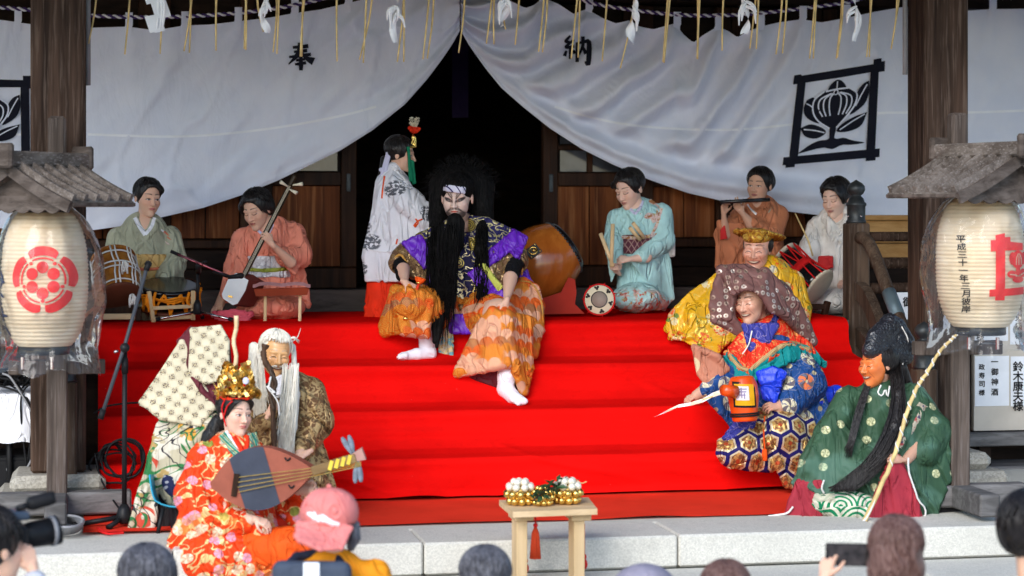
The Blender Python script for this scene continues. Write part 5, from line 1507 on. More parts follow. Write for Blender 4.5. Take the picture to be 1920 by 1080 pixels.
def f_old(c): c.lay(c.scroll(17, .055), (0.42, 0.28, 0.13), .35); c.lay(c.scroll(34, .05, 2.0), (0.36, 0.24, 0.11), .3); c.lay(((c.v * 9.0 + c.u * 4).fr()).lt(.12), (0.05, 0.035, 0.02), a=.6)
mk('brown_damask_robe', (0.13, 0.066, 0.03), f_old, rough=.5); mk('olive_cloth', (0.13, 0.14, 0.06))
def f_lute(c):
    c.lay(c.scroll(17, .035), (0.72, 0.48, 0.2), .3); m, d, a = c.dots(17, .33, .7, .9); c.lay(m * a.lt(.35), (0.70, 0.30, 0.42)); c.lay(m * a.gt(.35) * a.lt(.75), (0.74, 0.60, 0.42), .25); c.lay(m * c.swirl(17, .3, .9, 5.0, 20.0), (0.72, 0.22, 0.10), a=.6); m2, d2, a2 = c.dots(9, .16, .3, 1, .02, 4.0); c.lay(m2, (0.24, 0.26, 0.05)); c.lay(c.blot(9, .57, .62, 3.0), (0.72, 0.36, 0.08), .2, .4)
mk('vermilion_brocade', (0.72, 0.05, 0.008), f_lute, rough=.42, crease=.35)
def f_tealcol(c): X = (c.u * 55.0 + c.v * 12).fr(); c.lay(X.lt(.22), (0.50, 0.40, 0.2), .3); c.lay((X - .5).ab().lt(.06), (0.6, 0.55, 0.4))
mk('teal_stripe_collar', (0.012, 0.22, 0.155), f_tealcol); mk('orange_skirt', (0.78, 0.09, 0.01), None, rough=.6)
M['gold'] = plain('polished_gold', (0.78, 0.52, 0.14), 0.25, 1.0, 0.15, 40); M['goldfoil'] = plain('gold_foil', (0.72, 0.5, 0.16), 0.3, 1.0, 0.3, 30, 0.3)
M['ivory'] = plain('ivory', (0.72, 0.66, 0.5), 0.4); M['lacquer'] = plain('black_lacquer', (0.008, 0.008, 0.009), 0.15, 0, 0.1); M['redcord'] = cloth('red_cord', (0.62, 0.015, 0.015)); M['orangecord'] = cloth('orange_cord', (0.74, 0.22, 0.01))
M['sock'] = cloth('white_tabi_cotton', (0.80, 0.79, 0.84), 0.85, 0.04)
# ------------------------------------------------------------------ the musicians at the back of the stage
def kimono_collar(f, S, pts_inner, pts_outer, inner, outer, wi=7, wo=11):
    for p in pts_inner: f.band('under_collar', S, p, wi, inner, 1.0, 1.8, 14)
    for p in pts_outer: f.band('collar', S, p, wo, outer, 1.5, 2.2, 20)

# drummer in sage green
f = person('p', 'kneeling woman in a sage green kimono and gold obi behind the drums at the left', 10.8, 270, 600, 'kneeling musicians'); f.cx = 270
H = Head(f, (277, 371, -10), 70, 24, 8, 3)
S = Soft(2.3, 12); S.cap((270, 442, 0), (272, 560, 0), 50, 48, sq=.75).cap((271, 420, 2), (271, 445, 0), 21, 36, sq=.8)
S.chain([(224, 446, 6, 23), (318, 446, 6, 24)]).chain([(320, 448, 4, 25), (327, 490, -6, 26), (308, 520, -40, 20)]).chain([(222, 448, 4, 25), (212, 490, -8, 26), (235, 525, -40, 20)])
S.sheet([(318, 470, -4), (340, 500, -8), (342, 526, -14), (300, 528, -44), (306, 500, -30)], 6).sheet([(222, 470, -4), (198, 500, -8), (200, 560, -14), (240, 565, -44)], 6)
S.ell((272, 575, -45), (78, 70, 40)).fold(2.6, 20, (.25, 1, 0), 8, True, 1.3)
S.cap((272, 400, -46), (272, 438, -46), 15, 1.5, 3, True, 2.2)
S.shrink = 4.0; f.soft('kimono', S, C_['sage_silk'])
kimono_collar(f, S, [[(252, 408), (262, 425), (272, 441)], [(291, 408), (284, 425), (274, 441)]], [[(246, 411), (256, 432), (285, 470)], [(296, 410), (288, 432), (252, 470)]], C_['white_silk'], C_['sage_silk'], 12, 13)
O = obi(f, 'obi', 273, 477, 532, 46, C_['gold_obi'], -3)
f.band('obi_cord', O, [(236, 502), (275, 505), (312, 502)], 7, C_['coral_cord'])
for (x, y, r, c) in ((312, 437, 5, 'coral_cord'), (317, 446, 4, 'coral_cord'), (306, 433, 4, 'white_silk'), (314, 455, 4, 'blush_floral'), (320, 436, 3.5, 'black_knit')):
    f.band('embroidery', S, [(x - r, y - r * .6), (x, y + 1), (x + r, y + r)], [r, r * 1.7, r], C_[c], .6, .8, 7, m=3)
body(f, H, [(271, 428, -8, 28), (271, 480, 0, 36), (272, 560, 0, 34)], [[(228, 448, 4, 16), (216, 495, -4, 13), (245, 540, -50, 10)], [(315, 448, 4, 16), (325, 495, -4, 13), (300, 540, -50, 10)]],
     hands=[dict(wrist=(245, 542, -50), D=(20, 12, -10), N=(0, -1, -.3), L=40, curl=.2, thumb=1), dict(wrist=(300, 542, -50), D=(-20, 12, -10), N=(0, -1, -.3), L=40, curl=.2, thumb=-1)], paint=dict(eye=0.6, lip=(.5, .16, .14)))
H.hair(extra=(((0, .30, .12), (.30, .26, .30)), ((0, .02, .36), (.30, .36, .17)), ((.2, -.2, .25), (.16, .14, .14))), vol=1.0)

# shamisen player in coral
f = person('p', 'kneeling woman in a coral kimono and silver obi, head bowed over a long necked lute', 10.85, 512, 600, 'kneeling musicians'); f.cx = 510
H = Head(f, (482, 393, -22), 72, -34, 22, -5)
S = Soft(2.3, 12); S.cap((505, 445, 0), (502, 560, 0), 47, 46, sq=.78).cap((497, 425, -4), (500, 448, 0), 20, 34, sq=.8)
S.chain([(458, 447, 4, 22), (548, 437, 6, 23)]).chain([(550, 440, 4, 25), (562, 478, -10, 26), (535, 482, -50, 19), (514, 462, -70, 13)]).chain([(455, 450, 2, 25), (443, 500, -22, 25), (424, 555, -60, 17)])
S.sheet([(556, 470, -10), (572, 480, -12), (553, 513, -42), (525, 490, -55)], 6).sheet([(548, 450, 20), (573, 540, 10), (576, 572, 5), (540, 585, 0), (520, 520, 10)], 9).sheet([(445, 480, -15), (430, 515, -25), (432, 545, -50), (460, 520, -30)], 7)
S.ell((515, 575, -45), (60, 62, 30)).ell((480, 582, -50), (40, 45, 20)).fold(2.6, 19, (.2, 1, 0), 8, True, 4.1)
S.cap((493, 420, -46), (497, 442, -46), 13, 1.5, 3, True, 2.0)
S.shrink = 4.0; f.soft('kimono', S, C_['coral_silk'])
kimono_collar(f, S, [[(478, 426), (488, 436), (496, 444)], [(512, 420), (506, 432), (498, 444)]], [[(472, 428), (484, 446), (506, 474)], [(518, 420), (512, 440), (488, 474)]], C_['lavender_silk'], C_['coral_silk'], 8, 13)
O = obi(f, 'obi', 500, 480, 520, 45, C_['silver_obi'], -3)
f.band('obi_cord', O, [(462, 505), (500, 507), (540, 504)], 8, C_['lime_cord'])
body(f, H, [(498, 428, -8, 26), (504, 480, 0, 34), (503, 560, 0, 32)], [[(545, 440, 4, 15), (560, 482, -14, 13)], [(458, 450, 2, 15), (440, 505, -28, 12), (410, 575, -70, 9)]],
     hands=[dict(wrist=(510, 458, -104), D=(-14, -20, -8), N=(.6, -.2, -.8), L=36, curl=(.5, .6, .7, .8), thumb=1, elbow=(545, 492, -60, 11)), dict(wrist=(417, 568, -66), D=(-22, 16, -8), N=(-.2, -1, -.3), L=36, curl=.3, thumb=-1)], paint=dict(eye=0.0, lip=(.42, .15, .13)))
H.hair(extra=(((0, .33, .08), (.30, .26, .28)), ((0, .0, .36), (.30, .34, .14)), ((-.25, -.22, .14), (.12, .14, .2)), ((.2, .2, .0), (.2, .25, .22))), vol=1.05)

# shrine maiden in profile
f = person('p', 'shrine maiden in white patterned over-robe and scarlet skirt seen from the side, gold crown', 10.95, 735, 598); f.cx = 735
H = Head(f, (752, 290, 0), 62, 78, 6)
S = Soft(2.1, 9); S.cap((736, 350, 0), (722, 500, 0), 33, 40, sq=.85).cap((740, 318, 0), (738, 350, 0), 16, 30)
S.chain([(745, 345, -18, 20), (765, 380, -40, 24), (795, 415, -50, 18)]).chain([(745, 345, 22, 18), (775, 395, 25, 18)])
S.sheet([(760, 345, -30), (790, 372, -45), (818, 408, -52), (800, 440, -55), (755, 455, -50), (738, 470, -42), (735, 400, -36)], 6)
S.sheet([(718, 350, -10), (700, 420, -12), (687, 482, -14), (693, 524, -16), (745, 527, -40), (748, 470, -40), (745, 360, -30)], 8)
S.box((720, 628, 0), (120, 120, 100), 1, None, 2, True).fold(2.2, 22, (.1, 1, 0), 9, True, 7.7)
f.soft('white_robe', S, C_['crane_white_robe'])
S2 = Soft(2.2, 8); S2.cap((718, 510, 0), (716, 600, -4), 28, 34, sq=.8).cap((735, 530, -4), (738, 596, -20), 24, 30); S2.fold(3.0, 13, (0, 1, 0), 9, True, 2.2); S2.box((725, 668, 0), (100, 100, 66), 1, None, 1, True)
f.soft('skirt', S2, C_['scarlet'])
for l in ([(721, 330), (718, 350), (716, 372)], [(745, 448), (743, 458)], [(776, 424), (783, 415), (792, 411)], [(779, 410), (784, 418), (777, 426)]):
    f.band('red_cord', S, l, 4, C_['orange_red_cord'], .8, 1.4, 10)
f.band('collar', S, [(733, 312), (742, 318), (757, 330), (766, 345)], 8, C_['white_silk'])
f.band('waist_seam', S, [(690, 468), (715, 472), (745, 471)], 3, C_['white_silk'])
body(f, H, [(742, 325, 0, 15), (736, 380, 0, 24), (722, 560, 0, 24)], [[(745, 345, -18, 12), (768, 385, -38, 9), (792, 415, -48, 8)]], hands=[dict(wrist=(790, 414, -48), D=(18, 10, 6), N=(0, -1, -.4), L=30, curl=.5)], paint=dict(eye=0.6, lip=(.5, .15, .12)))
H.hair(extra=(((0, .1, .22), (.36, .45, .38)),), vol=1.02)
f.soft('hair_tail', Soft(1.6, 4).chain([(723, 300, 6, 9), (715, 340, 4, 9), (710, 385, 2, 7), (708, 396, 2, 3)]).fold(1.2, 5, (0, 1, 0), 8), M['hair'])
f.soft('hair_ribbon', Soft(1.3, 2).sheet([(726, 283, -8), (732, 290, -10), (724, 322, -10), (716, 320, -8)], 1.6).sheet([(722, 300, -10), (716, 335, -12), (712, 333, -10)], 1.4).ell((714, 318, -10), (4, 3, 4)), C_['lavender_silk'])
cr = f.soft('crown', Soft(1.0, 1.5).chain([(756, 277, -18, 2.2), (768, 276, -14, 2.2), (779, 275, -4, 2.2), (779, 275, 8, 2.2)]).sheet([(769, 274, -8), (780, 274, -4), (779, 258, -4), (774, 252, -5)], 1.3).cap((771, 270, -9), (777, 256, -7), 1.4).cap((779, 272, -6), (774, 256, -7), 1.4), M['gold'])
f.soft('red_flower', Soft(1.2, 1).ell((777, 244, -4), (9, 8, 6)).ell((770, 240, -4), (5, 5, 4)).ell((784, 242, -4), (5, 5, 4)).fold(1.5, 4, (1, 1, 0), 1), C_['scarlet'], parent=cr)
b = MB(); rs = random.Random(5)
for k in range(34):
    a = rs.uniform(-1, 1); hgt = rs.uniform(6, 20); p = f.w((777 + a * 9, 240 - hgt, -4 + rs.uniform(-6, 6)))
    b.sphere(p, rs.uniform(.0025, .0045), 6, 4); b.tube([f.w((777 + a * 3, 242, -4)), p], .0008, 4)
b.build('gold_sprigs', M['ivory'], cr, True)
f.soft('green_ribbon', Soft(1.2, 1.5).sheet([(764, 276, -20), (767, 276, -20), (773, 338, -20), (768, 340, -20)], 1.5).sheet([(768, 300, -18), (775, 302, -16), (779, 343, -16), (774, 345, -18)], 1.6), C_['green_ribbon'], parent=cr)

# drummer in aqua
f = person('p', 'kneeling woman in a pale aqua kimono with pink flowered hem, holding two drumsticks', 11.35, 1195, 586, 'kneeling musicians'); f.cx = 1195
H = Head(f, (1180, 355, -14), 71, -38, 20, -4)
S = Soft(2.2, 11); S.cap((1200, 410, 0), (1198, 540, 0), 44, 46, sq=.8).cap((1194, 388, 0), (1198, 412, 0), 19, 34, sq=.8)
S.chain([(1160, 410, 0, 22), (1238, 402, 6, 23)]).chain([(1240, 405, 4, 25), (1243, 450, -8, 26), (1205, 480, -46, 17)]).chain([(1157, 412, 0, 23), (1150, 450, -20, 22), (1158, 490, -50, 15)])
S.sheet([(1240, 440, 0), (1256, 490, 0), (1262, 560, 5), (1245, 580, 0), (1215, 530, -25), (1180, 486, -55), (1205, 470, -45)], 6).sheet([(1150, 440, -20), (1137, 470, -30), (1146, 528, -40), (1160, 500, -45)], 5)
S.ell((1195, 558, -40), (50, 58, 32)).ell((1170, 566, -52), (28, 40, 20)).ell((1232, 565, -20), (26, 40, 22)).fold(2.4, 20, (.1, 1, 0), 8, True, 9.3)
S.cap((1190, 380, -46), (1190, 401, -46), 12, 1.5, 3, True, 2.0)
S.shrink = 4.0; f.soft('kimono', S, C_['aqua_silk'])
kimono_collar(f, S, [[(1176, 386), (1184, 394), (1190, 400)], [(1206, 376), (1200, 390), (1190, 402)]], [[(1172, 390), (1182, 404), (1200, 425)], [(1214, 376), (1210, 396), (1186, 425)]], C_['lavender_silk'], C_['aqua_silk'], 7, 11)
f.band('flowered_panel', S, [(1212, 378), (1222, 395), (1232, 415)], [20, 34, 30], C_['blush_floral'], .6, .6, 14); f.band('flowered_panel', S, [(1200, 402), (1212, 404), (1228, 405)], [6, 14, 16], C_['blush_floral'], 1.2, .6, 12)
f.band('flowered_panel', S, [(1240, 390), (1232, 420), (1222, 440)], [8, 9, 6], C_['blush_floral'], 1.0, .6, 12)
O = obi(f, 'obi', 1197, 441, 476, 42, C_['plum_obi'], -4)
f.band('obi_sash', O, [(1158, 444), (1195, 446), (1234, 440)], 7, C_['blush_floral'])
f.soft('obi_bow', Soft(2, 3).box((1258, 460, 18), (8, 14, 22), 4), C_['cream_silk'])
for (a, b_) in (((1181, 427), (1200, 450)), ((1187, 418), (1208, 446))):
    f.tube('bamboo_flute', [(a[0], a[1], -62), (b_[0], b_[1], -44)], 3.6, M['palez'], 10)
body(f, H, [(1192, 394, -8, 25), (1200, 440, 0, 32), (1198, 540, 0, 30)], [[(1235, 406, 4, 15), (1240, 450, -8, 13), (1200, 482, -48, 10)], [(1160, 412, 0, 15), (1150, 455, -22, 12), (1158, 500, -54, 9)]],
     hands=[dict(wrist=(1180, 486, -62), D=(-26, 2, -8), N=(.1, -.7, -.7), L=34, curl=.85, thumb=1, elbow=(1212, 482, -44, 11)), dict(wrist=(1160, 512, -58), D=(-8, -8, -14), N=(-.5, .3, -.8), L=32, curl=.8, thumb=-1)], skin=PALE, paint=dict(eye=0.0, lip=(.5, .2, .17)))
H.hair(extra=(((0, .28, .16), (.30, .28, .28)), ((-.1, -.3, .22), (.22, .10, .16)), ((0, .0, .32), (.31, .36, .18))), vol=1.03)

# flute player
f = person('p', 'woman in a cinnamon orange kimono playing a dark side flute before the right curtain', 11.55, 1415, 586); f.cx = 1415
H = Head(f, (1424, 348, -10), 66, -24, 2, 2)
S = Soft(2.4, 11); S.cap((1425, 405, 0), (1425, 560, 0), 45, 52, sq=.8).cap((1426, 382, 2), (1425, 405, 0), 18, 34, sq=.8)
S.chain([(1385, 408, 0, 20), (1458, 402, 6, 21)]).chain([(1385, 410, 0, 22), (1362, 440, -25, 20), (1352, 425, -45, 13)]).chain([(1460, 405, 4, 22), (1450, 440, -20, 22), (1412, 418, -50, 15)])
S.sheet([(1350, 420, -45), (1342, 440, -40), (1345, 500, -34), (1368, 498, -30), (1400, 440, -40), (1390, 420, -45)], 7).sheet([(1400, 430, -40), (1375, 500, -25), (1420, 500, -10), (1430, 440, -30)], 7)
S.ell((1415, 565, -30), (55, 58, 26)).fold(2.4, 20, (.15, 1, 0), 8, True, 3.9)
S.cap((1419, 378, -46), (1417, 402, -46), 12, 1.5, 3, True, 2.0)
S.shrink = 4.0; f.soft('kimono', S, C_['cinnamon_silk'])
kimono_collar(f, S, [[(1400, 384), (1410, 395), (1418, 402)]], [[(1398, 386), (1408, 400), (1430, 425)], [(1442, 378), (1436, 396), (1412, 425)]], C_['white_silk'], C_['cinnamon_silk'], 6, 11)
f.band('embroidery', S, [(1432, 402), (1442, 396), (1448, 388)], [3, 6, 2], C_['sage_silk'], .8, .6, 8, m=3)
f.soft('red_lining', Soft(1.4, 2).sheet([(1352, 432, -58), (1358, 424, -58), (1362, 446, -54), (1352, 448, -54)], 1.8), C_['red_lining'])
body(f, H, [(1421, 390, -8, 23), (1425, 440, 0, 32), (1425, 560, 0, 34)], [[(1390, 410, 0, 14), (1368, 445, -28, 11)], [(1455, 406, 4, 14), (1445, 445, -25, 11)]],
     hands=[dict(wrist=(1357, 400, -58), D=(2, -20, -6), N=(-.4, 0, .8), L=30, curl=.55, thumb=-1, elbow=(1360, 440, -40, 11)), dict(wrist=(1391, 398, -62), D=(-14, -20, -4), N=(-.3, .1, -.9), L=33, curl=(.25, .35, .5, .6), thumb=1, tcurl=-.3, elbow=(1408, 420, -50, 11))], skin=(.55, .32, .22), paint=dict(eye=1, lip=(.36, .13, .11)))
H.hair(extra=(((0, .2, .24), (.32, .32, .28)), ((.1, .28, .1), (.26, .2, .26))), vol=1.0)

# drummer in white
f = person('p', 'woman in a plain cream white kimono kneeling behind the bronze finial of the railing', 11.5, 1570, 586, 'kneeling musicians'); f.cx = 1570
H = Head(f, (1567, 372, -12), 72, -30, 14, -3)
S = Soft(2.4, 12); S.cap((1575, 430, 0), (1570, 560, 0), 50, 52, sq=.8).cap((1572, 405, 2), (1574, 430, 0), 20, 36, sq=.8)
S.chain([(1535, 428, 0, 23), (1612, 428, 6, 24)]).chain([(1532, 430, 0, 25), (1522, 465, -20, 24), (1508, 485, -45, 18)]).chain([(1614, 430, 4, 25), (1622, 480, -10, 24), (1600, 520, -40, 18)])
S.sheet([(1530, 440, -10), (1500, 474, -42), (1502, 500, -46), (1550, 500, -30)], 7).sheet([(1618, 440, 0), (1634, 490, -8), (1625, 540, -20), (1590, 540, -30)], 6)
S.ell((1560, 565, -40), (50, 60, 30)).fold(3.0, 20, (.25, 1, 0), 8, True, 6.1)
S.cap((1568, 402, -46), (1572, 430, -46), 15, 1.5, 3, True, 2.0)
S.shrink = 4.0; f.soft('kimono', S, C_['cream_silk'])
kimono_collar(f, S, [], [[(1548, 408), (1556, 425), (1580, 455)], [(1594, 404), (1588, 425), (1562, 455)]], C_['white_silk'], C_['cream_silk'], 6, 12)
f.soft('red_sash', Soft(1.6, 2).box((1548, 492, -52), (14, 5, 12), 3).fold(1, 8), C_['redlin'] if 'redlin' in C_ else C_['red_lining'])
body(f, H, [(1571, 414, -8, 25), (1574, 460, 0, 34), (1570, 560, 0, 34)], [[(1538, 430, 0, 15), (1524, 470, -24, 12), (1508, 492, -52, 9)], [(1610, 430, 4, 15), (1620, 485, -14, 12), (1590, 525, -48, 9)]],
     hands=[dict(wrist=(1506, 490, -54), D=(-14, 12, -8), N=(-.3, -1, -.2), L=32, curl=.5, thumb=-1), dict(wrist=(1592, 524, -48), D=(-20, 8, -8), N=(0, -1, -.2), L=32, curl=.5, thumb=1)], skin=PALE, paint=dict(eye=0.0, lip=(.45, .18, .15)))
H.hair(extra=(((0, .28, .12), (.32, .28, .30)), ((0, -.05, .34), (.32, .36, .16)), ((.22, -.1, .12), (.16, .28, .26))), vol=1.04)

# ------------------------------------------------------------------ the seated long bearded actor on the stair
f = person('p', 'seated actor with white painted face, black wig, long black beard and orange wave brocade trousers', 10.6, 870, 640); f.cx = 870
H = Head(f, (857, 371, -52), 86, -10, 8, 0)
def mk_up(put, sg, x, y, z, ax, fr):
    put(sg(np.hypot(x / .33, (z + .02) / .46) - 1, .2) * (y < .02), (.62, .46, .39))
    for o, w in ((0, .026), (.055, .022), (.11, .018)):       # brows sweeping up
        put(sg(np.abs(z - (.055 + o) - (1.15 + o * 4) * (ax - .06)) - w, .02) * (ax > .035) * (ax < .235 - o * .6) * fr, (.03, .014, .012), .85)
    put(sg(np.hypot((ax - .13) / .105, (z - .005 - .35 * (ax - .13)) / .042) - 1, .35) * fr, (.015, .009, .01), .95)
    put(sg(np.abs(z - .0) - .006, .01) * (ax > .10) * (ax < .155) * fr, (.4, .36, .34), .7)
    put(sg(np.hypot(x / .085, (z + .247) / .02) - 1, .4) * fr, (.42, .07, .05))
    put(sg(np.abs(ax - .10 - (-.19 - z) * 1.0) - .02, .03) * (z < -.17) * (z > -.30) * fr, (.05, .03, .03), .8)
    put(sg(np.hypot((ax - .15) / .09, (z + .33) / .09) - 1, .8) * fr, (.03, .02, .02), .9); put(sg(np.abs(z + .185 + .3 * ax) - .016, .025) * (ax > .015) * (ax < .15) * fr, (.03, .02, .02), .85); put(sg(np.abs(ax - .075) - .012, .02) * (z > -.16) * (z < .02) * fr, (.30, .14, .11), .5)
    put(sg(np.hypot(x / .018, (z + .35) / .07) - 1, .6) * fr, (.5, .1, .06), .8)
    put(sg(np.abs(x) - .006, .012) * (z > .06) * (z < .16) * fr, (.2, .1, .09), .6)
body(f, H, [(864, 425, -20, 28), (868, 480, 0, 42), (868, 600, -5, 46)], [[(810, 452, -10, 20), (752, 488, -36, 14)], [(925, 448, -8, 20), (968, 488, -36, 14)], [(845, 590, -30, 36), (775, 570, -135, 28), (796, 612, -118, 10)], [(895, 592, -30, 36), (935, 590, -155, 30), (956, 660, -176, 10)]],
     hands=[dict(wrist=(760, 530, -150), D=(17, 11, -5), N=(.2, -.75, -.6), L=42, curl=(.4, .5, .55, .6), thumb=1, elbow=(756, 505, -90, 13)), dict(wrist=(949, 566, -175), D=(-7, 24, -6), N=(.5, -.2, -.8), L=42, curl=(.7, .75, .8, .85), thumb=1, elbow=(957, 522, -110, 14))], skin=(.62, .38, .28), paint=dict(makeup=mk_up, eye=0.6, lip=(.42, .07, .05)))
S = Soft(2.3, 10); S.cap((866, 445, 0), (868, 600, 0), 50, 56, sq=.72).cap((866, 420, -8), (866, 448, 0), 24, 44, sq=.8).chain([(815, 450, 0, 22), (920, 447, 2, 22)]).ell((868, 600, -20), (60, 45, 26)).fold(1.6, 18, (0, 1, 0), 4)
f.soft('robe', S, C_['navy_gold_brocade'])
A = Soft(2.0, 3); A.sheet([(838, 440, -62), (890, 440, -62), (890, 600, -66), (842, 600, -66)], 4).fold(1.6, 16, (0, 1, 0), 6, True, 2.0)
f.soft('apron', A, C_['navy_gold_brocade'])
A = Soft(2.0, 3); A.sheet([(842, 592, -92), (892, 592, -94), (905, 610, -96), (893, 624, -98), (846, 622, -98)], 4).sheet([(890, 590, -94), (930, 582, -112), (925, 600, -118), (894, 622, -100)], 4).fold(2.6, 9, (0, 1, 0), 6, True, 2.0)
f.soft('purple_skirt', A, C_['purple_satin'])
# shoulder wings
Wn = Soft(2.0, 5); Wn.sheet([(842, 416, -40), (816, 426, -46), (785, 444, -56), (765, 456, -58), (805, 474, -72), (828, 480, -76), (846, 450, -64)], 5).sheet([(884, 410, -40), (914, 411, -42), (963, 436, -48), (940, 462, -64), (906, 486, -78), (890, 490, -80), (884, 450, -66)], 5).fold(1.5, 22, (1, .4, 0), 4)
f.soft('shoulder_wing', Wn, C_['shoulder_brocade'])
Pt = Soft(1.9, 4); Pt.sheet([(785, 444, -60), (758, 456, -62), (796, 500, -82), (808, 472, -78)], 4.5).sheet([(963, 434, -52), (986, 446, -50), (970, 483, -66), (958, 470, -66)], 4.5).sheet([(963, 436, -54), (967, 460, -64), (910, 500, -86), (903, 485, -82)], 4.5).fold(2.2, 13, (.6, .8, 0), 3, True, 6)
f.soft('purple_trim', Pt, C_['purple_satin'])
Pt = Soft(1.9, 4); Pt.sheet([(881, 513, -100), (902, 500, -98), (945, 545, -118), (940, 560, -122), (925, 570, -118)], 4.5).sheet([(940, 540, -60), (985, 508, -20), (995, 530, -24), (960, 556, -60)], 4.5).sheet([(800, 500, -50), (812, 480, -55), (800, 575, -70), (788, 570, -66)], 4.5).fold(2.4, 14, (.7, .7, 0), 3, True, 3)
f.soft('purple_hem', Pt, C_['purple_satin'])
f.soft('inner_trim', Soft(1.8, 3).sheet([(901, 496, -104), (908, 496, -106), (940, 538, -124), (935, 544, -122)], 3), C_['yellowgreen_trim'])
# brown gold sleeves with ochre rims, black undersleeves
Sl = Soft(2.0, 7); Sl.chain([(800, 458, -14, 22), (762, 482, -34, 25), (752, 492, -42, 24)]).sheet([(770, 465, -46), (800, 495, -60), (790, 525, -80), (768, 512, -74)], 7).chain([(930, 456, -14, 22), (960, 480, -34, 26), (966, 490, -42, 25)]).sheet([(950, 465, -46), (918, 500, -76), (938, 545, -92), (952, 512, -80)], 8)
Sl.cap((748, 520, -84), (753, 494, -46), 16, 15, 3, True).cap((966, 530, -90), (968, 496, -46), 17, 16, 3, True).fold(2.6, 15, (.5, 1, 0), 3, True, 1.1)
f.soft('sleeve', Sl, C_['brown_gold_brocade'])
f.tubes('sleeve_rim', [([(733, 497, -50), (742, 482, -60), (752, 478, -66), (762, 492, -72), (768, 515, -78)], [2.2, 2.4, 2.2]), ([(944, 512, -84), (952, 500, -76), (966, 496, -70), (978, 500, -60), (978, 516, -52)], [2.2, 2.4, 2.2])], C_['ochre_trim'])
f.soft('undersleeve', Soft(1.8, 3).chain([(751, 488, -44, 15), (755, 516, -100, 13)]).chain([(967, 488, -44, 17), (957, 524, -110, 14)]).fold(.9, 10, (1, .2, 0), 4), C_['black_knit'])
# trousers
T = Soft(2.2, 8)
T.chain([(845, 588, -25, 46), (790, 578, -110, 42), (768, 572, -140, 34)]).sheet([(742, 545, -120), (718, 612, -100), (722, 622, -110), (760, 620, -165), (797, 626, -150), (806, 560, -150), (775, 545, -165)], 9)
T.chain([(892, 590, -25, 48), (925, 595, -120, 42), (938, 596, -158, 32)]).sheet([(925, 582, -190), (898, 612, -180), (858, 700, -176), (905, 694, -196), (950, 680, -205), (956, 600, -196)], 7).sheet([(950, 590, -190), (950, 680, -203), (966, 690, -198), (982, 734, -180), (992, 690, -160), (992, 600, -140)], 7)
T.sheet([(958, 545, -70), (980, 526, -50), (1004, 540, -45), (1014, 575, -50), (1012, 620, -70), (1000, 664, -110), (970, 660, -130), (950, 600, -130)], 7)
T.fold(3.6, 24, (.12, 1, 0), 9, True, 5.2).fold(1.4, 10, (.5, 1, 0), 3, True, 2)
f.soft('trousers', T, C_['wave_brocade'])
f.soft('trouser_lining', Soft(2, 3).sheet([(862, 700, -165), (948, 682, -185), (955, 732, -165), (938, 730, -160)], 2.5).sheet([(955, 690, -180), (980, 734, -168), (965, 735, -160)], 2.5), C_['wine_lining'])
f.tubes('piping', [([(975, 527, -62), (995, 530, -58), (1010, 550, -58), (1017, 580, -60), (1014, 625, -80), (1002, 664, -118)], [1.6, 1.6])], C_['ochre_trim'])
# white split toe socks
K = Soft(1.6, 5); K.chain([(794, 600, -122, 15), (797, 622, -118, 15), (800, 646, -112, 14), (802, 660, -108, 15)]).chain([(806, 662, -112, 13), (782, 664, -126, 11), (756, 668, -138, 7), (749, 669, -140, 5)]).chain([(760, 667, -143, 6), (750, 669, -147, 5)])
K.chain([(955, 655, -178, 20), (955, 676, -178, 19), (950, 706, -178, 17), (948, 728, -176, 16)]).chain([(948, 730, -176, 16), (962, 744, -196, 13), (978, 752, -212, 8)]).chain([(966, 745, -204, 9), (984, 752, -214, 6)]).chain([(962, 748, -206, 7), (972, 756, -218, 5)]).fold(.9, 9, (1, .3, 0), 4)
f.soft('tabi_sock', K, M['sock'])
f.soft('hanging_sash', Soft(1.8, 2).sheet([(832, 578, -84), (846, 578, -84), (848, 620, -92), (826, 620, -90)], 3).sheet([(824, 618, -92), (848, 618, -94), (848, 676, -100), (823, 676, -98)], 2.5).fold(1.2, 14, (0, 1, 0), 5), C_['pale_gold_sash'])
f.soft('belt', Soft(1.8, 3).chain([(838, 572, -76, 6), (866, 578, -78, 7), (890, 574, -74, 6)]).chain([(842, 588, -78, 5), (880, 590, -80, 5)]).fold(1.4, 9, (1, 0, 0), 4), C_['brown_gold_brocade'])
f.band('collar_band', S, [(889, 416), (890, 440), (880, 466)], [9, 12, 6], C_['brown_gold_brocade'], 10, 2, 12)
# headband, wig, beard
Sb = Soft(1.4, 2); H.e(Sb, (0, -.03, .22), (.325, .385, .30)); Sb.box((857, 318, -45), (80, 80, 30), 1, rotm(0, 0, 8), 1, True); Sb.box((855, 396, -45), (80, 80, 34), 1, rotm(0, 0, 8), 1, True)
f.soft('headband', Sb, C_['striped_headband'])
Wg = Soft(2.2, 12); Wg.ell((866, 352, 8), (60, 46, 50)).chain([(830, 350, 0, 26), (822, 405, -20, 18), (818, 470, -78, 12), (816, 560, -112, 9), (816, 640, -138, 6)]).chain([(902, 350, 0, 26), (904, 405, -16, 20), (901, 470, -84, 10), (901, 560, -104, 8), (900, 608, -112, 3)]).chain([(828, 480, -80, 10), (820, 560, -112, 10), (816, 610, -130, 8)])
H.e(Wg, (0, -.44, -.18), (.41, .47, .455), .04, True); H.e(Wg, (0, .04, .22), (.37, .44, .36), .03); H.e(Wg, (0, -.46, -.16), (.36, .42, .415), .02, True); Wg.fold(1.1, 4.5, (0, 1, 0), 16, False, 3.3)
f.soft('wig', Wg, M['wig'])
rs = random.Random(8); sp = []
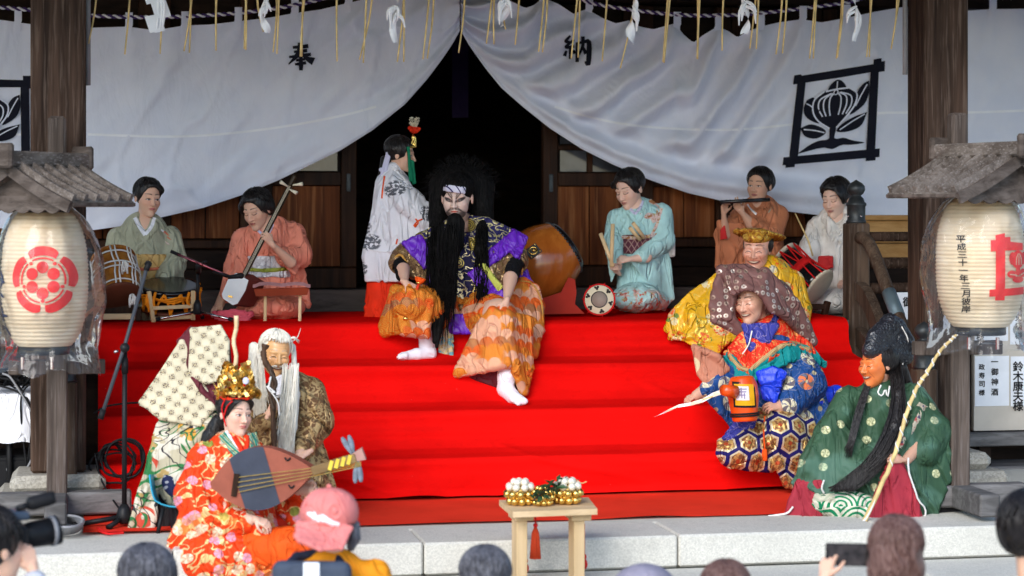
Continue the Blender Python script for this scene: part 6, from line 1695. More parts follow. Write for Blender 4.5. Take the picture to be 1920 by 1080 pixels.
for k in range(420):
    a = rs.uniform(-.25, math.pi + .25); e = rs.uniform(-.6, .9); ca, sa = math.cos(a), math.sin(a)
    b0 = (866 + 52 * ca * math.cos(e), 352 - 44 * sa, 8 + 40 * math.sin(e)); ln = rs.uniform(8, 26)
    sp.append(([b0, (b0[0] + ca * ln * .6, b0[1] - sa * ln * .6, b0[2]), (b0[0] + ca * ln + rs.uniform(-6, 6), b0[1] - sa * ln * .9 + rs.uniform(-2, 7), b0[2] + rs.uniform(-6, 6))], [1.5, 1.1, .25]))
for k in range(200):
    x = rs.choice((rs.uniform(800, 826), rs.uniform(892, 914))); y = rs.uniform(420, 540); ln = rs.uniform(40, 110)
    sp.append(([(x, y, -70 - (y - 420) * .35), (x + rs.uniform(-4, 4), y + ln * .5, -86 - (y - 420) * .4), (x + rs.uniform(-8, 8), y + ln, -100 - (y - 420) * .42)], [1.1, .9, .3]))
f.tubes('wig_strands', sp, M['wig'], 4, samples=6)
Bd = Soft(1.8, 8); Bd.chain([(853, 414, -88, 15), (846, 450, -94, 17), (838, 500, -98, 15), (830, 560, -110, 11), (822, 620, -132, 7), (819, 650, -140, 3)]).chain([(862, 420, -84, 10), (862, 460, -90, 7), (856, 490, -94, 3)]).fold(1.1, 4.2, (0, 1, 0), 18, False, 8.8)
f.soft('beard', Bd, M['wig'])
sp = []
for k in range(240):
    x = rs.uniform(822, 860); y = rs.uniform(415, 520); ln = rs.uniform(60, 140); dx = (840 - x) * .25 - 6
    sp.append(([(x, y, -112), (x + dx * .4 + rs.uniform(-3, 3), y + ln * .5, -120), (x + dx + rs.uniform(-5, 5), min(668, y + ln), -132)], [1.0, .9, .25]))
f.tubes('beard_strands', sp, M['wig'], 4, samples=6)
# ------------------------------------------------------------------ masked dancers on the right of the stair
def masked(f, Hd, name, skin, smile, paint={}, back=0.02, jaw=1.0, res=None, feats=None):
    """a carved full-face mask: the front half of a head, with its rim"""
    S = Soft(res or max(.85, Hd.h / 80), Hd.h * .05); Hd.skull(S, True, smile, jaw, False)
    if feats: feats(S)
    c = Hd.L(0, .5 + back, 0); S.box(c, np.array([.6, .5, .7]) * Hd.h, 1, Hd.R, 1.5, True)
    return f.soft(name, S, M['mask'], 1, None, lambda v: Hd.paint(v, skin, smile=smile, eye=0.0 if smile else 1.0, **paint))

# yellow robe
f = person('p', 'masked dancer in a bright yellow flowered brocade robe and flat gold cap, laughing mask', 10.75, 1430, 640, 'masked dancers'); f.cx = 1430
H = Head(f, (1420, 468, -22), 82, -14, 6, 2)
S = Soft(2.3, 9); S.cap((1438, 525, 0), (1440, 640, 0), 50, 58, sq=.8).chain([(1398, 526, 0, 21), (1484, 528, 4, 23)])
S.chain([(1486, 530, 2, 24), (1500, 580, 0, 24), (1492, 630, -14, 22)]).sheet([(1490, 530, 0), (1512, 580, -4), (1520, 640, -6), (1480, 640, -20), (1470, 560, -10)], 5)
S.chain([(1396, 528, -4, 22), (1345, 555, -40, 23), (1300, 595, -62, 22)])
S.sheet([(1345, 519, -42), (1296, 549, -56), (1258, 590, -66), (1249, 616, -70), (1256, 634, -74), (1300, 632, -84), (1350, 600, -74), (1380, 560, -50)], 6).sheet([(1279, 632, -86), (1310, 655, -90), (1337, 673, -92), (1362, 645, -92), (1390, 628, -88), (1350, 600, -80), (1300, 600, -80)], 4)
S.fold(3.0, 20, (.6, .8, 0), 9, True, 2.7)
S.shrink = 2; f.soft('robe', S, C_['yellow_brocade'])
f.band('collar', S, [(1393, 505), (1402, 520), (1420, 540)], 8, C_['cream_floral_robe'], 1, 2, 10); f.band('collar', S, [(1450, 498), (1444, 515), (1425, 540)], 9, C_['cream_floral_robe'], 1, 2, 10)
body(f, Head(f, H.c, 70, -14, 6, 2), [(1430, 515, 0, 22), (1438, 560, 0, 34), (1440, 640, 0, 34)], [[(1400, 528, 0, 16), (1345, 558, -42, 13), (1318, 640, -78, 10)], [(1480, 530, 4, 16), (1500, 590, -2, 14)]],
     hands=[dict(wrist=(1320, 628, -74), D=(-6, 24, -4), N=(-.5, 0, -.8), L=32, curl=.6, thumb=1)], skin=(.5, .28, .2))
masked(f, H, 'mask', (.64, .33, .23), 1.0, dict(lip=(.40, .10, .07)))
Hh = Soft(1.6, 5); H.e(Hh, (0, .10, .12), (.35, .40, .34)); H.e(Hh, (0, -.42, -.14), (.34, .40, .42), .02, True); f.soft('hair', Hh, M['hair'])
Ht = Soft(1.5, 4); Ht.ell((1424, 440, -8), (50, 44, 8), rotm(0, -8, 7)).fold(3.0, 16, (.2, 1, .3), 2); ht = f.soft('cap_brim', Ht, C_['gold_hat_cloth'])
Ht = Soft(1.5, 4); H.e(Ht, (0, -.02, .30), (.335, .40, .20)); f.soft('cap', Ht, C_['gold_hat_cloth'])

# hooded dancer in red cape and blue
f = person('p', 'masked dancer in a coin patterned brown hood and red cape with teal frill, kneeling', 9.9, 1440, 900, 'masked dancers'); f.cx = 1440
H = Head(f, (1412, 566, -26), 84, -38, 8, -4)
Hd = Soft(2.0, 7)
Hd.sheet([(1372, 594, -44), (1340, 600, -40), (1336, 575, -40), (1343, 535, -44), (1353, 509, -40), (1372, 540, -46), (1378, 570, -48)], 7).sheet([(1353, 506, -40), (1375, 503, -34), (1400, 504, -36), (1434, 518, -52), (1428, 548, -72), (1402, 541, -74), (1378, 546, -64)], 8).sheet([(1434, 512, -44), (1462, 540, -40), (1492, 570, -26), (1512, 612, -8), (1524, 640, 4), (1498, 616, -10), (1474, 592, -40), (1450, 578, -64), (1428, 548, -70)], 9).sheet([(1340, 598, -40), (1372, 594, -44), (1392, 618, -34), (1384, 624, -30)], 7)
Hd.ell((1425, 560, 32), (64, 52, 44)).chain([(1356, 560, -14, 16), (1366, 524, -10, 22), (1400, 522, -4, 20), (1450, 550, -4, 26), (1488, 600, 6, 18)], 10)
Hd.ell((1402, 582, -70), (30, 46, 38), None, 3, True).fold(1.8, 18, (.7, .6, 0), 6, True, 1.9)
f.soft('hood', Hd, C_['coin_dot_brocade'])
body(f, Head(f, (1414, 566, -18), 76, -38, 6, -4), [(1428, 610, -6, 22), (1440, 650, 0, 36), (1460, 770, 0, 44)], [[(1388, 680, -18, 17), (1345, 715, -46, 14), (1305, 742, -66, 10)], [(1488, 670, -8, 18), (1500, 725, -32, 15), (1460, 765, -72, 11)]],
     hands=[dict(wrist=(1308, 740, -66), D=(-22, 10, -6), N=(.1, -.9, -.4), L=36, curl=(.5, .6, .7, .7), thumb=1), dict(wrist=(1464, 762, -74), D=(-24, 0, -10), N=(.2, -.7, -.7), L=42, curl=(.5, .55, .6, .6), thumb=1)], skin=(.58, .32, .22))
masked(f, H, 'mask', (.60, .33, .23), .75, dict(lip=(.45, .18, .12), line=.5))
Sc = Soft(1.8, 5); Sc.chain([(1398, 610, -38, 7), (1406, 624, -42, 9), (1425, 632, -44, 10), (1446, 616, -34, 9), (1456, 598, -18, 8)]).sheet([(1396, 612, -46), (1408, 656, -52), (1440, 640, -48), (1456, 610, -38)], 5).fold(2.2, 11, (.8, .4, 0), 3)
f.soft('scarf', Sc, C_['royal_scarf'])
Cp = Soft(2.0, 6); Cp.chain([(1405, 625, -14, 24), (1455, 618, -4, 30)]).sheet([(1400, 618, -36), (1384, 640, -38), (1364, 664, -40), (1385, 690, -46), (1404, 698, -50), (1412, 650, -46)], 6).sheet([(1412, 640, -46), (1406, 697, -52), (1440, 672, -54), (1480, 648, -42), (1522, 662, -10), (1505, 630, 0), (1470, 605, -10)], 7).fold(1.8, 16, (.2, 1, 0), 4)
f.soft('cape', Cp, C_['red_gold_cape'])
f.band('cape_fringe', Cp, [(1367, 664), (1384, 686), (1402, 694)], 9, C_['gold_fringe'], 1.5, 2); f.band('cape_fringe', Cp, [(1408, 694), (1438, 668), (1478, 644), (1518, 654)], 10, C_['gold_fringe'], 1.5, 2)
Fr = Soft(1.8, 3); Fr.sheet([(1364, 664, -42), (1352, 678, -44), (1372, 704, -52), (1400, 716, -54), (1404, 697, -52), (1384, 686, -48)], 4).sheet([(1407, 696, -55), (1410, 714, -58), (1446, 694, -62), (1480, 676, -52), (1478, 648, -46), (1440, 672, -58)], 4).sheet([(1478, 648, -46), (1480, 674, -50), (1518, 674, -20), (1546, 684, -6), (1522, 655, -6)], 4).fold(3.0, 10, (.35, 1, 0), 9, True, 4.4)
f.soft('cape_frill', Fr, C_['teal_frill'])
S = Soft(2.2, 9); S.cap((1442, 660, 0), (1462, 780, 4), 54, 64, sq=.8).chain([(1490, 672, -8, 32), (1508, 720, -26, 40), (1478, 762, -54, 27)]).sheet([(1500, 690, -30), (1540, 740, -20), (1560, 796, -6), (1510, 810, -30), (1480, 780, -54), (1470, 740, -60)], 7)
S.chain([(1384, 684, -18, 26), (1346, 714, -46, 23), (1326, 732, -60, 17)]).sheet([(1340, 705, -56), (1318, 735, -66), (1352, 770, -58), (1380, 806, -46), (1392, 740, -44)], 6).fold(3.0, 18, (.4, .9, 0), 8, True, 7.2)
f.soft('robe', S, C_['roundel_brocade'])
Bs = Soft(2, 5); Bs.sheet([(1424, 700, -64), (1450, 690, -66), (1470, 700, -70), (1450, 752, -74), (1434, 745, -70)], 5).sheet([(1520, 700, -30), (1540, 720, -20), (1545, 760, -14), (1528, 750, -26)], 5).chain([(1538, 742, -6, 15), (1568, 738, 14, 15), (1596, 748, 28, 9)]).fold(3, 10, (.5, .8, 0), 3)
f.soft('blue_satin', Bs, C_['blue_satin'])
f.soft('lining', Soft(2, 3).sheet([(1545, 755, 6), (1590, 748, 32), (1596, 770, 32), (1570, 800, 20), (1540, 795, 8)], 5), C_['dark_lining'])
f.soft('sleeve_lining', Soft(2, 4).sheet([(1303, 652, -60), (1345, 668, -70), (1362, 692, -60), (1330, 722, -64), (1312, 700, -60)], 6).fold(2, 14), C_['peach_cloth'])
T = Soft(2.2, 8); T.chain([(1455, 790, -20, 44), (1470, 815, -66, 44), (1490, 850, -62, 34), (1505, 895, -40, 22)]).sheet([(1440, 800, -92), (1462, 870, -86), (1476, 908, -70), (1506, 914, -56), (1540, 840, -50), (1520, 790, -60)], 8)
T.chain([(1440, 800, -20, 44), (1405, 840, -80, 34), (1372, 852, -84, 26)]).chain([(1364, 856, -84, 16), (1395, 864, -84, 16), (1445, 868, -70, 18)]).ell((1380, 846, -80), (34, 26, 28)).sheet([(1352, 830, -84), (1347, 850, -86), (1370, 874, -88), (1440, 878, -76), (1440, 820, -90), (1400, 800, -80)], 6).fold(2.8, 20, (.3, 1, 0), 8, True, 3.3)
f.soft('trousers', T, C_['hexagon_brocade'])
f.soft('purple_fold', Soft(1.8, 3).sheet([(1376, 796, -78), (1414, 790, -86), (1408, 824, -94), (1358, 822, -92)], 4).fold(2.4, 7, (.4, 1, 0), 6), C_['royal_scarf'])
f.tubes('red_tassel', [([(1434, 780, -92), (1432, 810, -100), (1434, 842, -104)], [1.6, 1.6]), ([(1434, 842, -104), (1434, 852, -104), (1435, 864, -104)], [4.5, 5.5, 4])], C_['orange_red_cord'])
f.tubes('neck_cord', [([(1410, 620, -62), (1404, 645, -60), (1392, 664, -58)], [1.3, 1.3])], M['cord'])

# green robe, the fisherman with a rod
f = person('p', 'masked figure in a wide green robe, black peaked cap and smiling orange mask', 9.25, 1650, 985, 'masked dancers'); f.cx = 1650
H = Head(f, (1646, 684, -20), 86, -52, 4, 0)
S = Soft(2.5, 12); S.cap((1650, 760, 0), (1640, 900, 0), 56, 88, sq=.8).chain([(1592, 748, -4, 26), (1708, 746, 8, 30)]).ell((1630, 880, -20), (95, 60, 50))
S.chain([(1712, 750, 6, 32), (1752, 810, -12, 36), (1735, 850, -44, 28)]).sheet([(1720, 770, -36), (1765, 800, -30), (1780, 850, -24), (1778, 900, -30), (1755, 972, -44), (1735, 972, -54), (1690, 930, -74), (1672, 860, -80), (1690, 840, -70)], 7)
S.chain([(1588, 750, -6, 30), (1560, 810, -24, 34), (1525, 870, -34, 30), (1500, 910, -36, 20)]).sheet([(1560, 780, -40), (1520, 850, -48), (1484, 905, -46), (1520, 915, -60), (1545, 930, -70), (1620, 900, -80), (1640, 930, -72), (1690, 900, -60)], 7)
S.fold(3.4, 26, (.35, 1, 0), 9, True, 4.9).fold(1.5, 12, (.5, 1, 0), 8, True, 2.2)
S.shrink = 4; f.soft('robe', S, C_['green_robe_silk'])
f.soft('robe_tail', Soft(2.4, 6).sheet([(1770, 880, 10), (1800, 915, 14), (1806, 950, 10), (1795, 968, 0), (1740, 982, -30), (1700, 986, -40), (1730, 940, -20)], 5).fold(2.6, 16, (.3, 1, 0), 4), C_['dark_lining'])
f.tubes('robe_edge', [([(1776, 884, 2), (1800, 912, 6), (1808, 946, 2), (1797, 970, -8), (1745, 982, -44), (1705, 988, -52)], [2.4, 2.4])], C_['green_wave_brocade'])
f.soft('maroon_sleeve', Soft(2.2, 6).sheet([(1500, 908, -52), (1484, 940, -50), (1478, 964, -48), (1520, 970, -56), (1536, 966, -58), (1540, 905, -62)], 7).sheet([(1680, 860, -84), (1650, 920, -90), (1632, 985, -86), (1690, 992, -84), (1722, 975, -76), (1705, 920, -80)], 9).fold(3.0, 15, (.2, 1, 0), 5), C_['maroon_cloth'])
f.soft('skirt', Soft(2.2, 8).chain([(1545, 940, -50, 26), (1600, 950, -66, 28), (1640, 955, -66, 24)]).ell((1590, 950, -70), (44, 24, 26)).fold(2.4, 14, (1, .3, 0), 3), C_['green_wave_brocade'])
f.band('floral_panel', S, [(1732, 758), (1716, 785), (1700, 815), (1688, 840)], [20, 22, 18, 10], C_['patch_floral'], 1.2, 1.5, 16)
f.tubes('white_cord', [([(1703, 858, -92), (1704, 885, -94), (1716, 920, -90), (1722, 938, -86), (1734, 952, -78), (1735, 966, -74), (1728, 972, -72)], [1.8, 1.8]), ([(1545, 900, -84), (1541, 915, -82), (1545, 925, -78)], [1.8, 1.8]), ([(1487, 950, -64), (1476, 962, -64), (1455, 966, -66), (1440, 968, -66)], [2, 2])], M['cord'])
body(f, Head(f, H.c, 78, -52, 4), [(1650, 740, 0, 26), (1650, 790, 0, 44), (1640, 900, 0, 60)], [[(1600, 750, -4, 20), (1560, 820, -28, 18)], [(1705, 750, 6, 20), (1735, 820, -20, 16), (1700, 862, -70, 10)]],
     hands=[dict(wrist=(1690, 862, -92), D=(-20, -2, -8), N=(.3, -.5, -.8), L=40, curl=(.75, .8, .85, .9), thumb=1)], skin=(.58, .32, .22))
masked(f, H, 'mask', (.68, .18, .045), .8, dict(lip=(.55, .10, .02), brow=(.05, .02, .012)))
Hr = Soft(1.9, 6); H.e(Hr, (0, .12, .12), (.36, .40, .38)); H.e(Hr, (0, -.40, -.16), (.42, .42, .46), .02, True)
Hr.chain([(1680, 690, 0, 11), (1686, 740, -40, 11), (1678, 800, -72, 12), (1650, 860, -92, 11), (1604, 903, -94, 6), (1578, 918, -92, 2)]).chain([(1632, 715, -16, 5), (1610, 770, -50, 6), (1597, 825, -66, 4), (1592, 850, -68, 2)])
sp = []; rs = random.Random(31)
for k in range(150):
    a = rs.uniform(-1, 1); b_ = rs.uniform(-1, 1); e = rs.uniform(-12, 10)
    sp.append(([(1676 + 12 * a, 680, -6 + 8 * b_), (1685 + 13 * a, 740, -46 + 8 * b_), (1676 + 17 * a, 800, -78 + 8 * b_), (1648 + 18 * a, 858 + 4 * b_, -100 + 6 * b_), (1604 + 12 * a + e, 902 + 8 * b_, -102), (1576 + e * 2, 918 + 5 * b_, -100)], [.9, 1.0, 1.0, .3]))
for k in range(60):
    a = rs.uniform(-1, 1); sp.append(([(1634 + 5 * a, 700, -30), (1612 + 8 * a, 768, -58), (1598 + 7 * a, 822, -74), (1590 + 8 * a, 852 + rs.uniform(-14, 8), -76)], [.8, .9, .3]))
f.tubes('hair_strands', sp, M['hair'], 4, samples=10)
Hr.chain([(1690, 690, 14, 12), (1706, 725, 20, 8), (1720, 742, 14, 4)]).fold(.7, 4, (-.3, 1, 0), 16, False)
f.soft('hair', Hr, M['hair'])
vm = Mat('crumpled_black_lacquer_paper', 0.3, 0, 0.6); vm.color((0.012, 0.013, 0.018)); vm.bump(vm.voro(110.0)[0], 0.45, 0.008)
Ct = Soft(1.7, 5); Ct.sheet([(1634, 656, -40), (1640, 632, -34), (1668, 604, -10), (1682, 612, 6), (1698, 640, 16), (1696, 668, 14), (1660, 660, -20)], 16).fold(1.0, 6, (0, 1, 0), 2)
f.soft('peaked_cap', Ct, vm.mat)
f.tubes('cap_cord', [([(1690, 612, -8), (1702, 636, -2), (1698, 662, 0), (1692, 684, 0)], [1.3, 1.3]), ([(1652, 722, -54), (1646, 736, -54), (1654, 742, -56), (1660, 730, -54), (1664, 744, -54), (1668, 724, -48)], [1.6, 1.6])], M['cord'])

# ------------------------------------------------------------------ three figures on the left
# cream hooded figure seated on a blue chair
f = person('p', 'figure seated in a cream hood with dark square motifs and a cream flowered robe', 8.75, 350, 1010); f.cx = 350
S = Soft(2.4, 10); S.cap((370, 800, 0), (352, 905, 0), 46, 56, sq=.8).chain([(330, 800, 10, 26), (400, 795, -10, 26)]).chain([(325, 800, 14, 30), (318, 850, 14, 34), (330, 890, 4, 30)])
S.sheet([(300, 800, 6), (285, 870, 4), (274, 910, 4), (262, 960, 0), (236, 1020, -14), (283, 1022, -8), (284, 930, 6), (320, 880, 8)], 5).chain([(400, 800, -24, 26), (400, 850, -50, 24), (370, 862, -40, 18)]).ell((370, 905, -40), (44, 30, 30))
S.fold(3.0, 19, (.2, 1, 0), 8, True, 8.1)
f.soft('robe', S, C_['cream_floral_robe'])
f.soft('robe_lining', Soft(2.2, 4).sheet([(288, 915, 10), (284, 1018, 0), (308, 1000, 8), (326, 960, 10), (330, 900, 14)], 5), C_['dark_lining'])
f.soft('under_skirt', Soft(2.2, 6).chain([(322, 905, -20, 20), (340, 925, -40, 18), (372, 940, -50, 16)]).fold(2, 12), C_['indigo_print'])
f.soft('foot', Soft(2, 4).chain([(330, 960, -10, 15), (335, 1000, -20, 13), (345, 1012, -40, 10)]), C_['dark_lining'])
Hd = Soft(2.1, 5); Hd.ell((392, 672, 0), (36, 46, 54)).sheet([(341, 642, -20), (356, 662, -26), (358, 714, -34), (400, 764, -42), (374, 796, -40), (303, 782, -24), (266, 755, -8)], 4.5).sheet([(266, 755, -8), (341, 642, -20), (372, 640, 20), (330, 740, 30)], 5).sheet([(362, 620, -26), (412, 614, -32), (426, 640, -38), (425, 707, -46), (388, 716, -44), (357, 702, -38)], 4.5).sheet([(362, 620, -26), (412, 614, -32), (424, 640, 20), (380, 640, 40)], 5)
Hd.fold(1.8, 26, (.4, 1, 0), 8, True, 5.1)
f.soft('hood', Hd, C_['crest_diaper_cloth'])
f.soft('hood_lining', Soft(2, 4).sheet([(336, 640, -10), (358, 616, -14), (364, 640, -30), (362, 708, -40), (380, 735, -44), (415, 770, -40), (425, 720, -40), (418, 690, -30), (400, 640, -10)], 4).fold(1.4, 12).sheet([(412, 614, -28), (428, 640, -30), (432, 700, -30), (424, 660, -20)], 4), C_['wine_lining'])
body(f, Head(f, (398, 668, 10), 84, 150, 0), [(390, 740, 4, 24), (375, 790, 0, 40), (356, 900, 0, 42)], [[(335, 800, 10, 18), (322, 855, 10, 16)], [(398, 800, -16, 18), (402, 850, -50, 14)]],
     hands=[dict(wrist=(398, 855, -56), D=(14, 10, -8), N=(0, -1, -.2), L=38, curl=.4)])

# old man with white hair
f = person('p', 'old man figure with long white hair and beard in a brown damask robe', 8.95, 530, 920); f.cx = 535
H = Head(f, (516, 664, -22), 84, 14, 10, 6)
S = Soft(2.4, 11); S.cap((545, 745, 0), (545, 900, 0), 54, 66, sq=.8).chain([(495, 742, -4, 24), (580, 730, 4, 26)]).chain([(584, 735, 4, 30), (592, 790, -8, 36), (565, 845, -46, 24)]).sheet([(580, 770, -10), (596, 830, -16), (612, 870, -14), (626, 912, -8), (560, 905, -40), (548, 860, -60)], 7)
S.chain([(492, 745, -6, 26), (482, 800, -34, 26), (502, 790, -62, 18)]).sheet([(478, 770, -30), (470, 830, -44), (490, 860, -50), (520, 800, -62)], 7).ell((550, 905, -40), (70, 50, 40)).fold(3.0, 18, (.25, 1, 0), 8, True, 2.5)
S.shrink = 4; f.soft('robe', S, C_['brown_damask_robe'])
f.soft('olive_fold', Soft(2, 4).sheet([(585, 880, -30), (612, 880, -20), (604, 915, -24), (585, 912, -34)], 6), C_['olive_cloth'])
body(f, Head(f, H.c, 76, 14, 10, 6), [(540, 725, 0, 24), (545, 780, 0, 42), (545, 900, 0, 48)], [[(500, 745, -4, 18), (488, 805, -38, 15), (508, 775, -66, 10)], [(578, 735, 4, 18), (590, 800, -10, 16), (562, 852, -62, 11)]],
     hands=[dict(wrist=(503, 778, -74), D=(10, -22, -4), N=(-.9, 0, -.4), L=38, curl=(.75, .8, .85, .9), thumb=-1), dict(wrist=(578, 848, -70), D=(-24, 12, -8), N=(.2, -.9, -.4), L=42, curl=.35, thumb=1)])
masked(f, H, 'mask', (.66, .36, .15), .5, dict(lip=(.40, .16, .08), brow=(.45, .33, .22)))
Hr = Soft(1.9, 6); H.e(Hr, (0, .12, .16), (.37, .40, .38)); H.e(Hr, (.02, -.36, -.12), (.36, .42, .50), .02, True)
Hr.chain([(476, 650, -4, 9), (478, 700, -22, 14), (484, 760, -36, 12), (490, 796, -46, 5)]).chain([(550, 650, 2, 5), (552, 690, -20, 5)]).fold(.9, 4, (0, 1, 0), 18)
f.soft('hair', Hr, M['white_hair'])
f.soft('long_hair', Soft(1.9, 5).chain([(551, 690, -40, 7), (548, 740, -50, 14), (542, 800, -62, 15), (534, 850, -74, 11), (530, 862, -78, 3)]).fold(.9, 4, (0, 1, 0), 20), M['white_hair'])
sp = []; rs = random.Random(21)
for k in range(130):
    x = rs.uniform(530, 562); ln = rs.uniform(80, 170); y = rs.uniform(680, 720); sp.append(([(x, y, -60), (x - 4, y + ln * .5, -76), (x - 10 + rs.uniform(-8, 6), y + ln, -88)], [.8, .8, .2]))
for k in range(90):
    x = rs.uniform(468, 494); ln = rs.uniform(50, 120); y = rs.uniform(660, 700); sp.append(([(x, y, -36), (x + 4, y + ln * .5, -46), (x + 8 + rs.uniform(-6, 6), y + ln, -56)], [.8, .8, .2]))
for (a, b_) in (((520, 634, -66), (505, 626, -62)), ((545, 634, -62), (560, 638, -50))):
    for k in range(8): sp.append(([a, ((a[0] + b_[0]) / 2, a[1] - 2 + k * .4, a[2] - 1), (b_[0] + rs.uniform(-3, 3), b_[1] + rs.uniform(0, 6), b_[2])], [1.4, 1.2, .3]))
for k in range(20):
    g = rs.choice((-1, 1)); p = H.L(.03 * g, -.43, -.2); q = H.L(.22 * g, -.36, -.28 - rs.uniform(0, .06)); sp.append(([p, H.L(.12 * g, -.42, -.21), q], [1.3, 1.2, .3]))
strands(H, 'white_hair', 260, 1.9, None, .012, True, 5, (.38, .45, .40))
sp.append(([(548, 640, -10), (558, 632, -8), (564, 615, -6)], [1.2, .9, .3]))
f.tubes('white_strands', sp, M['white_hair'], 4, samples=7)
f.soft('white_collar', Soft(1.6, 3).sheet([(510, 710, -40), (536, 706, -44), (534, 740, -52), (518, 740, -50)], 5).fold(1.4, 7), C_['white_silk'])

# lute girl
f = person('p', 'young woman in a vermilion and gold brocade robe wearing a gold foil crown', 8.3, 440, 1060); f.cx = 440
H = Head(f, (441, 776, -10), 84, 34, 6, 2)
S = Soft(2.5, 11); S.cap((440, 860, 0), (440, 1020, 0), 56, 84, sq=.85).chain([(388, 858, 0, 26), (492, 866, 0, 24)]).chain([(384, 862, 2, 32), (366, 930, -6, 38), (400, 985, -56, 30), (460, 980, -80, 20)])
S.sheet([(372, 900, -6), (352, 960, -10), (322, 1020, -16), (330, 1060, -16), (420, 1070, -60), (500, 1040, -90), (490, 980, -90), (430, 960, -70)], 8).chain([(495, 868, 0, 26), (545, 905, -30, 28), (580, 930, -50, 20)]).sheet([(520, 890, -20), (590, 920, -50), (578, 960, -50), (560, 985, -40), (530, 960, -30)], 7)
S.ell((440, 1050, -40), (110, 60, 60)).fold(3.4, 22, (.35, 1, 0), 8, True, 1.5).fold(1.3, 10, (.4, 1, 0), 4)
f.soft('robe', S, C_['vermilion_brocade'])
f.soft('orange_skirt', Soft(2.4, 10).chain([(480, 1030, -60, 40), (540, 1030, -80, 42), (600, 1050, -70, 40)]).fold(2.4, 22, (1, .3, 0), 4), C_['orange_skirt'])
for l in ([(418, 812), (432, 834), (456, 866)], [(470, 812), (474, 834), (470, 862)]): f.band('striped_collar', S, l, 22, C_['teal_stripe_collar'], 2, 2.5, 18)
f.band('under_collar', S, [(424, 808), (436, 826), (452, 846)], 6, C_['white_silk'], 5, 2, 12); f.band('red_collar', S, [(438, 818), (448, 836), (458, 850)], 11, C_['scarlet'], 7, 2, 12); f.band('red_collar', S, [(464, 816), (464, 834), (460, 850)], 7, C_['scarlet'], 7, 2, 12)
body(f, H, [(441, 830, 0, 24), (440, 880, 0, 44), (440, 1020, 0, 52)], [[(392, 862, 2, 18), (370, 930, -8, 16), (470, 975, -92, 11)], [(490, 868, 0, 18), (545, 915, -34, 16), (584, 918, -78, 11)]],
     hands=[dict(wrist=(478, 972, -96), D=(18, 8, -4), N=(0, -.8, -.6), L=44, curl=.4, thumb=1), dict(wrist=(580, 925, -70), D=(6, -24, -10), N=(.6, 0, .8), L=42, curl=(.6, .65, .7, .7), thumb=-1)], skin=(.70, .44, .33), paint=dict(eye=1, lip=(.52, .17, .15), blush=.35))
H.hair(extra=(((0, -.30, .27), (.26, .12, .10)), ((.16, -.30, .20), (.10, .08, .16)), ((-.2, -.24, .18), (.08, .1, .18)), ((0, .36, -.1), (.2, .2, .3))), vol=1.02, line=.0)
f.soft('hair_tail', Soft(1.8, 4).chain([(410, 790, 26, 14), (396, 820, 30, 18), (388, 850, 26, 14)]).fold(1.5, 6, (0, 1, 0), 8), M['hair'])
cb = f.soft('crown_band', Soft(1.4, 2).chain([(411, 742, -4, 3.5), (420, 747, -28, 3.5), (441, 750, -38, 3.5), (464, 747, -32, 3.5), (472, 742, -6, 3.5)]), C_['scarlet'])
rs = random.Random(4); b = MB()
for k in range(170):
    a = rs.uniform(-2.6, .6) if k > 30 else rs.uniform(-3.1, 3.1); hh = rs.uniform(0, 1) ** 1.3
    r = (36 + rs.uniform(-3, 8)) * (1 - .45 * hh); p = f.w((441 + r * math.cos(a), 742 - 58 * hh, -6 + r * .9 * math.sin(a)))
    s_ = rs.uniform(.011, .026); Q = Matrix.Rotation(rs.uniform(0, 6), 3, 'Z') @ Matrix.Rotation(rs.uniform(-1, 1), 3, 'X')
    n_ = 6; ring = [p + Q @ Vector((math.cos(6.283 * i / n_) * s_ * .7, 0.004 * math.sin(i * 2.1), math.sin(6.283 * i / n_) * s_)) for i in range(n_)]
    b.add([p + Q @ Vector((0, -.005, 0))] + ring, [(0, 1 + i, 1 + (i + 1) % n_) for i in range(n_)])
b.build('gold_leaves', M['goldfoil'], cb)
f.soft('crown', Soft(1.6, 4).chain([(411, 740, -8, 4), (418, 738, -30, 4), (441, 738, -40, 4), (464, 738, -30, 4), (472, 740, -8, 4)]).chain([(441, 735, -34, 5), (441, 700, -20, 6), (438, 690, -10, 4)]).chain([(417, 730, -20, 4), (416, 712, -16, 5)]).chain([(464, 730, -20, 4), (466, 706, -16, 5)]).fold(2, 6, (1, 1, 0), 1), M['goldfoil'], parent=cb)
f.soft('white_jewel', Soft(1, 1).ell((461, 714, -40), (6, 5, 7)), C_['lavender_silk'], parent=cb)
f.tubes('crown_staff', [([(438, 700, -8), (443, 670, -4), (438, 640, -4), (443, 615, -4), (443, 592, -4)], [4.5, 4, 4, 4, 4.5])], M['pale'], 8, parent=cb)
f.tubes('crown_cord', [([(422, 748, -40), (416, 765, -34), (420, 785, -30), (424, 800, -30)], [1.4, 1.4]), ([(436, 752, -46), (426, 762, -40), (420, 780, -32)], [1.3, 1.3])], M['redcord'], parent=cb)
# ------------------------------------------------------------------ instruments and props
def rot_axis(a, b): return (Vector(b) - Vector(a)).normalized()
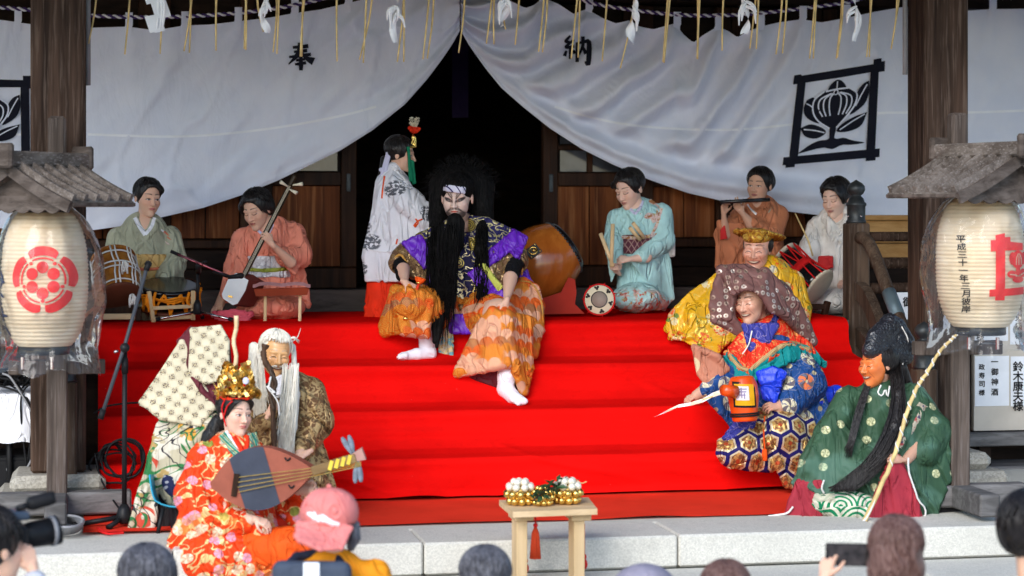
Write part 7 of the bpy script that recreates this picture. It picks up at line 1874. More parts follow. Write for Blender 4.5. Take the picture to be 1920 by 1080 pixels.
# barrel drum with cream cords on a low base, far left
Y0 = 10.5; f = Fig(Y0)
t = thing('barrel_drum', 'amber wooden barrel drum laced with cream cords at the far left of the stage', 'drum', W(220, 606, Y0)); f.root = t
c0, c1 = f.w((224, 556, -34)), f.w((212, 486, 20)); ax = rot_axis(c0, c1); Ln = (c1 - c0).length
amb = wood('amber_drum_wood', (0.24, 0.075, 0.012), (0.46, 0.18, 0.03), 2, .8, .3); drk = plain('red_brown_drumskin', (0.12, 0.035, 0.018), 0.5)
rad = lambda k: 0.093 + 0.018 * math.sin(math.pi * k)
MB().lathe([(rad(k), Ln * k) for k in np.linspace(0, 1, 14)], c0, ax, 36).build('shell', amb, t, True)
for k in (0.0, 1.0):
    MB().lathe([(0.001, -.012), (.085, -.012), (.106, -.008), (.112, 0), (.106, .008), (.094, .010)], c0 + ax * Ln * k, ax if k else ax, 36).build('drum_head', drk if k == 0 else amb, t, True)
xx = ax.cross(Vector((0, 0, 1))).normalized(); yy = ax.cross(xx)
def onr(a, k, o=.005): return c0 + ax * Ln * k + (xx * math.cos(a) + yy * math.sin(a)) * (rad(k) + o)
for k in range(16):
    a = k * 2 * math.pi / 16 + (.1 if k % 2 else -.1)
    MB().tube([onr(a, .01, .018), onr(a + .02, .3), onr(a + .1, .5), onr(a + .02, .75), onr(a, .99, .018)], .0042, 6).build('cord', M['cord'], t, True)
for k in (.12, .44, .56, .88): MB().tube([onr(a, k, .007) for a in np.linspace(0, 6.3, 40)], .004, 6).build('cord_ring', M['cord'], t, True)
for (x, y) in ((234, 490), (248, 552)):
    b = MB()
    for j in range(5):
        a = j * 1.3; b.tube(spline([f.w((x, y, -46)), f.w((x + 6 * math.cos(a), y + 6 + 4 * math.sin(a), -52)), f.w((x + 5 * math.cos(a + 1), y + 16 + 4 * j % 9, -48))], 7), .005, 5)
    b.build('white_knot', M['cord'], t, True)
st = thing('drum_stand', 'dark low wooden base with a pale front board under the amber drum', 'drum stand', W(220, 606, Y0))
zb = .765
MB().box(W(222, 0, 10.36) * 1 + Vector((0, 0, zb + .02 - W(222, 0, 10.36).z)), (.20, .03, .028), RB, .003).build('front_board', M['pale'], st)
for dx in (-.1, .1): MB().box(W(220, 0, 10.5) + Vector((dx, 0, zb + .03 - W(220, 0, 10.5).z)), (.03, .3, .06), RB, .003).build('side_board', M['brown'], st)
MB().box(W(222, 0, 10.55) + Vector((0, 0, zb + .045 - W(222, 0, 10.55).z)), (.17, .2, .05), RB, .004).build('cradle', M['brown'], st)
# flat black drum with orange cords in a wooden frame
Y0 = 10.55; f = Fig(Y0); t = thing('corded_drum', 'flat black lacquered drum tied with bright orange cords, in front of the sage kimono', 'drum', W(315, 600, Y0)); f.root = t
c0 = f.w((318, 575, 0)); ax = Vector((.05, -.25, 1)).normalized(); hgt = .105
MB().lathe([(.118, 0), (.128, .03), (.13, .055), (.128, .08), (.118, hgt)], c0, ax, 40).build('shell', M['lacquer'], t, True)
for k in (0, 1): MB().lathe([(.001, -.004), (.12, -.004), (.147, -.008), (.152, 0), (.147, .008), (.12, .008), (.001, .006)], c0 + ax * hgt * k, ax, 40).build('rim', M['lacquer'] if k else drk, t, True)
xx = ax.cross(Vector((0, 1, 0))).normalized(); yy = ax.cross(xx); rs = random.Random(2)
def ond(a, h, r): return c0 + ax * h + (xx * math.cos(a) + yy * math.sin(a)) * r
for k in range(12):
    a0 = k * math.pi / 6
    MB().tube(spline([ond(a0, hgt, .155), ond(a0 + .13, .05, .145), ond(a0 + .2, .0, .152), ond(a0 + .28, .05, .146), ond(a0 + math.pi / 6, hgt, .155)], 14), .0065, 6).build('cord', M['orangecord'], t, True)
for q in range(3): MB().tube([ond(a, .068 + .008 * q + .006 * math.sin(a * 6 + q), .147 + .004 * q) for a in np.linspace(0, 6.3, 60)], .0055, 6).build('cord_ring', M['orangecord'], t, True)
for k in range(4):
    x = (282, 292, 278, 355)[k]; MB().tube(spline([f.w((x, 548, -62)), f.w((x - 4, 565, -66)), f.w((x - 2 + k, 585 - 4 * k, -64))], 8), .007, 6).build('cord_end', M['orangecord'], t, True)
b = thing('drum_stand', 'pale wooden slatted frame holding the black drum with orange cords', 'drum stand', W(330, 606, 10.5))
for (a, c) in (((279, 546, -66), (288, 606, -62)), ((362, 545, -60), (362, 600, -58)), ((286, 578, -66), (362, 574, -62)), ((288, 598, -64), (362, 594, -60)), ((279, 548, 20), (286, 600, 20)), ((360, 545, 20), (362, 596, 20))):
    MB().bar(f.w(a), f.w(c), .022, .018, ch=.002).build('slat', M['palez'], b)

# shamisen
f = Fig(10.72); t = thing('long_necked_lute', 'three stringed lute with white skin body, dark neck and ivory pegs', 'lute', f.w((445, 580, -60))); f.root = t
A_, B_ = f.w((462, 508, -62)), f.w((545, 346, -40)); axn = rot_axis(A_, B_)
dkw = wood('dark_lute_neck', (0.02, 0.014, 0.008), (0.06, 0.04, 0.02), 2, 1, .35)
MB().bar(A_ - axn * .02, B_, .026, .032, up=(0, -1, 0), ch=.006).build('neck', dkw, t)
q = [f.w(p) for p in ((430, 519, -72), (444, 511, -70), (467, 525, -70), (461, 545, -72), (446, 570, -76), (437, 573, -78), (418, 560, -78), (416, 552, -78))]
nrm = Vector((.72, .62, -.12)).normalized() * .095
MB().prism(q, nrm).build('body', plain('red_sandalwood', (0.10, 0.02, 0.015), .3), t)
cen = sum(q, Vector()) / 8; MB().prism([cen + (p - cen) * .97 - nrm * .01 for p in q], -nrm * .02).build('skin', plain('white_drumskin', (.74, .76, .75), .6, 0, .03), t)
MB().box(f.w((432, 556, -80)), (.022, .003, .008), Matrix.Rotation(.3, 3, 'Y')).build('paper_seal', M['gold'], t)
pp = [((540, 350, -48), (526, 341, -58)), ((549, 347, -48), (567, 345, -54)), ((543, 355, -48), (556, 362, -58))]
for a, c in pp: MB().tube([f.w(a), f.w(((a[0] + c[0]) / 2, (a[1] + c[1]) / 2, (a[2] + c[2]) / 2)), f.w(c)], [.004, .0065, .010], 8).build('peg', M['ivory'], t, True)
MB().bar(B_ - axn * .01, B_ + axn * .05, .022, .05, up=(0, -1, 0), ch=.006).build('scroll', dkw, t)
for k in (-1, 0, 1): MB().tube([A_ + Vector((k * .006, -.018, 0)) + axn * -.12, B_ + Vector((k * .005, -.019, 0))], .0009, 4).build('string', M['ivory'], t)
pl = Soft(1.6, 3).sheet([(404, 590, -80), (440, 584, -76), (470, 590, -70), (462, 600, -76), (420, 600, -84)], 5).fold(3, 7, (1, .5, 0), 2)
o = f.soft('pink_cloth', pl, cloth('crumpled_pink_crepe', (.62, .09, .12)), parent=t); o.name = 'cushion_cloth'
# music stand and book
f = Fig(10.5); t = thing('music_stand', 'small red brown wooden music stand on two thin pale legs', 'music stand', f.w((530, 604, 0))); f.root = t
MB().prism([f.w((476, 543, -6)), f.w((580, 540, -6)), f.w((576, 553, -18)), f.w((480, 556, -18))], (0, .006, .004)).build('desk', plain('red_brown_desk', (.26, .045, .02), .45), t)
for x in (498, 563): MB().bar(f.w((x, 543, 0)), f.w((x - 1, 606, -6)), .015, .015, ch=.002).build('leg', M['palez'], t); MB().bar(f.w((x - 6, 551, -8)), f.w((x + 8, 550, 8)), .02, .02).build('bracket', M['palez'], t)
bk = thing('music_book', 'thin pink edged music book lying open on the small stand', 'book', f.w((530, 541, 0)))
for sg in (-1, 1):
    P_ = np.array([[f.w((528 + sg * 54 * k, 538 + (2 if k > .8 else 0) - 3 * math.sin(k * 3.1) - dd * .25, -14 + dd)) for dd in (0, 26)] for k in np.linspace(0, 1, 10)]); grid_obj('page', P_, cloth('pink_page', (.62, .30, .30)), bk)

# small flat cream drum standing on edge
f = Fig(10.95); t = thing('hand_drum', 'round flat drum with cream face, brown centre and dark leaf marks, standing on its edge', 'drum', f.w((1124, 588, 0))); f.root = t
c0 = f.w((1124, 562, -20)); ax = Vector((-.14, -1, .16)).normalized(); rr_ = .0775
MB().lathe([(rr_ * .9, .09), (rr_ * .86, .05), (rr_ * .95, .012), (rr_, 0), (rr_ * .98, -.006), (.001, -.006)], c0, ax * -1, 40).build('shell', M['lacquer'], t, True)
MB().lathe([(.0001, .009), (rr_ * .93, .009), (rr_ * .98, .004)], c0, ax, 40).build('face', plain('cream_drumskin', (.66, .58, .42), .5, 0, .05), t, True)
MB().lathe([(.0001, .012), (rr_ * .50, .012), (rr_ * .5, .009)], c0, ax, 32).build('centre', plain('taupe_patch', (.30, .24, .20), .5), t, True)
MB().lathe([(rr_ * .5, .0105), (rr_ * .5, .0135), (rr_ * .555, .0135), (rr_ * .555, .0105)], c0, ax, 32).build('centre_ring', M['lacquer'], t, True)
xx = ax.cross(Vector((0, 0, 1))).normalized(); yy = xx.cross(ax)
for k in range(6):
    a = k * math.pi / 3 + .3
    for da, rr2 in ((0, .72), (.10, .84), (-.10, .84)):
        p = c0 + ax * .011 + (xx * math.cos(a + da) + yy * math.sin(a + da)) * rr_ * rr2
        MB().lathe([(.0001, .002), (.006, .002), (.0065, 0)], p, ax, 10).build('leaf_mark', M['lacquer'], t, True)
MB().tube([c0 + ax * .004 + (xx * math.cos(a) + yy * math.sin(a)) * rr_ * 1.02 for a in np.linspace(0, 6.3, 40)], .004, 6).build('red_cord', M['redcord'], t, True)
for k in range(7):
    a = k * .9; p = c0 + (xx * math.cos(a) + yy * math.sin(a)) * rr_; MB().tube([p, p + (xx * math.cos(a + .4) + yy * math.sin(a + .4)) * .014 - ax * .01], .003, 5).build('cord_end', M['redcord'], t, True)

# great barrel drum on a red stand
f = Fig(11.0); t = thing('barrel_drum', 'large glossy orange brown barrel drum tilted on a red stand, black studded rim', 'drum', f.w((1040, 560, 0))); f.root = t
c0, c1 = f.w((966, 528, -10)), f.w((1062, 460, 16)); ax = rot_axis(c0, c1); Ln = (c1 - c0).length
gl = wood('glossy_zelkova', (0.30, 0.075, 0.010), (0.46, 0.14, 0.022), 2, .35, .18); 
MB().lathe([(.140 + .055 * math.sin(math.pi * k) ** .9, Ln * k) for k in np.linspace(0, 1, 20)], c0, ax, 56).build('shell', gl, t, True)
for k, sg in ((0, -1), (1, 1)): MB().lathe([(.0001, .012 * sg), (.12, .012 * sg), (.142, .004 * sg), (.151, -.012 * sg), (.158, -.055 * sg), (.150, -.058 * sg)], c0 + ax * Ln * k, ax, 56).build('drum_head', M['lacquer'], t, True)
xx = ax.cross(Vector((0, 0, 1))).normalized(); yy = ax.cross(xx); b = MB()
for r_ in (0, 1):
    for k in range(48):
        a = (k + .5 * r_) * 2 * math.pi / 48; b.sphere(c1 - ax * (.020 + .022 * r_) + (xx * math.cos(a) + yy * math.sin(a)) * (.153 + .004 * r_), .0062, 6, 4)
tag(b.build('stud', M['bronze'], t, True), kind='stuff')
vd = Vector((0.10, -1, .1)).normalized(); md = (c0 + c1) / 2 - ax * .035; pd = (vd - ax * vd.dot(ax)).normalized(); pd = (pd + Vector((0, 0, .55))).normalized(); pd = (pd - ax * pd.dot(ax)).normalized(); sd = ax.cross(pd)
Q = Matrix((ax, sd, pd)).transposed(); pc = md + pd * .193
e = MB().box(pc, (.072, .06, .006), Q, .002).build('crest_plate', M['bronze'], t)
MB().tube([pc + pd * .006 + Q @ Vector((math.cos(a) * .02, math.sin(a) * .02, 0)) for a in np.linspace(0, 6.3, 20)], .0045, 6).build('crest_ring', M['gold'], e, True)
MB().sphere(pc + pd * .005 + ax * .004, (.011, .011, .008), 10, 6).build('crest_boss', M['gold'], e, True)
for sx, sy in ((-1, -1), (1, -1), (-1, 1), (1, 1)): MB().sphere(pc + pd * .004 + Q @ Vector((sx * .028, sy * .022, 0)), .005, 6, 4).build('pin', M['gold'], e, True)
sd_ = thing('drum_stand', 'bright red lacquered wooden cradle beneath the large barrel drum', 'drum stand', f.w((1050, 590, 0)))
rl = plain('red_lacquer', (.30, .016, .006), .6)
for dd in (-48, 40):
    q = [f.w(p) for p in ((1010, 562, dd), (1052, 548, dd), (1066, 520, dd), (1078, 524, dd), (1081, 548, dd), (1078, 570, dd), (1096, 588, dd), (1000, 590, dd))]
    MB().prism(q, (0, .035, 0)).build('side_panel', rl, sd_)
MB().prism([f.w(p) for p in ((1014, 566, -40), (1060, 552, -40), (1060, 572, -40), (1014, 582, -40))], (0, .24, 0)).build('cross_board', rl, sd_)

# corded tapering drum with red cords at the right
f = Fig(11.15); t = thing('corded_drum', 'black drum laced with red cords and cream end, tilted behind the yellow robe', 'drum', f.w((1510, 560, 0))); f.root = t
c0, c1 = f.w((1536, 537, -26)), f.w((1470, 486, 20)); ax = rot_axis(c0, c1); Ln = (c1 - c0).length
MB().lathe([(.085, 0), (.088, Ln * .12), (.078, Ln * .4), (.072, Ln * .5), (.078, Ln * .6), (.085, Ln * .9), (.08, Ln)], c0, ax, 36).build('shell', M['lacquer'], t, True)
for k in (0, 1): MB().lathe([(.0001, -.008), (.088, -.008), (.101, -.005), (.104, 0), (.1, .007), (.085, .01)], c0 + ax * Ln * k, ax if k == 0 else -ax, 40).build('drum_head', plain('cream_drum_end', (.60, .52, .40), .5), t, True)
xx = ax.cross(Vector((0, 0, 1))).normalized(); yy = ax.cross(xx)
for k in range(12):
    a = k * math.pi / 6
    for da in (0, .5): MB().tube([c0 + (xx * math.cos(a) + yy * math.sin(a)) * .102, (c0 + c1) / 2 + (xx * math.cos(a + .25) + yy * math.sin(a + .25)) * .086, c1 + (xx * math.cos(a + da) + yy * math.sin(a + da)) * .102], .0042, 5).build('cord', M['redcord'], t, True)
MB().lathe([(.087, -.02), (.09, -.02), (.09, .02), (.087, .02)], (c0 + c1) / 2, ax, 32).build('cord_ring', M['redcord'], t, True)
for k in range(20):
    a = k * math.pi / 10; MB().sphere(c0 + (xx * math.cos(a) + yy * math.sin(a)) * .1, .006, 6, 4).build('lace_hole', M['ivory'], t, True)
s2 = thing('drum_rest', 'dark wooden rest under the red corded drum', 'drum stand', f.w((1525, 590, 0)))
for a, c in (((1505, 560, -10), (1500, 592, -14)), ((1552, 565, -10), (1545, 592, -14)), ((1500, 575, -12), (1550, 575, -12))): MB().bar(f.w(a), f.w(c), .03, .03, ch=.003).build('slat', M['brown'], s2)
f2 = Fig(11.3); t = thing('drum_stick', 'thin bamboo stick raised before the hem of the right curtain', 'drum stick', f2.w((1515, 450, -40)))
MB().tube([f2.w((1491, 400, -30)), f2.w((1516, 452, -52)), f2.w((1524, 480, -56))], [.0035, .0045, .005], 7).build('stick', M['straw'], t, True)
# side flute
f2 = Fig(11.37); t = thing('side_flute', 'dark lacquered side flute held level at the mouth of the cinnamon kimono player', 'flute', f2.w((1400, 378, -10)))
MB().tube([f2.w((1350, 379, -34)), f2.w((1443, 374, -16))], [.0095, .011], 12).build('pipe', M['lacquer'], t, True)
for k in range(7): MB().lathe([(.0001, .001), (.0035, .001), (.004, 0)], f2.w((1362 + k * 8, 378.4 - k * .43 - 3.2, -36 + k * 1.6)), (0, -.5, 1), 8).build('finger_hole', M['black'], t)
# drumsticks
f2 = Fig(11.15)
for (a, c, l) in (((1126, 438, -20), (1150, 500, -40), 'pale wooden drumstick leaning left in the hands of the aqua kimono drummer'), ((1149, 420, -26), (1146, 500, -40), 'pale wooden drumstick held upright by the aqua kimono drummer')):
    t = thing('drumstick', l, 'drumstick', f2.w(c), 'pair of drumsticks'); MB().tube([f2.w(a), f2.w(((a[0] + c[0]) / 2, (a[1] + c[1]) / 2, (a[2] + c[2]) / 2)), f2.w(c)], [.011, .011, .0095], 10).build('stick', M['palez'], t, True)
# actor's red handled wand
f2 = Fig(10.35); t = thing('ceremonial_fan', 'closed red lacquered fan with gold ends under the seated actor hand', 'fan', f2.w((770, 560, -110)))
MB().tube([f2.w((785, 532, -62)), f2.w((778, 555, -64)), f2.w((762, 594, -70))], [.006, .011, .013], 10).build('rod', plain('red_fan_lacquer', (.62, .045, .02), .35), t, True)
MB().lathe([(.010, 0), (.024, .02), (.028, .032), (.004, .034)], f2.w((785, 533, -62)), f2.w((791, 512, -60)) - f2.w((785, 533, -62)), 14).build('flared_end', C_['orange_red_cord'], t, True)
for p, q in (((785, 532, -62), (786, 528, -62)), ((762, 594, -70), (759, 601, -70))): MB().tube([f2.w(p), f2.w(q)], [.015, .014], 10).build('gold_cap', M['gold'], t, True)

# keg and paper wand of the blue dancer
f = Fig(9.6); t = thing('sake_keg', 'small orange red lacquered keg with a yellow and black label', 'keg', f.w((1393, 790, 0))); f.root = t
ax = (f.w((1391, 705, 0)) - f.w((1397, 790, -6))); Ln = ax.length; ax.normalize(); c0 = f.w((1397, 790, -6))
kl = plain('orange_lacquer', (.68, .075, .008), .25)
prof = [(.052, 0), (.056, .004), (.072 - .006, Ln * .4), (.071, Ln * .55), (.067, Ln * .8), (.052, Ln * .97), (.04, Ln), (.0001, Ln)]
K_ = along(prof, 30); MB().lathe([(a, b_) for a, b_ in K_], c0, ax, 36).build('barrel', kl, t, True)
for h in (.015, .025): MB().lathe([(.062 + h * .1, -.004), (.066 + h * .1, -.002), (.066 + h * .1, .002), (.062 + h * .1, .004)], c0 + ax * (h + .01), ax, 36).build('hoop', M['ink'], t, True)
MB().tube([f.w((1378, 735, -30)), f.w((1366, 733, -40)), f.w((1356, 731, -48))], [.03, .028, .024], 14).build('spout', kl, t, True)
def onk(x, y, off):
    h = (790 - y) / 85.0 * Ln; r = float(np.interp(h, K_[:, 1], K_[:, 0])) + off; xx_ = max(-.98, min(.98, (x - 1393) * f.s / r)); return c0 + ax * h + Vector((xx_ * r, -math.sqrt(1 - xx_ * xx_) * r, 0))
def lab(nm, x0, x1, y0, y1, off, mt): return grid_obj(nm, np.array([[onk(x, y, off) for x in np.linspace(x0, x1, 10)] for y in np.linspace(y0, y1, 8)]), mt, t)
lab('label_border', 1372, 1414, 714, 762, .0015, M['ink']); lab('label_ground', 1375, 1411, 718, 758, .003, plain('yellow_label', (.70, .36, .01), .5)); lab('label', 1377, 1401, 722, 748, .0045, plain('white_label', (.72, .68, .70), .6))
for k, (x0, x1, y0, y1) in enumerate(((1382, 1397, 726, 728), (1380, 1396, 731, 733), (1386, 1388, 724, 744), (1381, 1394, 737, 739), (1391, 1393, 734, 745))): lab('label_stroke', x0, x1, y0, y1, .006 + k * .0002, plain('violet_ink', (.25, .2, .34), .6))
f2 = Fig(9.72); t = thing('paper_wand', 'zig-zag folded paper wand held out to the left by the hooded dancer', 'wand', f2.w((1295, 755, -20)))
MB().tube([f2.w((1300, 757, -18)), f2.w((1356, 735, -40))], .005, 7).build('handle', M['straw'], t, True)
z = [(1360, 734, -40), (1338, 741, -36), (1318, 752, -28), (1296, 758, -18), (1272, 762, -12), (1250, 772, -8), (1228, 782, -4)]
for k in range(6):
    a, c = z[k], z[k + 1]; w_ = 6.5 * (1 - k / 8); s_ = 1 if k % 2 else -1
    q = [f2.w((a[0], a[1] - w_, a[2])), f2.w((a[0] - 2, a[1] + w_ * .6, a[2] + 3 * s_)), f2.w((c[0] - 2, c[1] + w_ * .6 * (k < 5), c[2])), f2.w((c[0], c[1] - w_ * .8 * (k < 5), c[2] + 3 * s_))]
    MB().prism(q, (0, .0015, 0)).build('fold', M['paper'] if k % 2 else M['ivory'], t)

# fishing rod and its line
f2 = Fig(8.97); t = thing('fishing_rod', 'long crooked bamboo fishing rod wound with white line, held by the green robed figure', 'fishing rod', f2.w((1616, 986, 0)))
rp = spline([(1616, 987, -12), (1648, 920, -26), (1672, 866, -36), (1690, 810, -30), (1704, 762, -24), (1722, 722, -20), (1736, 702, -18), (1758, 664, -14), (1780, 640, -12), (1794, 628, -10)], 40)
rs = random.Random(3); P_ = [f2.w((p[0] + rs.uniform(-1, 1), p[1], p[2])) for p in rp]
MB().tube(P_, list(np.linspace(.0105, .0055, 40)), 8).build('rod', M['straw'], t, True)
b = []
for i in range(160):
    k = 8 + i / 160 * 31; j = min(38, int(k)); p = P_[j].lerp(P_[j + 1], k - j); a = i * .55; b.append(p + Vector((math.cos(a), math.sin(a) * -1, 0)) * .0095)
MB().tube(b, .0028, 5).build('line', M['cord'], t, True)
MB().tube(spline([P_[6], f2.w((1628, 965, -20)), f2.w((1612, 980, -14)), f2.w((1590, 984, -10)), f2.w((1566, 985, -6)), f2.w((1552, 988, -6))], 24), .005, 6).build('line_end', M['cord'], t, True)
# old man's staff
f2 = Fig(8.78); t = thing('knotty_staff', 'dark knotty wooden staff with crooked top held upright by the white bearded figure', 'staff', f2.w((530, 880, 0)))
rp = spline([(498, 646, -24), (494, 662, -24), (498, 680, -24), (510, 700, -24), (512, 735, -24), (512, 780, -26), (514, 830, -24), (516, 890, -20)], 40); rs = random.Random(6)
dk = wood('knotty_wood', (.04, .02, .012), (.13, .075, .045), 2, 2, .6)
MB().tube([f2.w(p) for p in rp], [(.011 if i > 2 else .014) + rs.uniform(-.0025, .004) for i in range(40)], 9).build('shaft', dk, t, True)
MB().tube(spline([f2.w((505, 692, -28)), f2.w((518, 720, -30)), f2.w((506, 742, -32)), f2.w((514, 770, -30))], 20), .007, 7).build('vine', M['rail'], t, True)
MB().tube(spline([f2.w((508, 706, -34)), f2.w((504, 730, -38)), f2.w((516, 736, -40)), f2.w((500, 724, -38)), f2.w((520, 752, -38)), f2.w((524, 780, -38))], 26), .0035, 5).build('white_tie', M['cord'], t, True)

# broad lute
f = Fig(8.08); t = thing('broad_lute', 'broad pear shaped brick red lute with a dark band, four strings and grey pegs', 'lute', f.w((500, 975, 0))); f.root = t
bt, ht_ = np.array((395, 910.)), np.array((600, 881.)); axl = (ht_ - bt) / np.linalg.norm(ht_ - bt); nl = np.array((-axl[1], axl[0])); LL = np.linalg.norm(ht_ - bt)
def lw(s_): return 62 * (math.sin(math.pi * min(1, s_ * 1.05) ** .9) ** .92) * (1 - .10 * s_) if s_ < .94 else 9
top = [bt + axl * LL * s_ - nl * max(6, lw(s_)) for s_ in np.linspace(.0, 1, 26)]; bot = [bt + axl * LL * s_ + nl * max(6, lw(s_)) for s_ in np.linspace(.0, 1, 26)]
def fl(p, d=0.0): return f.w((p[0], p[1], -18 - (p[0] - 500) * .12 + (p[1] - 905) * -.10 + d))
brick = plain('brick_red_lute', (.27, .075, .045), .65, 0, .12, 12, .1); slate = plain('slate_lute_band', (.04, .046, .066), .6, 0, .12, 12, .1)
MB().prism([fl(p) for p in top + bot[::-1]], (0.01, .06, 0)).build('body', brick, t)
i0, i1 = 5, 14
bd = [p + axl * (14 * (k / 9 - .5)) * 0 for k, p in enumerate(top[i0:i1])]
MB().prism([fl(p, -1.2) for p in top[i0:i1]] + [fl(p, -1.2) for p in bot[i0 + 2:i1 + 2][::-1]], (0, .002, 0)).build('dark_band', slate, t)
for k in (-6, -2, 2, 6):
    MB().tube([fl(bt + axl * LL * .24 + nl * (k * 2.3 + 6), -6), fl(bt + axl * (LL + 78) + nl * k * .6, -9)], .0018, 5).build('string', M['gold'], t)
MB().box(fl(bt + axl * LL * .22 + nl * 6, -4), (.02, .012, .085), Matrix.Rotation(.14, 3, 'Y')).build('bridge', M['brown'], t)
for k in (-1, 1):
    MB().tube(spline([fl(bt + axl * LL * .70 + nl * (k * 26 - 6), -1.6), fl(bt + axl * LL * .72 + nl * (k * 26), -2), fl(bt + axl * LL * .75 + nl * (k * 26 - 4), -1.6)], 8), .0035, 5).build('sound_hole', M['ink'], t)
n0, n1_ = bt + axl * LL * .93, bt + axl * (LL + 84)
n1_ = np.array((668, 858.))
MB().bar(fl(n0, -4), fl(n1_, -4), .035, .03, up=(0, -1, 0), ch=.003).build('neck', wood('lute_neck_wood', (.2, .12, .05), (.34, .22, .1), 0, 1, .5), t)
for k in range(4): p = n0 + (n1_ - n0) * (.42 + .14 * k); MB().box(fl(p, -11), (.014, .01, .036), Matrix.Rotation(.25, 3, 'Y')).build('fret', plain('yellow_fret', (.7, .5, .06), .5), t)
MB().prism([fl((658, 852), -8), fl((678, 840), -8), fl((686, 862), -8), fl((662, 866), -8)], (0, .04, 0)).build('pegbox', plain('pink_brick_head', (.42, .22, .18), .6), t)
pg = plain('grey_peg', (.17, .20, .24), .6, 0, .25, 30)
for (a, c) in (((660, 852), (641, 820)), ((664, 850), (654, 816)), ((668, 866), (666, 906)), ((672, 864), (677, 904))):
    P_ = spline([(a[0], a[1], 0), ((a[0] * .55 + c[0] * .45), (a[1] * .55 + c[1] * .45), 0), (c[0], c[1], 0)], 9); MB().tube([fl(p[:2], -4) for p in P_], [q * f.s for q in (2.4, 2.8, 3.6, 4.6, 5.2, 5.6, 5.4, 4.6, 2.6)], 8).build('peg', pg, t, True)

# blue plastic chair
f = Fig(8.75); t = thing('plastic_chair', 'light blue plastic shell chair under the cream hooded figure', 'chair', f.w((330, 1015, 0))); f.root = t
cp = plain('sky_blue_plastic', (.03, .30, .46), .35); sh = [(286, 890), (290, 920), (298, 942), (312, 952), (340, 954), (372, 948), (392, 950)]
P_ = np.zeros((14, 9, 3)); S_ = spline(sh, 14)
for i in range(14):
    for j in range(9):
        d = -66 + j * 16; P_[i, j] = f.w((S_[i][0] - 3 * abs(j - 4) * (i < 5) * .6, S_[i][1] - 1.2 * abs(j - 4) * (i > 5) * .5, d))
Q = P_.copy(); o = grid_obj('shell', P_, cp, t); md_ = o.modifiers.new('thickness', 'SOLIDIFY'); md_.thickness = .006
for (a, c) in (((306, 952, -55), (292, 1018, -62)), ((384, 950, -55), (396, 1018, -62)), ((306, 952, 55), (294, 1012, 62)), ((384, 950, 55), (396, 1012, 62)), ((292, 1018, -62), (294, 1012, 62))): MB().tube([f.w(a), f.w(c)], .009, 8).build('leg', M['black'], t, True)

# ------------------------------------------------------------------ offering stand with gold bells
t = thing('offering_table', 'low pale wooden table on two plank legs at the platform edge', 'table', PZ(1028, 1075, -.12)); tz = W(0, 958, 8.25).z
tf = lambda x, y, d=0: W(x, y, 8.2 + d)
q = [W(936, 952, 8.34), W(962, 966, 8.02), W(1120, 962, 8.10), W(1103, 946, 8.42)]; zt_ = sum(p.z for p in q) / 4
q = [Vector((p.x, p.y, zt_)) for p in q]
MB().prism(q, (0, 0, .022)).build('tabletop', M['pale'], t)
for x in (974, 1081):
    p = W(x, 1000, 8.2); zb = -.27; MB().box(Vector((p.x, p.y, (zt_ + zb) / 2 - .014)), (.042, .10, zt_ - zb - .028), RB, .002).build('leg', M['palez'], t); MB().box(Vector((p.x + .006, p.y, zt_ - .016)), (.075, .13, .028), RB, .002).build('cleat', M['pale'], t)
zs = zt_ + .0235
def bells(px, d, r, label, white):
    p = W(px, 940, 8.2 + d); t = thing('bell_cluster', label, 'bells', (p.x, p.y, zs), 'gold bells on the little table'); rs = random.Random(int(px))
    for ring, (n, rr, zz) in enumerate(((9, r * .72, r * .28), (10, r * .9, r * .75), (8, r * .75, r * 1.2), (5, r * .4, r * 1.5))):
        for k in range(n):
            a = k * 6.283 / n + ring; c = Vector((p.x + math.cos(a) * rr, p.y + math.sin(a) * rr, zs + zz))
            MB().sphere(c, r * .26, 9, 6).build('bell', M['gold'] if ring < (2 if white else 4) else M['palebell'], t, True)
    MB().lathe([(r * .5, .0), (r * .7, r * .3), (r * .6, r * 1.2), (.001, r * 1.4)], (p.x, p.y, zs), n=16).build('core', M['gold'], t, True)
M['palebell'] = plain('pale_gold', (.80, .74, .60), .4, .25, .08, 30)
bells(975, 0, .058, 'cluster of gold bells with pale top, left on the little table', True); bells(1017, -.02, .044, 'smaller all gold bell cluster in the middle of the little table', False); bells(1063, .03, .058, 'cluster of gold bells with pale top beside the green sprig, right on the table', True)
sp = thing('leafy_sprig', 'dark green leafy sprig lying over the middle gold bells', 'sprig', W(1035, 915, 8.2)); lf = plain('dark_evergreen_leaf', (.022, .055, .02), .45, 0, .4, 30); rs = random.Random(9)
stm = spline([W(1000, 938, 8.12), W(1020, 922, 8.14), W(1045, 912, 8.2), W(1075, 906, 8.25)], 10); MB().tube(stm, .004, 6).build('stem', M['rail'], sp, True)
for k in range(90):
    p = Vector(stm[rs.randint(1, 9)]) + Vector((rs.uniform(-.01, .01), rs.uniform(-.02, .02), rs.uniform(-.012, .02))); Q = Matrix.Rotation(rs.uniform(-1.2, 1.2), 3, 'Y') @ Matrix.Rotation(rs.uniform(-.9, .9), 3, 'X') @ Matrix.Rotation(rs.uniform(0, 6), 3, 'Z'); l = rs.uniform(.024, .046)
    MB().add([p, p + Q @ Vector((l * .5, l * .24, .004)), p + Q @ Vector((l, 0, .0)), p + Q @ Vector((l * .5, -l * .24, .004))], [(0, 1, 2), (0, 2, 3)]).build('leaf', lf, sp)
MB().tube(spline([W(1066, 908, 8.25), W(1080, 900, 8.25), W(1090, 906, 8.25), W(1100, 903, 8.25)], 10), .0018, 5).build('twig', M['straw'], sp)
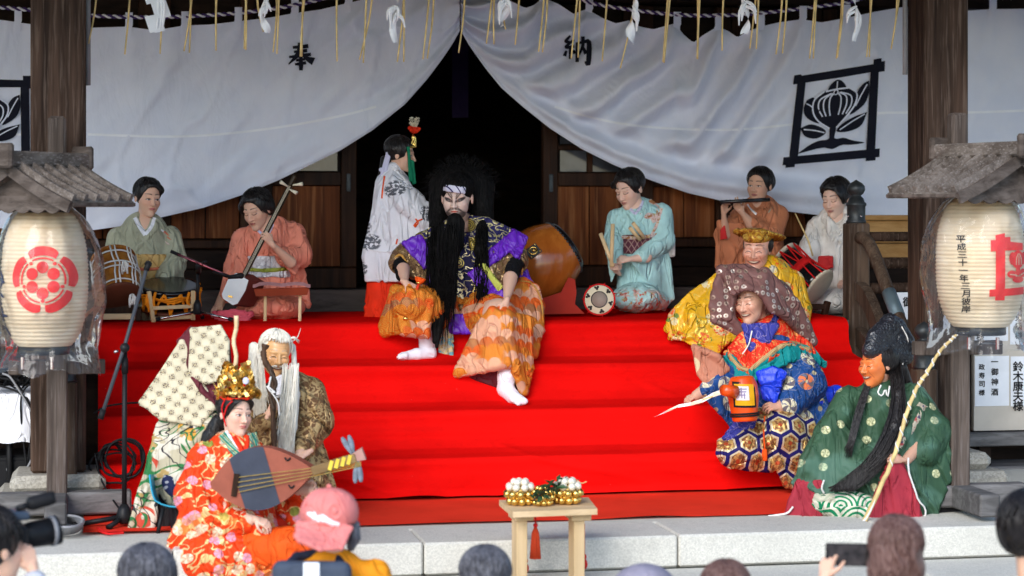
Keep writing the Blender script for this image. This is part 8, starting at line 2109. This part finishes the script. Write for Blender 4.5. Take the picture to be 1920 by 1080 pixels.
tt = thing('tassel', 'orange red silk tassel hanging below the little table', 'tassel', W(1004, 1050, 8.18)); p0 = W(1004, 985, 8.19); z0 = zt_
MB().tube([Vector((p0.x, p0.y, z0)), p0], .003, 6).build('cord', M['redcord'], tt); rs = random.Random(1); b = MB()
for k in range(40):
    a = k * 2.4; r = .016 * math.sqrt(k / 40); b.tube([p0, p0 + Vector((math.cos(a) * r * .8, math.sin(a) * r * .8, -.03)), p0 + Vector((math.cos(a) * r * 1.3, math.sin(a) * r * 1.3, -.128))], .0026, 4)
b.build('fringe', cloth('tassel_silk', (.55, .06, .02)), tt, True); MB().sphere(p0, .009, 10, 8).build('knot', M['redcord'], tt, True)
for (x, y, l) in ((1096, 1052, 'red silk knot hanging behind the right leg of the little table'), (986, 1060, 'red silk knot hanging behind the left leg of the little table')):
    tt = thing('tassel', l, 'tassel', W(x, y, 8.3)); MB().tube([W(x, y - 70, 8.3), W(x, y, 8.3)], .002, 5).build('cord', M['redcord'], tt); MB().sphere(W(x, y - 8, 8.3), (.008, .008, .012), 10, 8).build('knot', M['redcord'], tt, True); MB().sphere(W(x, y + 6, 8.3), (.012, .012, .02), 10, 8).build('fringe', M['redcord'], tt, True)

# ------------------------------------------------------------------ microphone stands
f = Fig(10.35); t = thing('microphone_stand', 'low black and chrome microphone stand in front of the black drum with orange cords', 'microphone stand', f.w((370, 606, 0))); f.root = t
hub = f.w((370, 582, -6)); 
MB().tube([hub, f.w((371, 500, -6))], .008, 10).build('pole', M['black'], t, True)
MB().lathe([(.016, -.02), (.022, -.01), (.018, .03), (.010, .05)], hub, n=14).build('hub', M['black'], t, True)
for e in ((292, 607, -30), (436, 611, -40), (380, 600, 40)):
    q = f.w(e); q.z = .775; MB().tube([hub + Vector((0, 0, -.005)), q], .0065, 8).build('leg', M['chrome'], t, True); MB().tube([q + (hub - q) * .1, q], .010, 8).build('foot', M['rubber'], t, True)
MB().tube([f.w((322, 472, -30)), f.w((435, 520, -40))], .006, 8).build('boom', plain('red_chrome_boom', (.45, .12, .15), .2, .8), t, True)
MB().tube([f.w((320, 471, -30)), f.w((338, 479, -30))], .0085, 8).build('grip', M['rubber'], t, True); MB().tube([f.w((372, 496, -34)), f.w((372, 510, -10))], .014, 10).build('clutch', M['black'], t, True); MB().tube([f.w((380, 494, -36)), f.w((386, 490, -44))], .008, 8).build('knob', M['black'], t, True); MB().tube([f.w((400, 508, -36)), f.w((430, 519, -40))], .009, 8).build('sleeve', M['rubber'], t, True)
mc = thing('microphone', 'black microphone on the low stand, pointing at the white lute skin', 'microphone', f.w((440, 519, -44)), 'microphones')
MB().tube([f.w((428, 520, -42)), f.w((444, 518, -46)), f.w((454, 517, -48))], [.009, .012, .013], 12).build('barrel', M['black'], mc, True); MB().sphere(f.w((452, 517, -48)), .015, 12, 8).build('grille', M['rubber'], mc, True)
f = Fig(8.75); t = thing('microphone_stand', 'tall black microphone boom stand in front of the carpet at the left', 'microphone stand', f.w((232, 1000, 0))); f.root = t
hub = f.w((233, 968, 0)); MB().tube([hub, f.w((234, 655, 0))], .0105, 10).build('pole', M['black'], t, True); MB().tube([f.w((234, 700, 0)), f.w((234, 672, 0))], .014, 12).build('grip', M['rubber'], t, True)
MB().lathe([(.018, -.03), (.03, -.02), (.034, .0), (.026, .03), (.014, .05)], hub, n=16).build('hub', M['black'], t, True)
for e in ((137, 1003, -10), (203, 1034, -40), (262, 985, 60)):
    q = f.w(e); q.z = max(.015, min(q.z, .02)); MB().tube([hub, q], .011, 8).build('leg', M['black'], t, True); MB().tube([q + (hub - q) * .06, q], .014, 8).build('foot', M['rubber'], t, True)
MB().tube([f.w((276, 500, 20)), f.w((234, 648, -8)), f.w((190, 782, -30))], .008, 10).build('boom', plain('dark_grey_boom', (.05, .055, .065), .35), t, True); MB().tube([f.w((194, 768, -28)), f.w((188, 786, -31))], .0125, 10).build('counter_grip', M['rubber'], t, True)
MB().tube([f.w((234, 652, -14)), f.w((234, 652, 14))], .02, 12).build('clutch', M['black'], t, True); MB().tube([f.w((222, 658, -10)), f.w((214, 660, -12))], .006, 8).build('knob', M['chrome'], t, True)
MB().tube([f.w((274, 507, 18)), f.w((279, 492, 20))], .012, 10).build('clip', M['rubber'], t, True)
MB().tube(spline([f.w((272, 496, 16)), f.w((276, 490, 14)), f.w((283, 493, 16)), f.w((282, 499, 18))], 8), .004, 6).build('clip_jaw', M['rubber'], t, True)
# cables
def cable(name, label, lines, r, mat, cat='cable', group=None):
    b = []
    t = thing(name, label, cat, lines[0][0], group)
    for l in lines: MB().tube([Vector(p) for p in spline(l, max(24, len(l) * 8))], r, 6).build('cable', mat, t, True)
rs = random.Random(14); L_ = []
for k in range(7):
    l = []; a0 = rs.uniform(0, 6); rx, ry = rs.uniform(20, 44), rs.uniform(18, 42); cx_, cy_ = rs.uniform(205, 238), rs.uniform(850, 872)
    for i in range(26):
        a = a0 + i * .5; l.append(W(cx_ + rx * math.cos(a) + rs.uniform(-3, 3), min(905, cy_ + ry * math.sin(a) + (6 if math.sin(a) > .5 else 0)), 9.22 + .02 * k + rs.uniform(-.01, .01)))
    L_.append(l)
L_.append([W(178, 850, 9.25), W(190, 900, 9.2), W(225, 955, 8.95), W(250, 970, 8.9)]); L_.append([W(176, 775, 9.3), W(200, 762, 9.32), W(240, 756, 9.3), W(275, 755, 9.2)])
cable('black_cable', 'tangle of thin black cables hanging before the carpet at the left', L_, .0042, M['rubber'])
L_ = [[PZ(116 + 34 * math.cos(a) + k * 1.4, 990 + 11 * math.sin(a) - k * 2.5, .012 + .009 * k) for a in np.linspace(0, 6.6, 26)] for k in range(6)]
cable('grey_cable', 'coiled pale grey cable on the stone by the video camera', L_, .006, M['grey'])
cable('red_cable', 'short red cable lying on the stone by the tall microphone stand', [[PZ(183, 990, .01), PZ(200, 997, .01), PZ(230, 995, .01)], [PZ(185, 996, .01), PZ(205, 1001, .01), PZ(232, 999, .01)], [PZ(282, 968, .01), PZ(310, 962, .02), PZ(330, 972, .02), PZ(345, 950, .02)]], .005, M['redcord'])
cable('black_cable', 'black cable running along the mat below the hooded figure', [[PZ(230, 972, .012), PZ(290, 965, .014), PZ(320, 975, .014), PZ(350, 962, .014), PZ(420, 955, .014)]], .004, M['rubber'])

# sound table at the far left edge
f = Fig(9.5); t = thing('cloth_table', 'table under a white cloth at the far left edge, heaped with black cables', 'table', f.w((10, 960, 0))); f.root = t
P_ = np.zeros((30, 24, 3)); rs = random.Random(2)
for i in range(30):
    for j in range(24):
        x = -180 + 246 * i / 29
        if j < 8: P_[i, j] = f.w((x, 738 - j * 0 + 0, 170 - j * 24)); P_[i, j][2] = f.w((0, 738, 0)).z
        else: k = (j - 8) / 15; P_[i, j] = f.w((x, 738 + k * 92 + 2 * math.sin(i * .9), -6 - 7 * k * (1 + math.sin(i * .8)))); 
grid_obj('cloth', P_, C_['white_silk'], t); 
for x in (-150, 16, 60): MB().tube([f.w((x, 742, 20)), f.w((x + 4, 985, 20))], .014, 8).build('leg', M['black'], t, True)
b = thing('amplifier', 'black amplifier case standing under the cloth covered table', 'amplifier', f.w((30, 900, 30))); MB().box(f.w((20, 880, 90)), (.36, .3, .16), RB, .01).build('case', M['black'], b); MB().box(f.w((20, 880, 90)) + RB @ Vector((0, -.152, 0)), (.3, .008, .12), RB, .004).build('front_panel', M['rubber'], b)
for k in range(3): MB().lathe([(.014, 0), (.012, .015), (.0001, .016)], f.w((20, 880, 90)) + RB @ Vector((-.08 + .08 * k, -.156, .02)), RB @ Vector((0, -1, 0)), 12).build('knob', M['grey'], b, True)
L_ = []
for k in range(11):
    x = rs.uniform(-10, 60); L_.append([f.w((x + rs.uniform(-30, 30), 690 + rs.uniform(0, 40), rs.uniform(-10, 60))) for i in range(6)] + [f.w((rs.uniform(30, 68), 740 + rs.uniform(0, 70), -14)), f.w((rs.uniform(50, 70), 860 + rs.uniform(0, 60), -4))][:2 if k % 3 == 0 else 0])
cable('black_cable', 'heap of black cables on the white cloth table at the left edge', L_, .005, M['rubber'])
cable('grey_cable', 'pale grey cable looping down from the white cloth table', [[f.w((5, 700, -5)), f.w((25, 715, -14)), f.w((70, 800, -14)), f.w((60, 860, -10)), f.w((20, 920, -10)), f.w((-10, 960, 0))]], .005, M['grey'])

# ------------------------------------------------------------------ donation boards at the right
t = thing('notice_board', 'cream notice board on a low wooden rail at the right edge', 'notice board', PV(1880, 840, -.2)); VB = -.2
def pb(x0, x1, y0, y1, v0, dv, mat, nm, par, ch=.0):
    a, c = PV(x0, y1, v0), PV(x1, y0, v0); u0, u1 = UV_(a)[0], UV_(c)[0]; return MB().bbox(u0, u1, v0, v0 + dv, a.z, c.z, ch).build(nm, mat, par)
pb(1826, 2060, 560, 808, VB, .03, plain('cream_board', (.56, .50, .42), .8, 0, .05), 'board', t); pb(1816, 2060, 808, 838, VB - .05, .1, M['greybeam'], 'rail', t, .006); pb(1800, 1845, 640, 662, -1.35, .06, M['post2'], 'bracket', t, .003)
pb(1955, 1985, 838, 905, VB, .04, M['post2'], 'leg', t); pb(1836, 1858, 838, 900, VB + .01, .03, M['dark'], 'leg', t)
def paper_(x0, x1, y0, y1, label, cols, v=VB - .004, par=None):
    o = thing('paper_notice', label, 'notice', PV((x0 + x1) / 2, y1, v), 'white paper notices at the right'); pb(x0, x1, y0, y1, v, .0015, M['paper'], 'sheet', o)
    for (tx, cx_, y, sz, dy) in cols:
        for k, ch in enumerate(tx): letter(ch, lambda a, b_, e, k=k: PV(cx_ + a * sz, y + k * dy - b_ * sz, v - .0025 - e), M['ink'], o, .025)
paper_(1828, 1892, 667, 762, 'white paper notice with two columns of black characters, right of the pillar', [('一御神酒', 1865, 678, 13, 19), ('政寿司様', 1841, 688, 11, 16)])
paper_(1895, 1990, 667, 762, 'white paper notice with large black brush characters cut by the right edge', [('鈴木康夫様', 1909, 687, 19, 18.5)])
paper_(1828, 1890, 560, 640, 'upper white paper notice partly behind the right lantern', [('心や', 1862, 590, 16, 26), ('様', 1838, 632, 14, 20)])
paper_(1894, 1990, 552, 646, 'upper white paper notice with a column of small characters at the right edge', [('研究所様', 1910, 578, 13, 17)])
paper_(1672, 1722, 548, 650, 'white paper notice half hidden behind the right porch pillar', [('御', 1702, 566, 18, 20)], v=.02)
pb(1668, 1724, 546, 660, .03, .02, M['dark'], 'backing_board', t)
b = thing('stone_block', 'grey concrete blocks and dark cables behind the right pillar', 'block', PV(1880, 880, -.3)); tag(b, 'flat grey stone slab on the ground below the notice board', 'slab')
pb(1840, 2000, 872, 896, -.25, .3, M['greybeam'], 'slab', b, .01)
# ------------------------------------------------------------------ the audience in front
def spect(label, Y0, px, py, h, hair_, yaw=180, extra=(), clothes=None, shoulder=None, skin=SKIN, pitch=0, vol=1.05, hands=(), arms=()):
    f = person('p', label, Y0, px, py + h * 3.2, 'people watching from in front'); f.cx = px
    H = Head(f, (px, py, 0), h, yaw, pitch)
    sw = h * 1.0
    body(f, H, [(px, py + h * .62, 0, h * .2), (px, py + h * 1.1, 0, h * .5), (px, py + h * 2.6, 0, h * .5)], [[(px - sw * .75, py + h * .95, 0, h * .2), (px - sw * .95, py + h * 2.0, -10, h * .16)], [(px + sw * .75, py + h * .95, 0, h * .2), (px + sw * .95, py + h * 2.0, -10, h * .16)]] + list(arms), skin=skin, hands=hands)
    if hair_: H.hair(mat=hair_, vol=vol, low=True, extra=tuple(extra), res=max(1.6, h / 70), fold=(h * .02, h * .10)); strands(H, hair_, 420, 2.2, None, .011, False, int(px), (.365 * vol + .014, .435 * vol + .014, .385 * vol + .014), .12 if hair_ == 'brown_hair' else .03)
    if clothes:
        S = Soft(max(3, h / 34), h * .14); S.chain([(px - sw * .72, py + h * .98, 0, h * .27), (px + sw * .72, py + h * .98, 0, h * .27)]).cap((px, py + h * 1.1, 0), (px, py + h * 2.6, 0), h * .62, h * .66, sq=.6).cap((px - sw * .8, py + h, 0), (px - sw, py + h * 2.2, -8), h * .25, h * .2).cap((px + sw * .8, py + h, 0), (px + sw, py + h * 2.2, -8), h * .25, h * .2).fold(h * .03, h * .3, (.3, 1, 0), 4)
        f.soft('jacket', S, clothes)
    return f, H
org_ = cloth('orange_jacket', (.72, .26, .012), .6); navy = cloth('navy_jacket', (.02, .025, .045), .6); pinkc = cloth('pink_cap_cotton', (.66, .20, .18), .8); greyc = cloth('grey_knit', (.24, .22, .27), .9); khaki = cloth('khaki_jacket', (.3, .27, .2), .7)
# pink cap and orange jacket
f, H = spect('spectator in a faded pink cap worn backwards and an orange jacket with a dark backpack', 6.6, 624, 974, 108, None, 205, (), org_)
f.soft('hair', Soft(2, 4).chain([(662, 985, 10, 13), (664, 1008, 6, 12), (658, 1026, 4, 8)]).fold(.8, 5, (0, 1, 0), 6), M['grey_hair'])
S = Soft(2.0, 5); S.ell((617, 962, 2), (55, 60, 48), rotm(0, 0, -6)).box((622, 1060, 0), (110, 110, 66), 4, rotm(0, 0, -14), 5, True)
S.sheet([(560, 982, -46), (554, 1004, -72), (562, 1014, -86), (600, 1030, -92), (640, 1028, -76), (658, 990, -38), (612, 980, -50)], 4).fold(1.6, 16, (.4, 1, 0), 5)
f.soft('cap', S, pinkc)
f.band('cap_patch', S, [(576, 962), (592, 968), (612, 976), (636, 984)], [8, 15, 17, 15, 8], M['paper'], 1, 1.0, 20)
for l in ([(617, 914), (606, 940), (602, 975)], [(617, 914), (580, 935), (566, 970)], [(620, 914), (644, 938), (652, 975)]): f.band('cap_seam', S, l, 2.6, cloth('darker_pink', (.5, .12, .11)), .4, .8, 16, m=3)
f.soft('cap_button', Soft(1.2, 1).ell((617, 912, 0), (5, 3, 5)), pinkc)
for (x, y) in ((590, 946), (628, 944)): f.soft('cap_eyelet', Soft(1.2, 1).ell((x, y, -40), (3, 3, 3)), cloth('darker_pink', (.5, .12, .11)))
f2 = Fig(6.6); bp = thing('backpack', 'dark slate backpack with pale tag on the back of the orange jacket', 'backpack', f2.w((590, 1130, -60))); f2.root = bp
f2.soft('bag', Soft(2.6, 10).box((585, 1110, -66), (74, 26, 58), 18).fold(1.8, 30), cloth('slate_nylon', (.055, .07, .10), .6)); f2.soft('tag', Soft(1.6, 3).box((584, 1076, -93), (16, 3, 22), 4), M['paper']); f2.soft('strap', Soft(2, 4).chain([(540, 1062, -40, 10), (556, 1044, -16, 9), (590, 1038, 0, 9)]).chain([(640, 1062, -40, 10), (632, 1046, -16, 9), (620, 1040, 0, 9)]), navy)
# dark haired head low at left
spect('spectator with smooth grey black hair, low between the video camera and the red robe', 6.4, 276, 1098, 140, 'grey_hair', 180, (), navy)
# centre head
spect('spectator with short dark hair thinning on top, below the little table', 6.5, 910, 1092, 124, 'grey_hair', 178, (), navy)
spect('spectator in a rounded lilac grey knit cap', 6.3, 1208, 1122, 126, None, 180, (), khaki)
f = Fig(6.3, None, 1208); f.root = [o for o in bpy.data.objects if o.type == 'EMPTY' and o.get('label', '').startswith('spectator in a rounded lilac')][0]
f.soft('knit_cap', Soft(2.2, 6).ell((1208, 1100, 0), (58, 62, 44)).fold(1.2, 12), greyc)
spect('spectator with thin brown hair just above the bottom edge, right of the knit cap', 6.3, 1360, 1118, 122, 'brown_hair', 182, (), khaki)
# woman with the phone
f, H = spect('spectator with wavy red brown hair holding up a phone', 6.1, 1682, 1040, 130, 'brown_hair', 172, (((.22, .1, -.2), (.2, .3, .3)), ((-.22, .1, -.2), (.2, .3, .3)), ((0, .3, .0), (.34, .25, .42))), navy, vol=1.08,
    hands=[dict(wrist=(1545, 1085, 30), D=(8, -40, 6), N=(-.6, 0, -.8), L=66, curl=(.35, .4, .45, .5), thumb=1, elbow=(1560, 1180, -10, 20), tcurl=.1)], arms=[[(1590, 1160, -10, 28), (1552, 1120, 20, 18)]])
ph = thing('phone', 'black phone held sideways by the red brown haired spectator', 'phone', W(1587, 1060, 6.15)); MB().box(W(1592, 1040, 6.15), (.135, .011, .066), Matrix.Rotation(-.12, 3, 'Z'), .004).build('case', M['black'], ph); MB().box(W(1592, 1040, 6.15) + Vector((-.0, -.0066, 0)), (.125, .001, .058), Matrix.Rotation(-.12, 3, 'Z')).build('screen', plain('dark_phone_screen', (.03, .025, .025), .08, 0, .6, 40), ph); MB().box(W(1560, 1062, 6.14), (.02, .004, .004)).build('button', M['grey'], ph)
# right edge head
spect('spectator with short black hair and yellow collar at the right edge', 6.0, 1938, 1004, 150, 'hair', 150, (((0, .25, .1), (.36, .28, .36)),), cloth('yellow_jacket', (.55, .36, .06), .7), vol=1.1)
# camera man at the left edge
f, H = spect('man at the left edge with dark hair filming with a video camera', 6.2, -16, 1030, 150, 'hair', 130, (((0, .25, .1), (.36, .28, .36)),), cloth('grey_shirt', (.45, .47, .5), .7), vol=1.04,
    hands=[dict(wrist=(62, 1068, 10), D=(-14, -40, -2), N=(.55, 0, -.85), L=72, curl=(.45, .5, .55, .6), thumb=-1, elbow=(72, 1160, 0, 24), tcurl=.2)], arms=[[(80, 1180, 0, 30), (68, 1110, 6, 20)]])
f.soft('cuff', Soft(2.4, 4).chain([(70, 1150, 4, 28), (66, 1092, 8, 24)]).fold(1.4, 14), cloth('grey_cuff', (.45, .47, .52), .8))
f2 = Fig(6.3); vc = thing('video_camera', 'black shoulder video camera with foam microphone and white ringed lens at the left edge', 'video camera', f2.w((50, 1010, 0))); f2.root = vc
vb = lambda nm, pts, r, mt: MB().tube([f2.w(p) for p in pts], [q * f2.s for q in r], 18).build(nm, mt, vc, True)
vb('lens_barrel', [(30, 1010, 0), (60, 1002, 20), (95, 996, 40)], [22, 25, 27], M['black']); vb('lens_ring', [(94, 996, 40), (101, 995, 44)], [28.5, 28.5], M['grey']); vb('lens_hood', [(101, 995, 44), (108, 993, 48)], [28, 28], M['black'])
MB().box(f2.w((10, 1012, -4)), (.12, .12, .09), Matrix.Rotation(.4, 3, 'Z'), .01).build('housing', M['black'], vc); MB().box(f2.w((22, 965, 0)), (.09, .1, .025), Matrix.Rotation(.4, 3, 'Z'), .006).build('handle', plain('blue_grey_plastic', (.05, .07, .1), .4), vc)
for (x, y) in ((12, 975), (34, 978)): MB().tube([f2.w((x, y, 0)), f2.w((x, y + 16, 0))], .012, 8).build('handle_post', M['black'], vc)
vb('foam_microphone', [(52, 945, -2), (60, 944, 2), (95, 934, 16), (104, 932, 18)], [11, 13.5, 13.5, 11], M['rubber']); vb('microphone_tube', [(30, 955, -8), (54, 946, -2)], [6, 6], M['black'])
for o in bpy.data.objects:          # tidy names
    if o.name.startswith('p') and False: pass
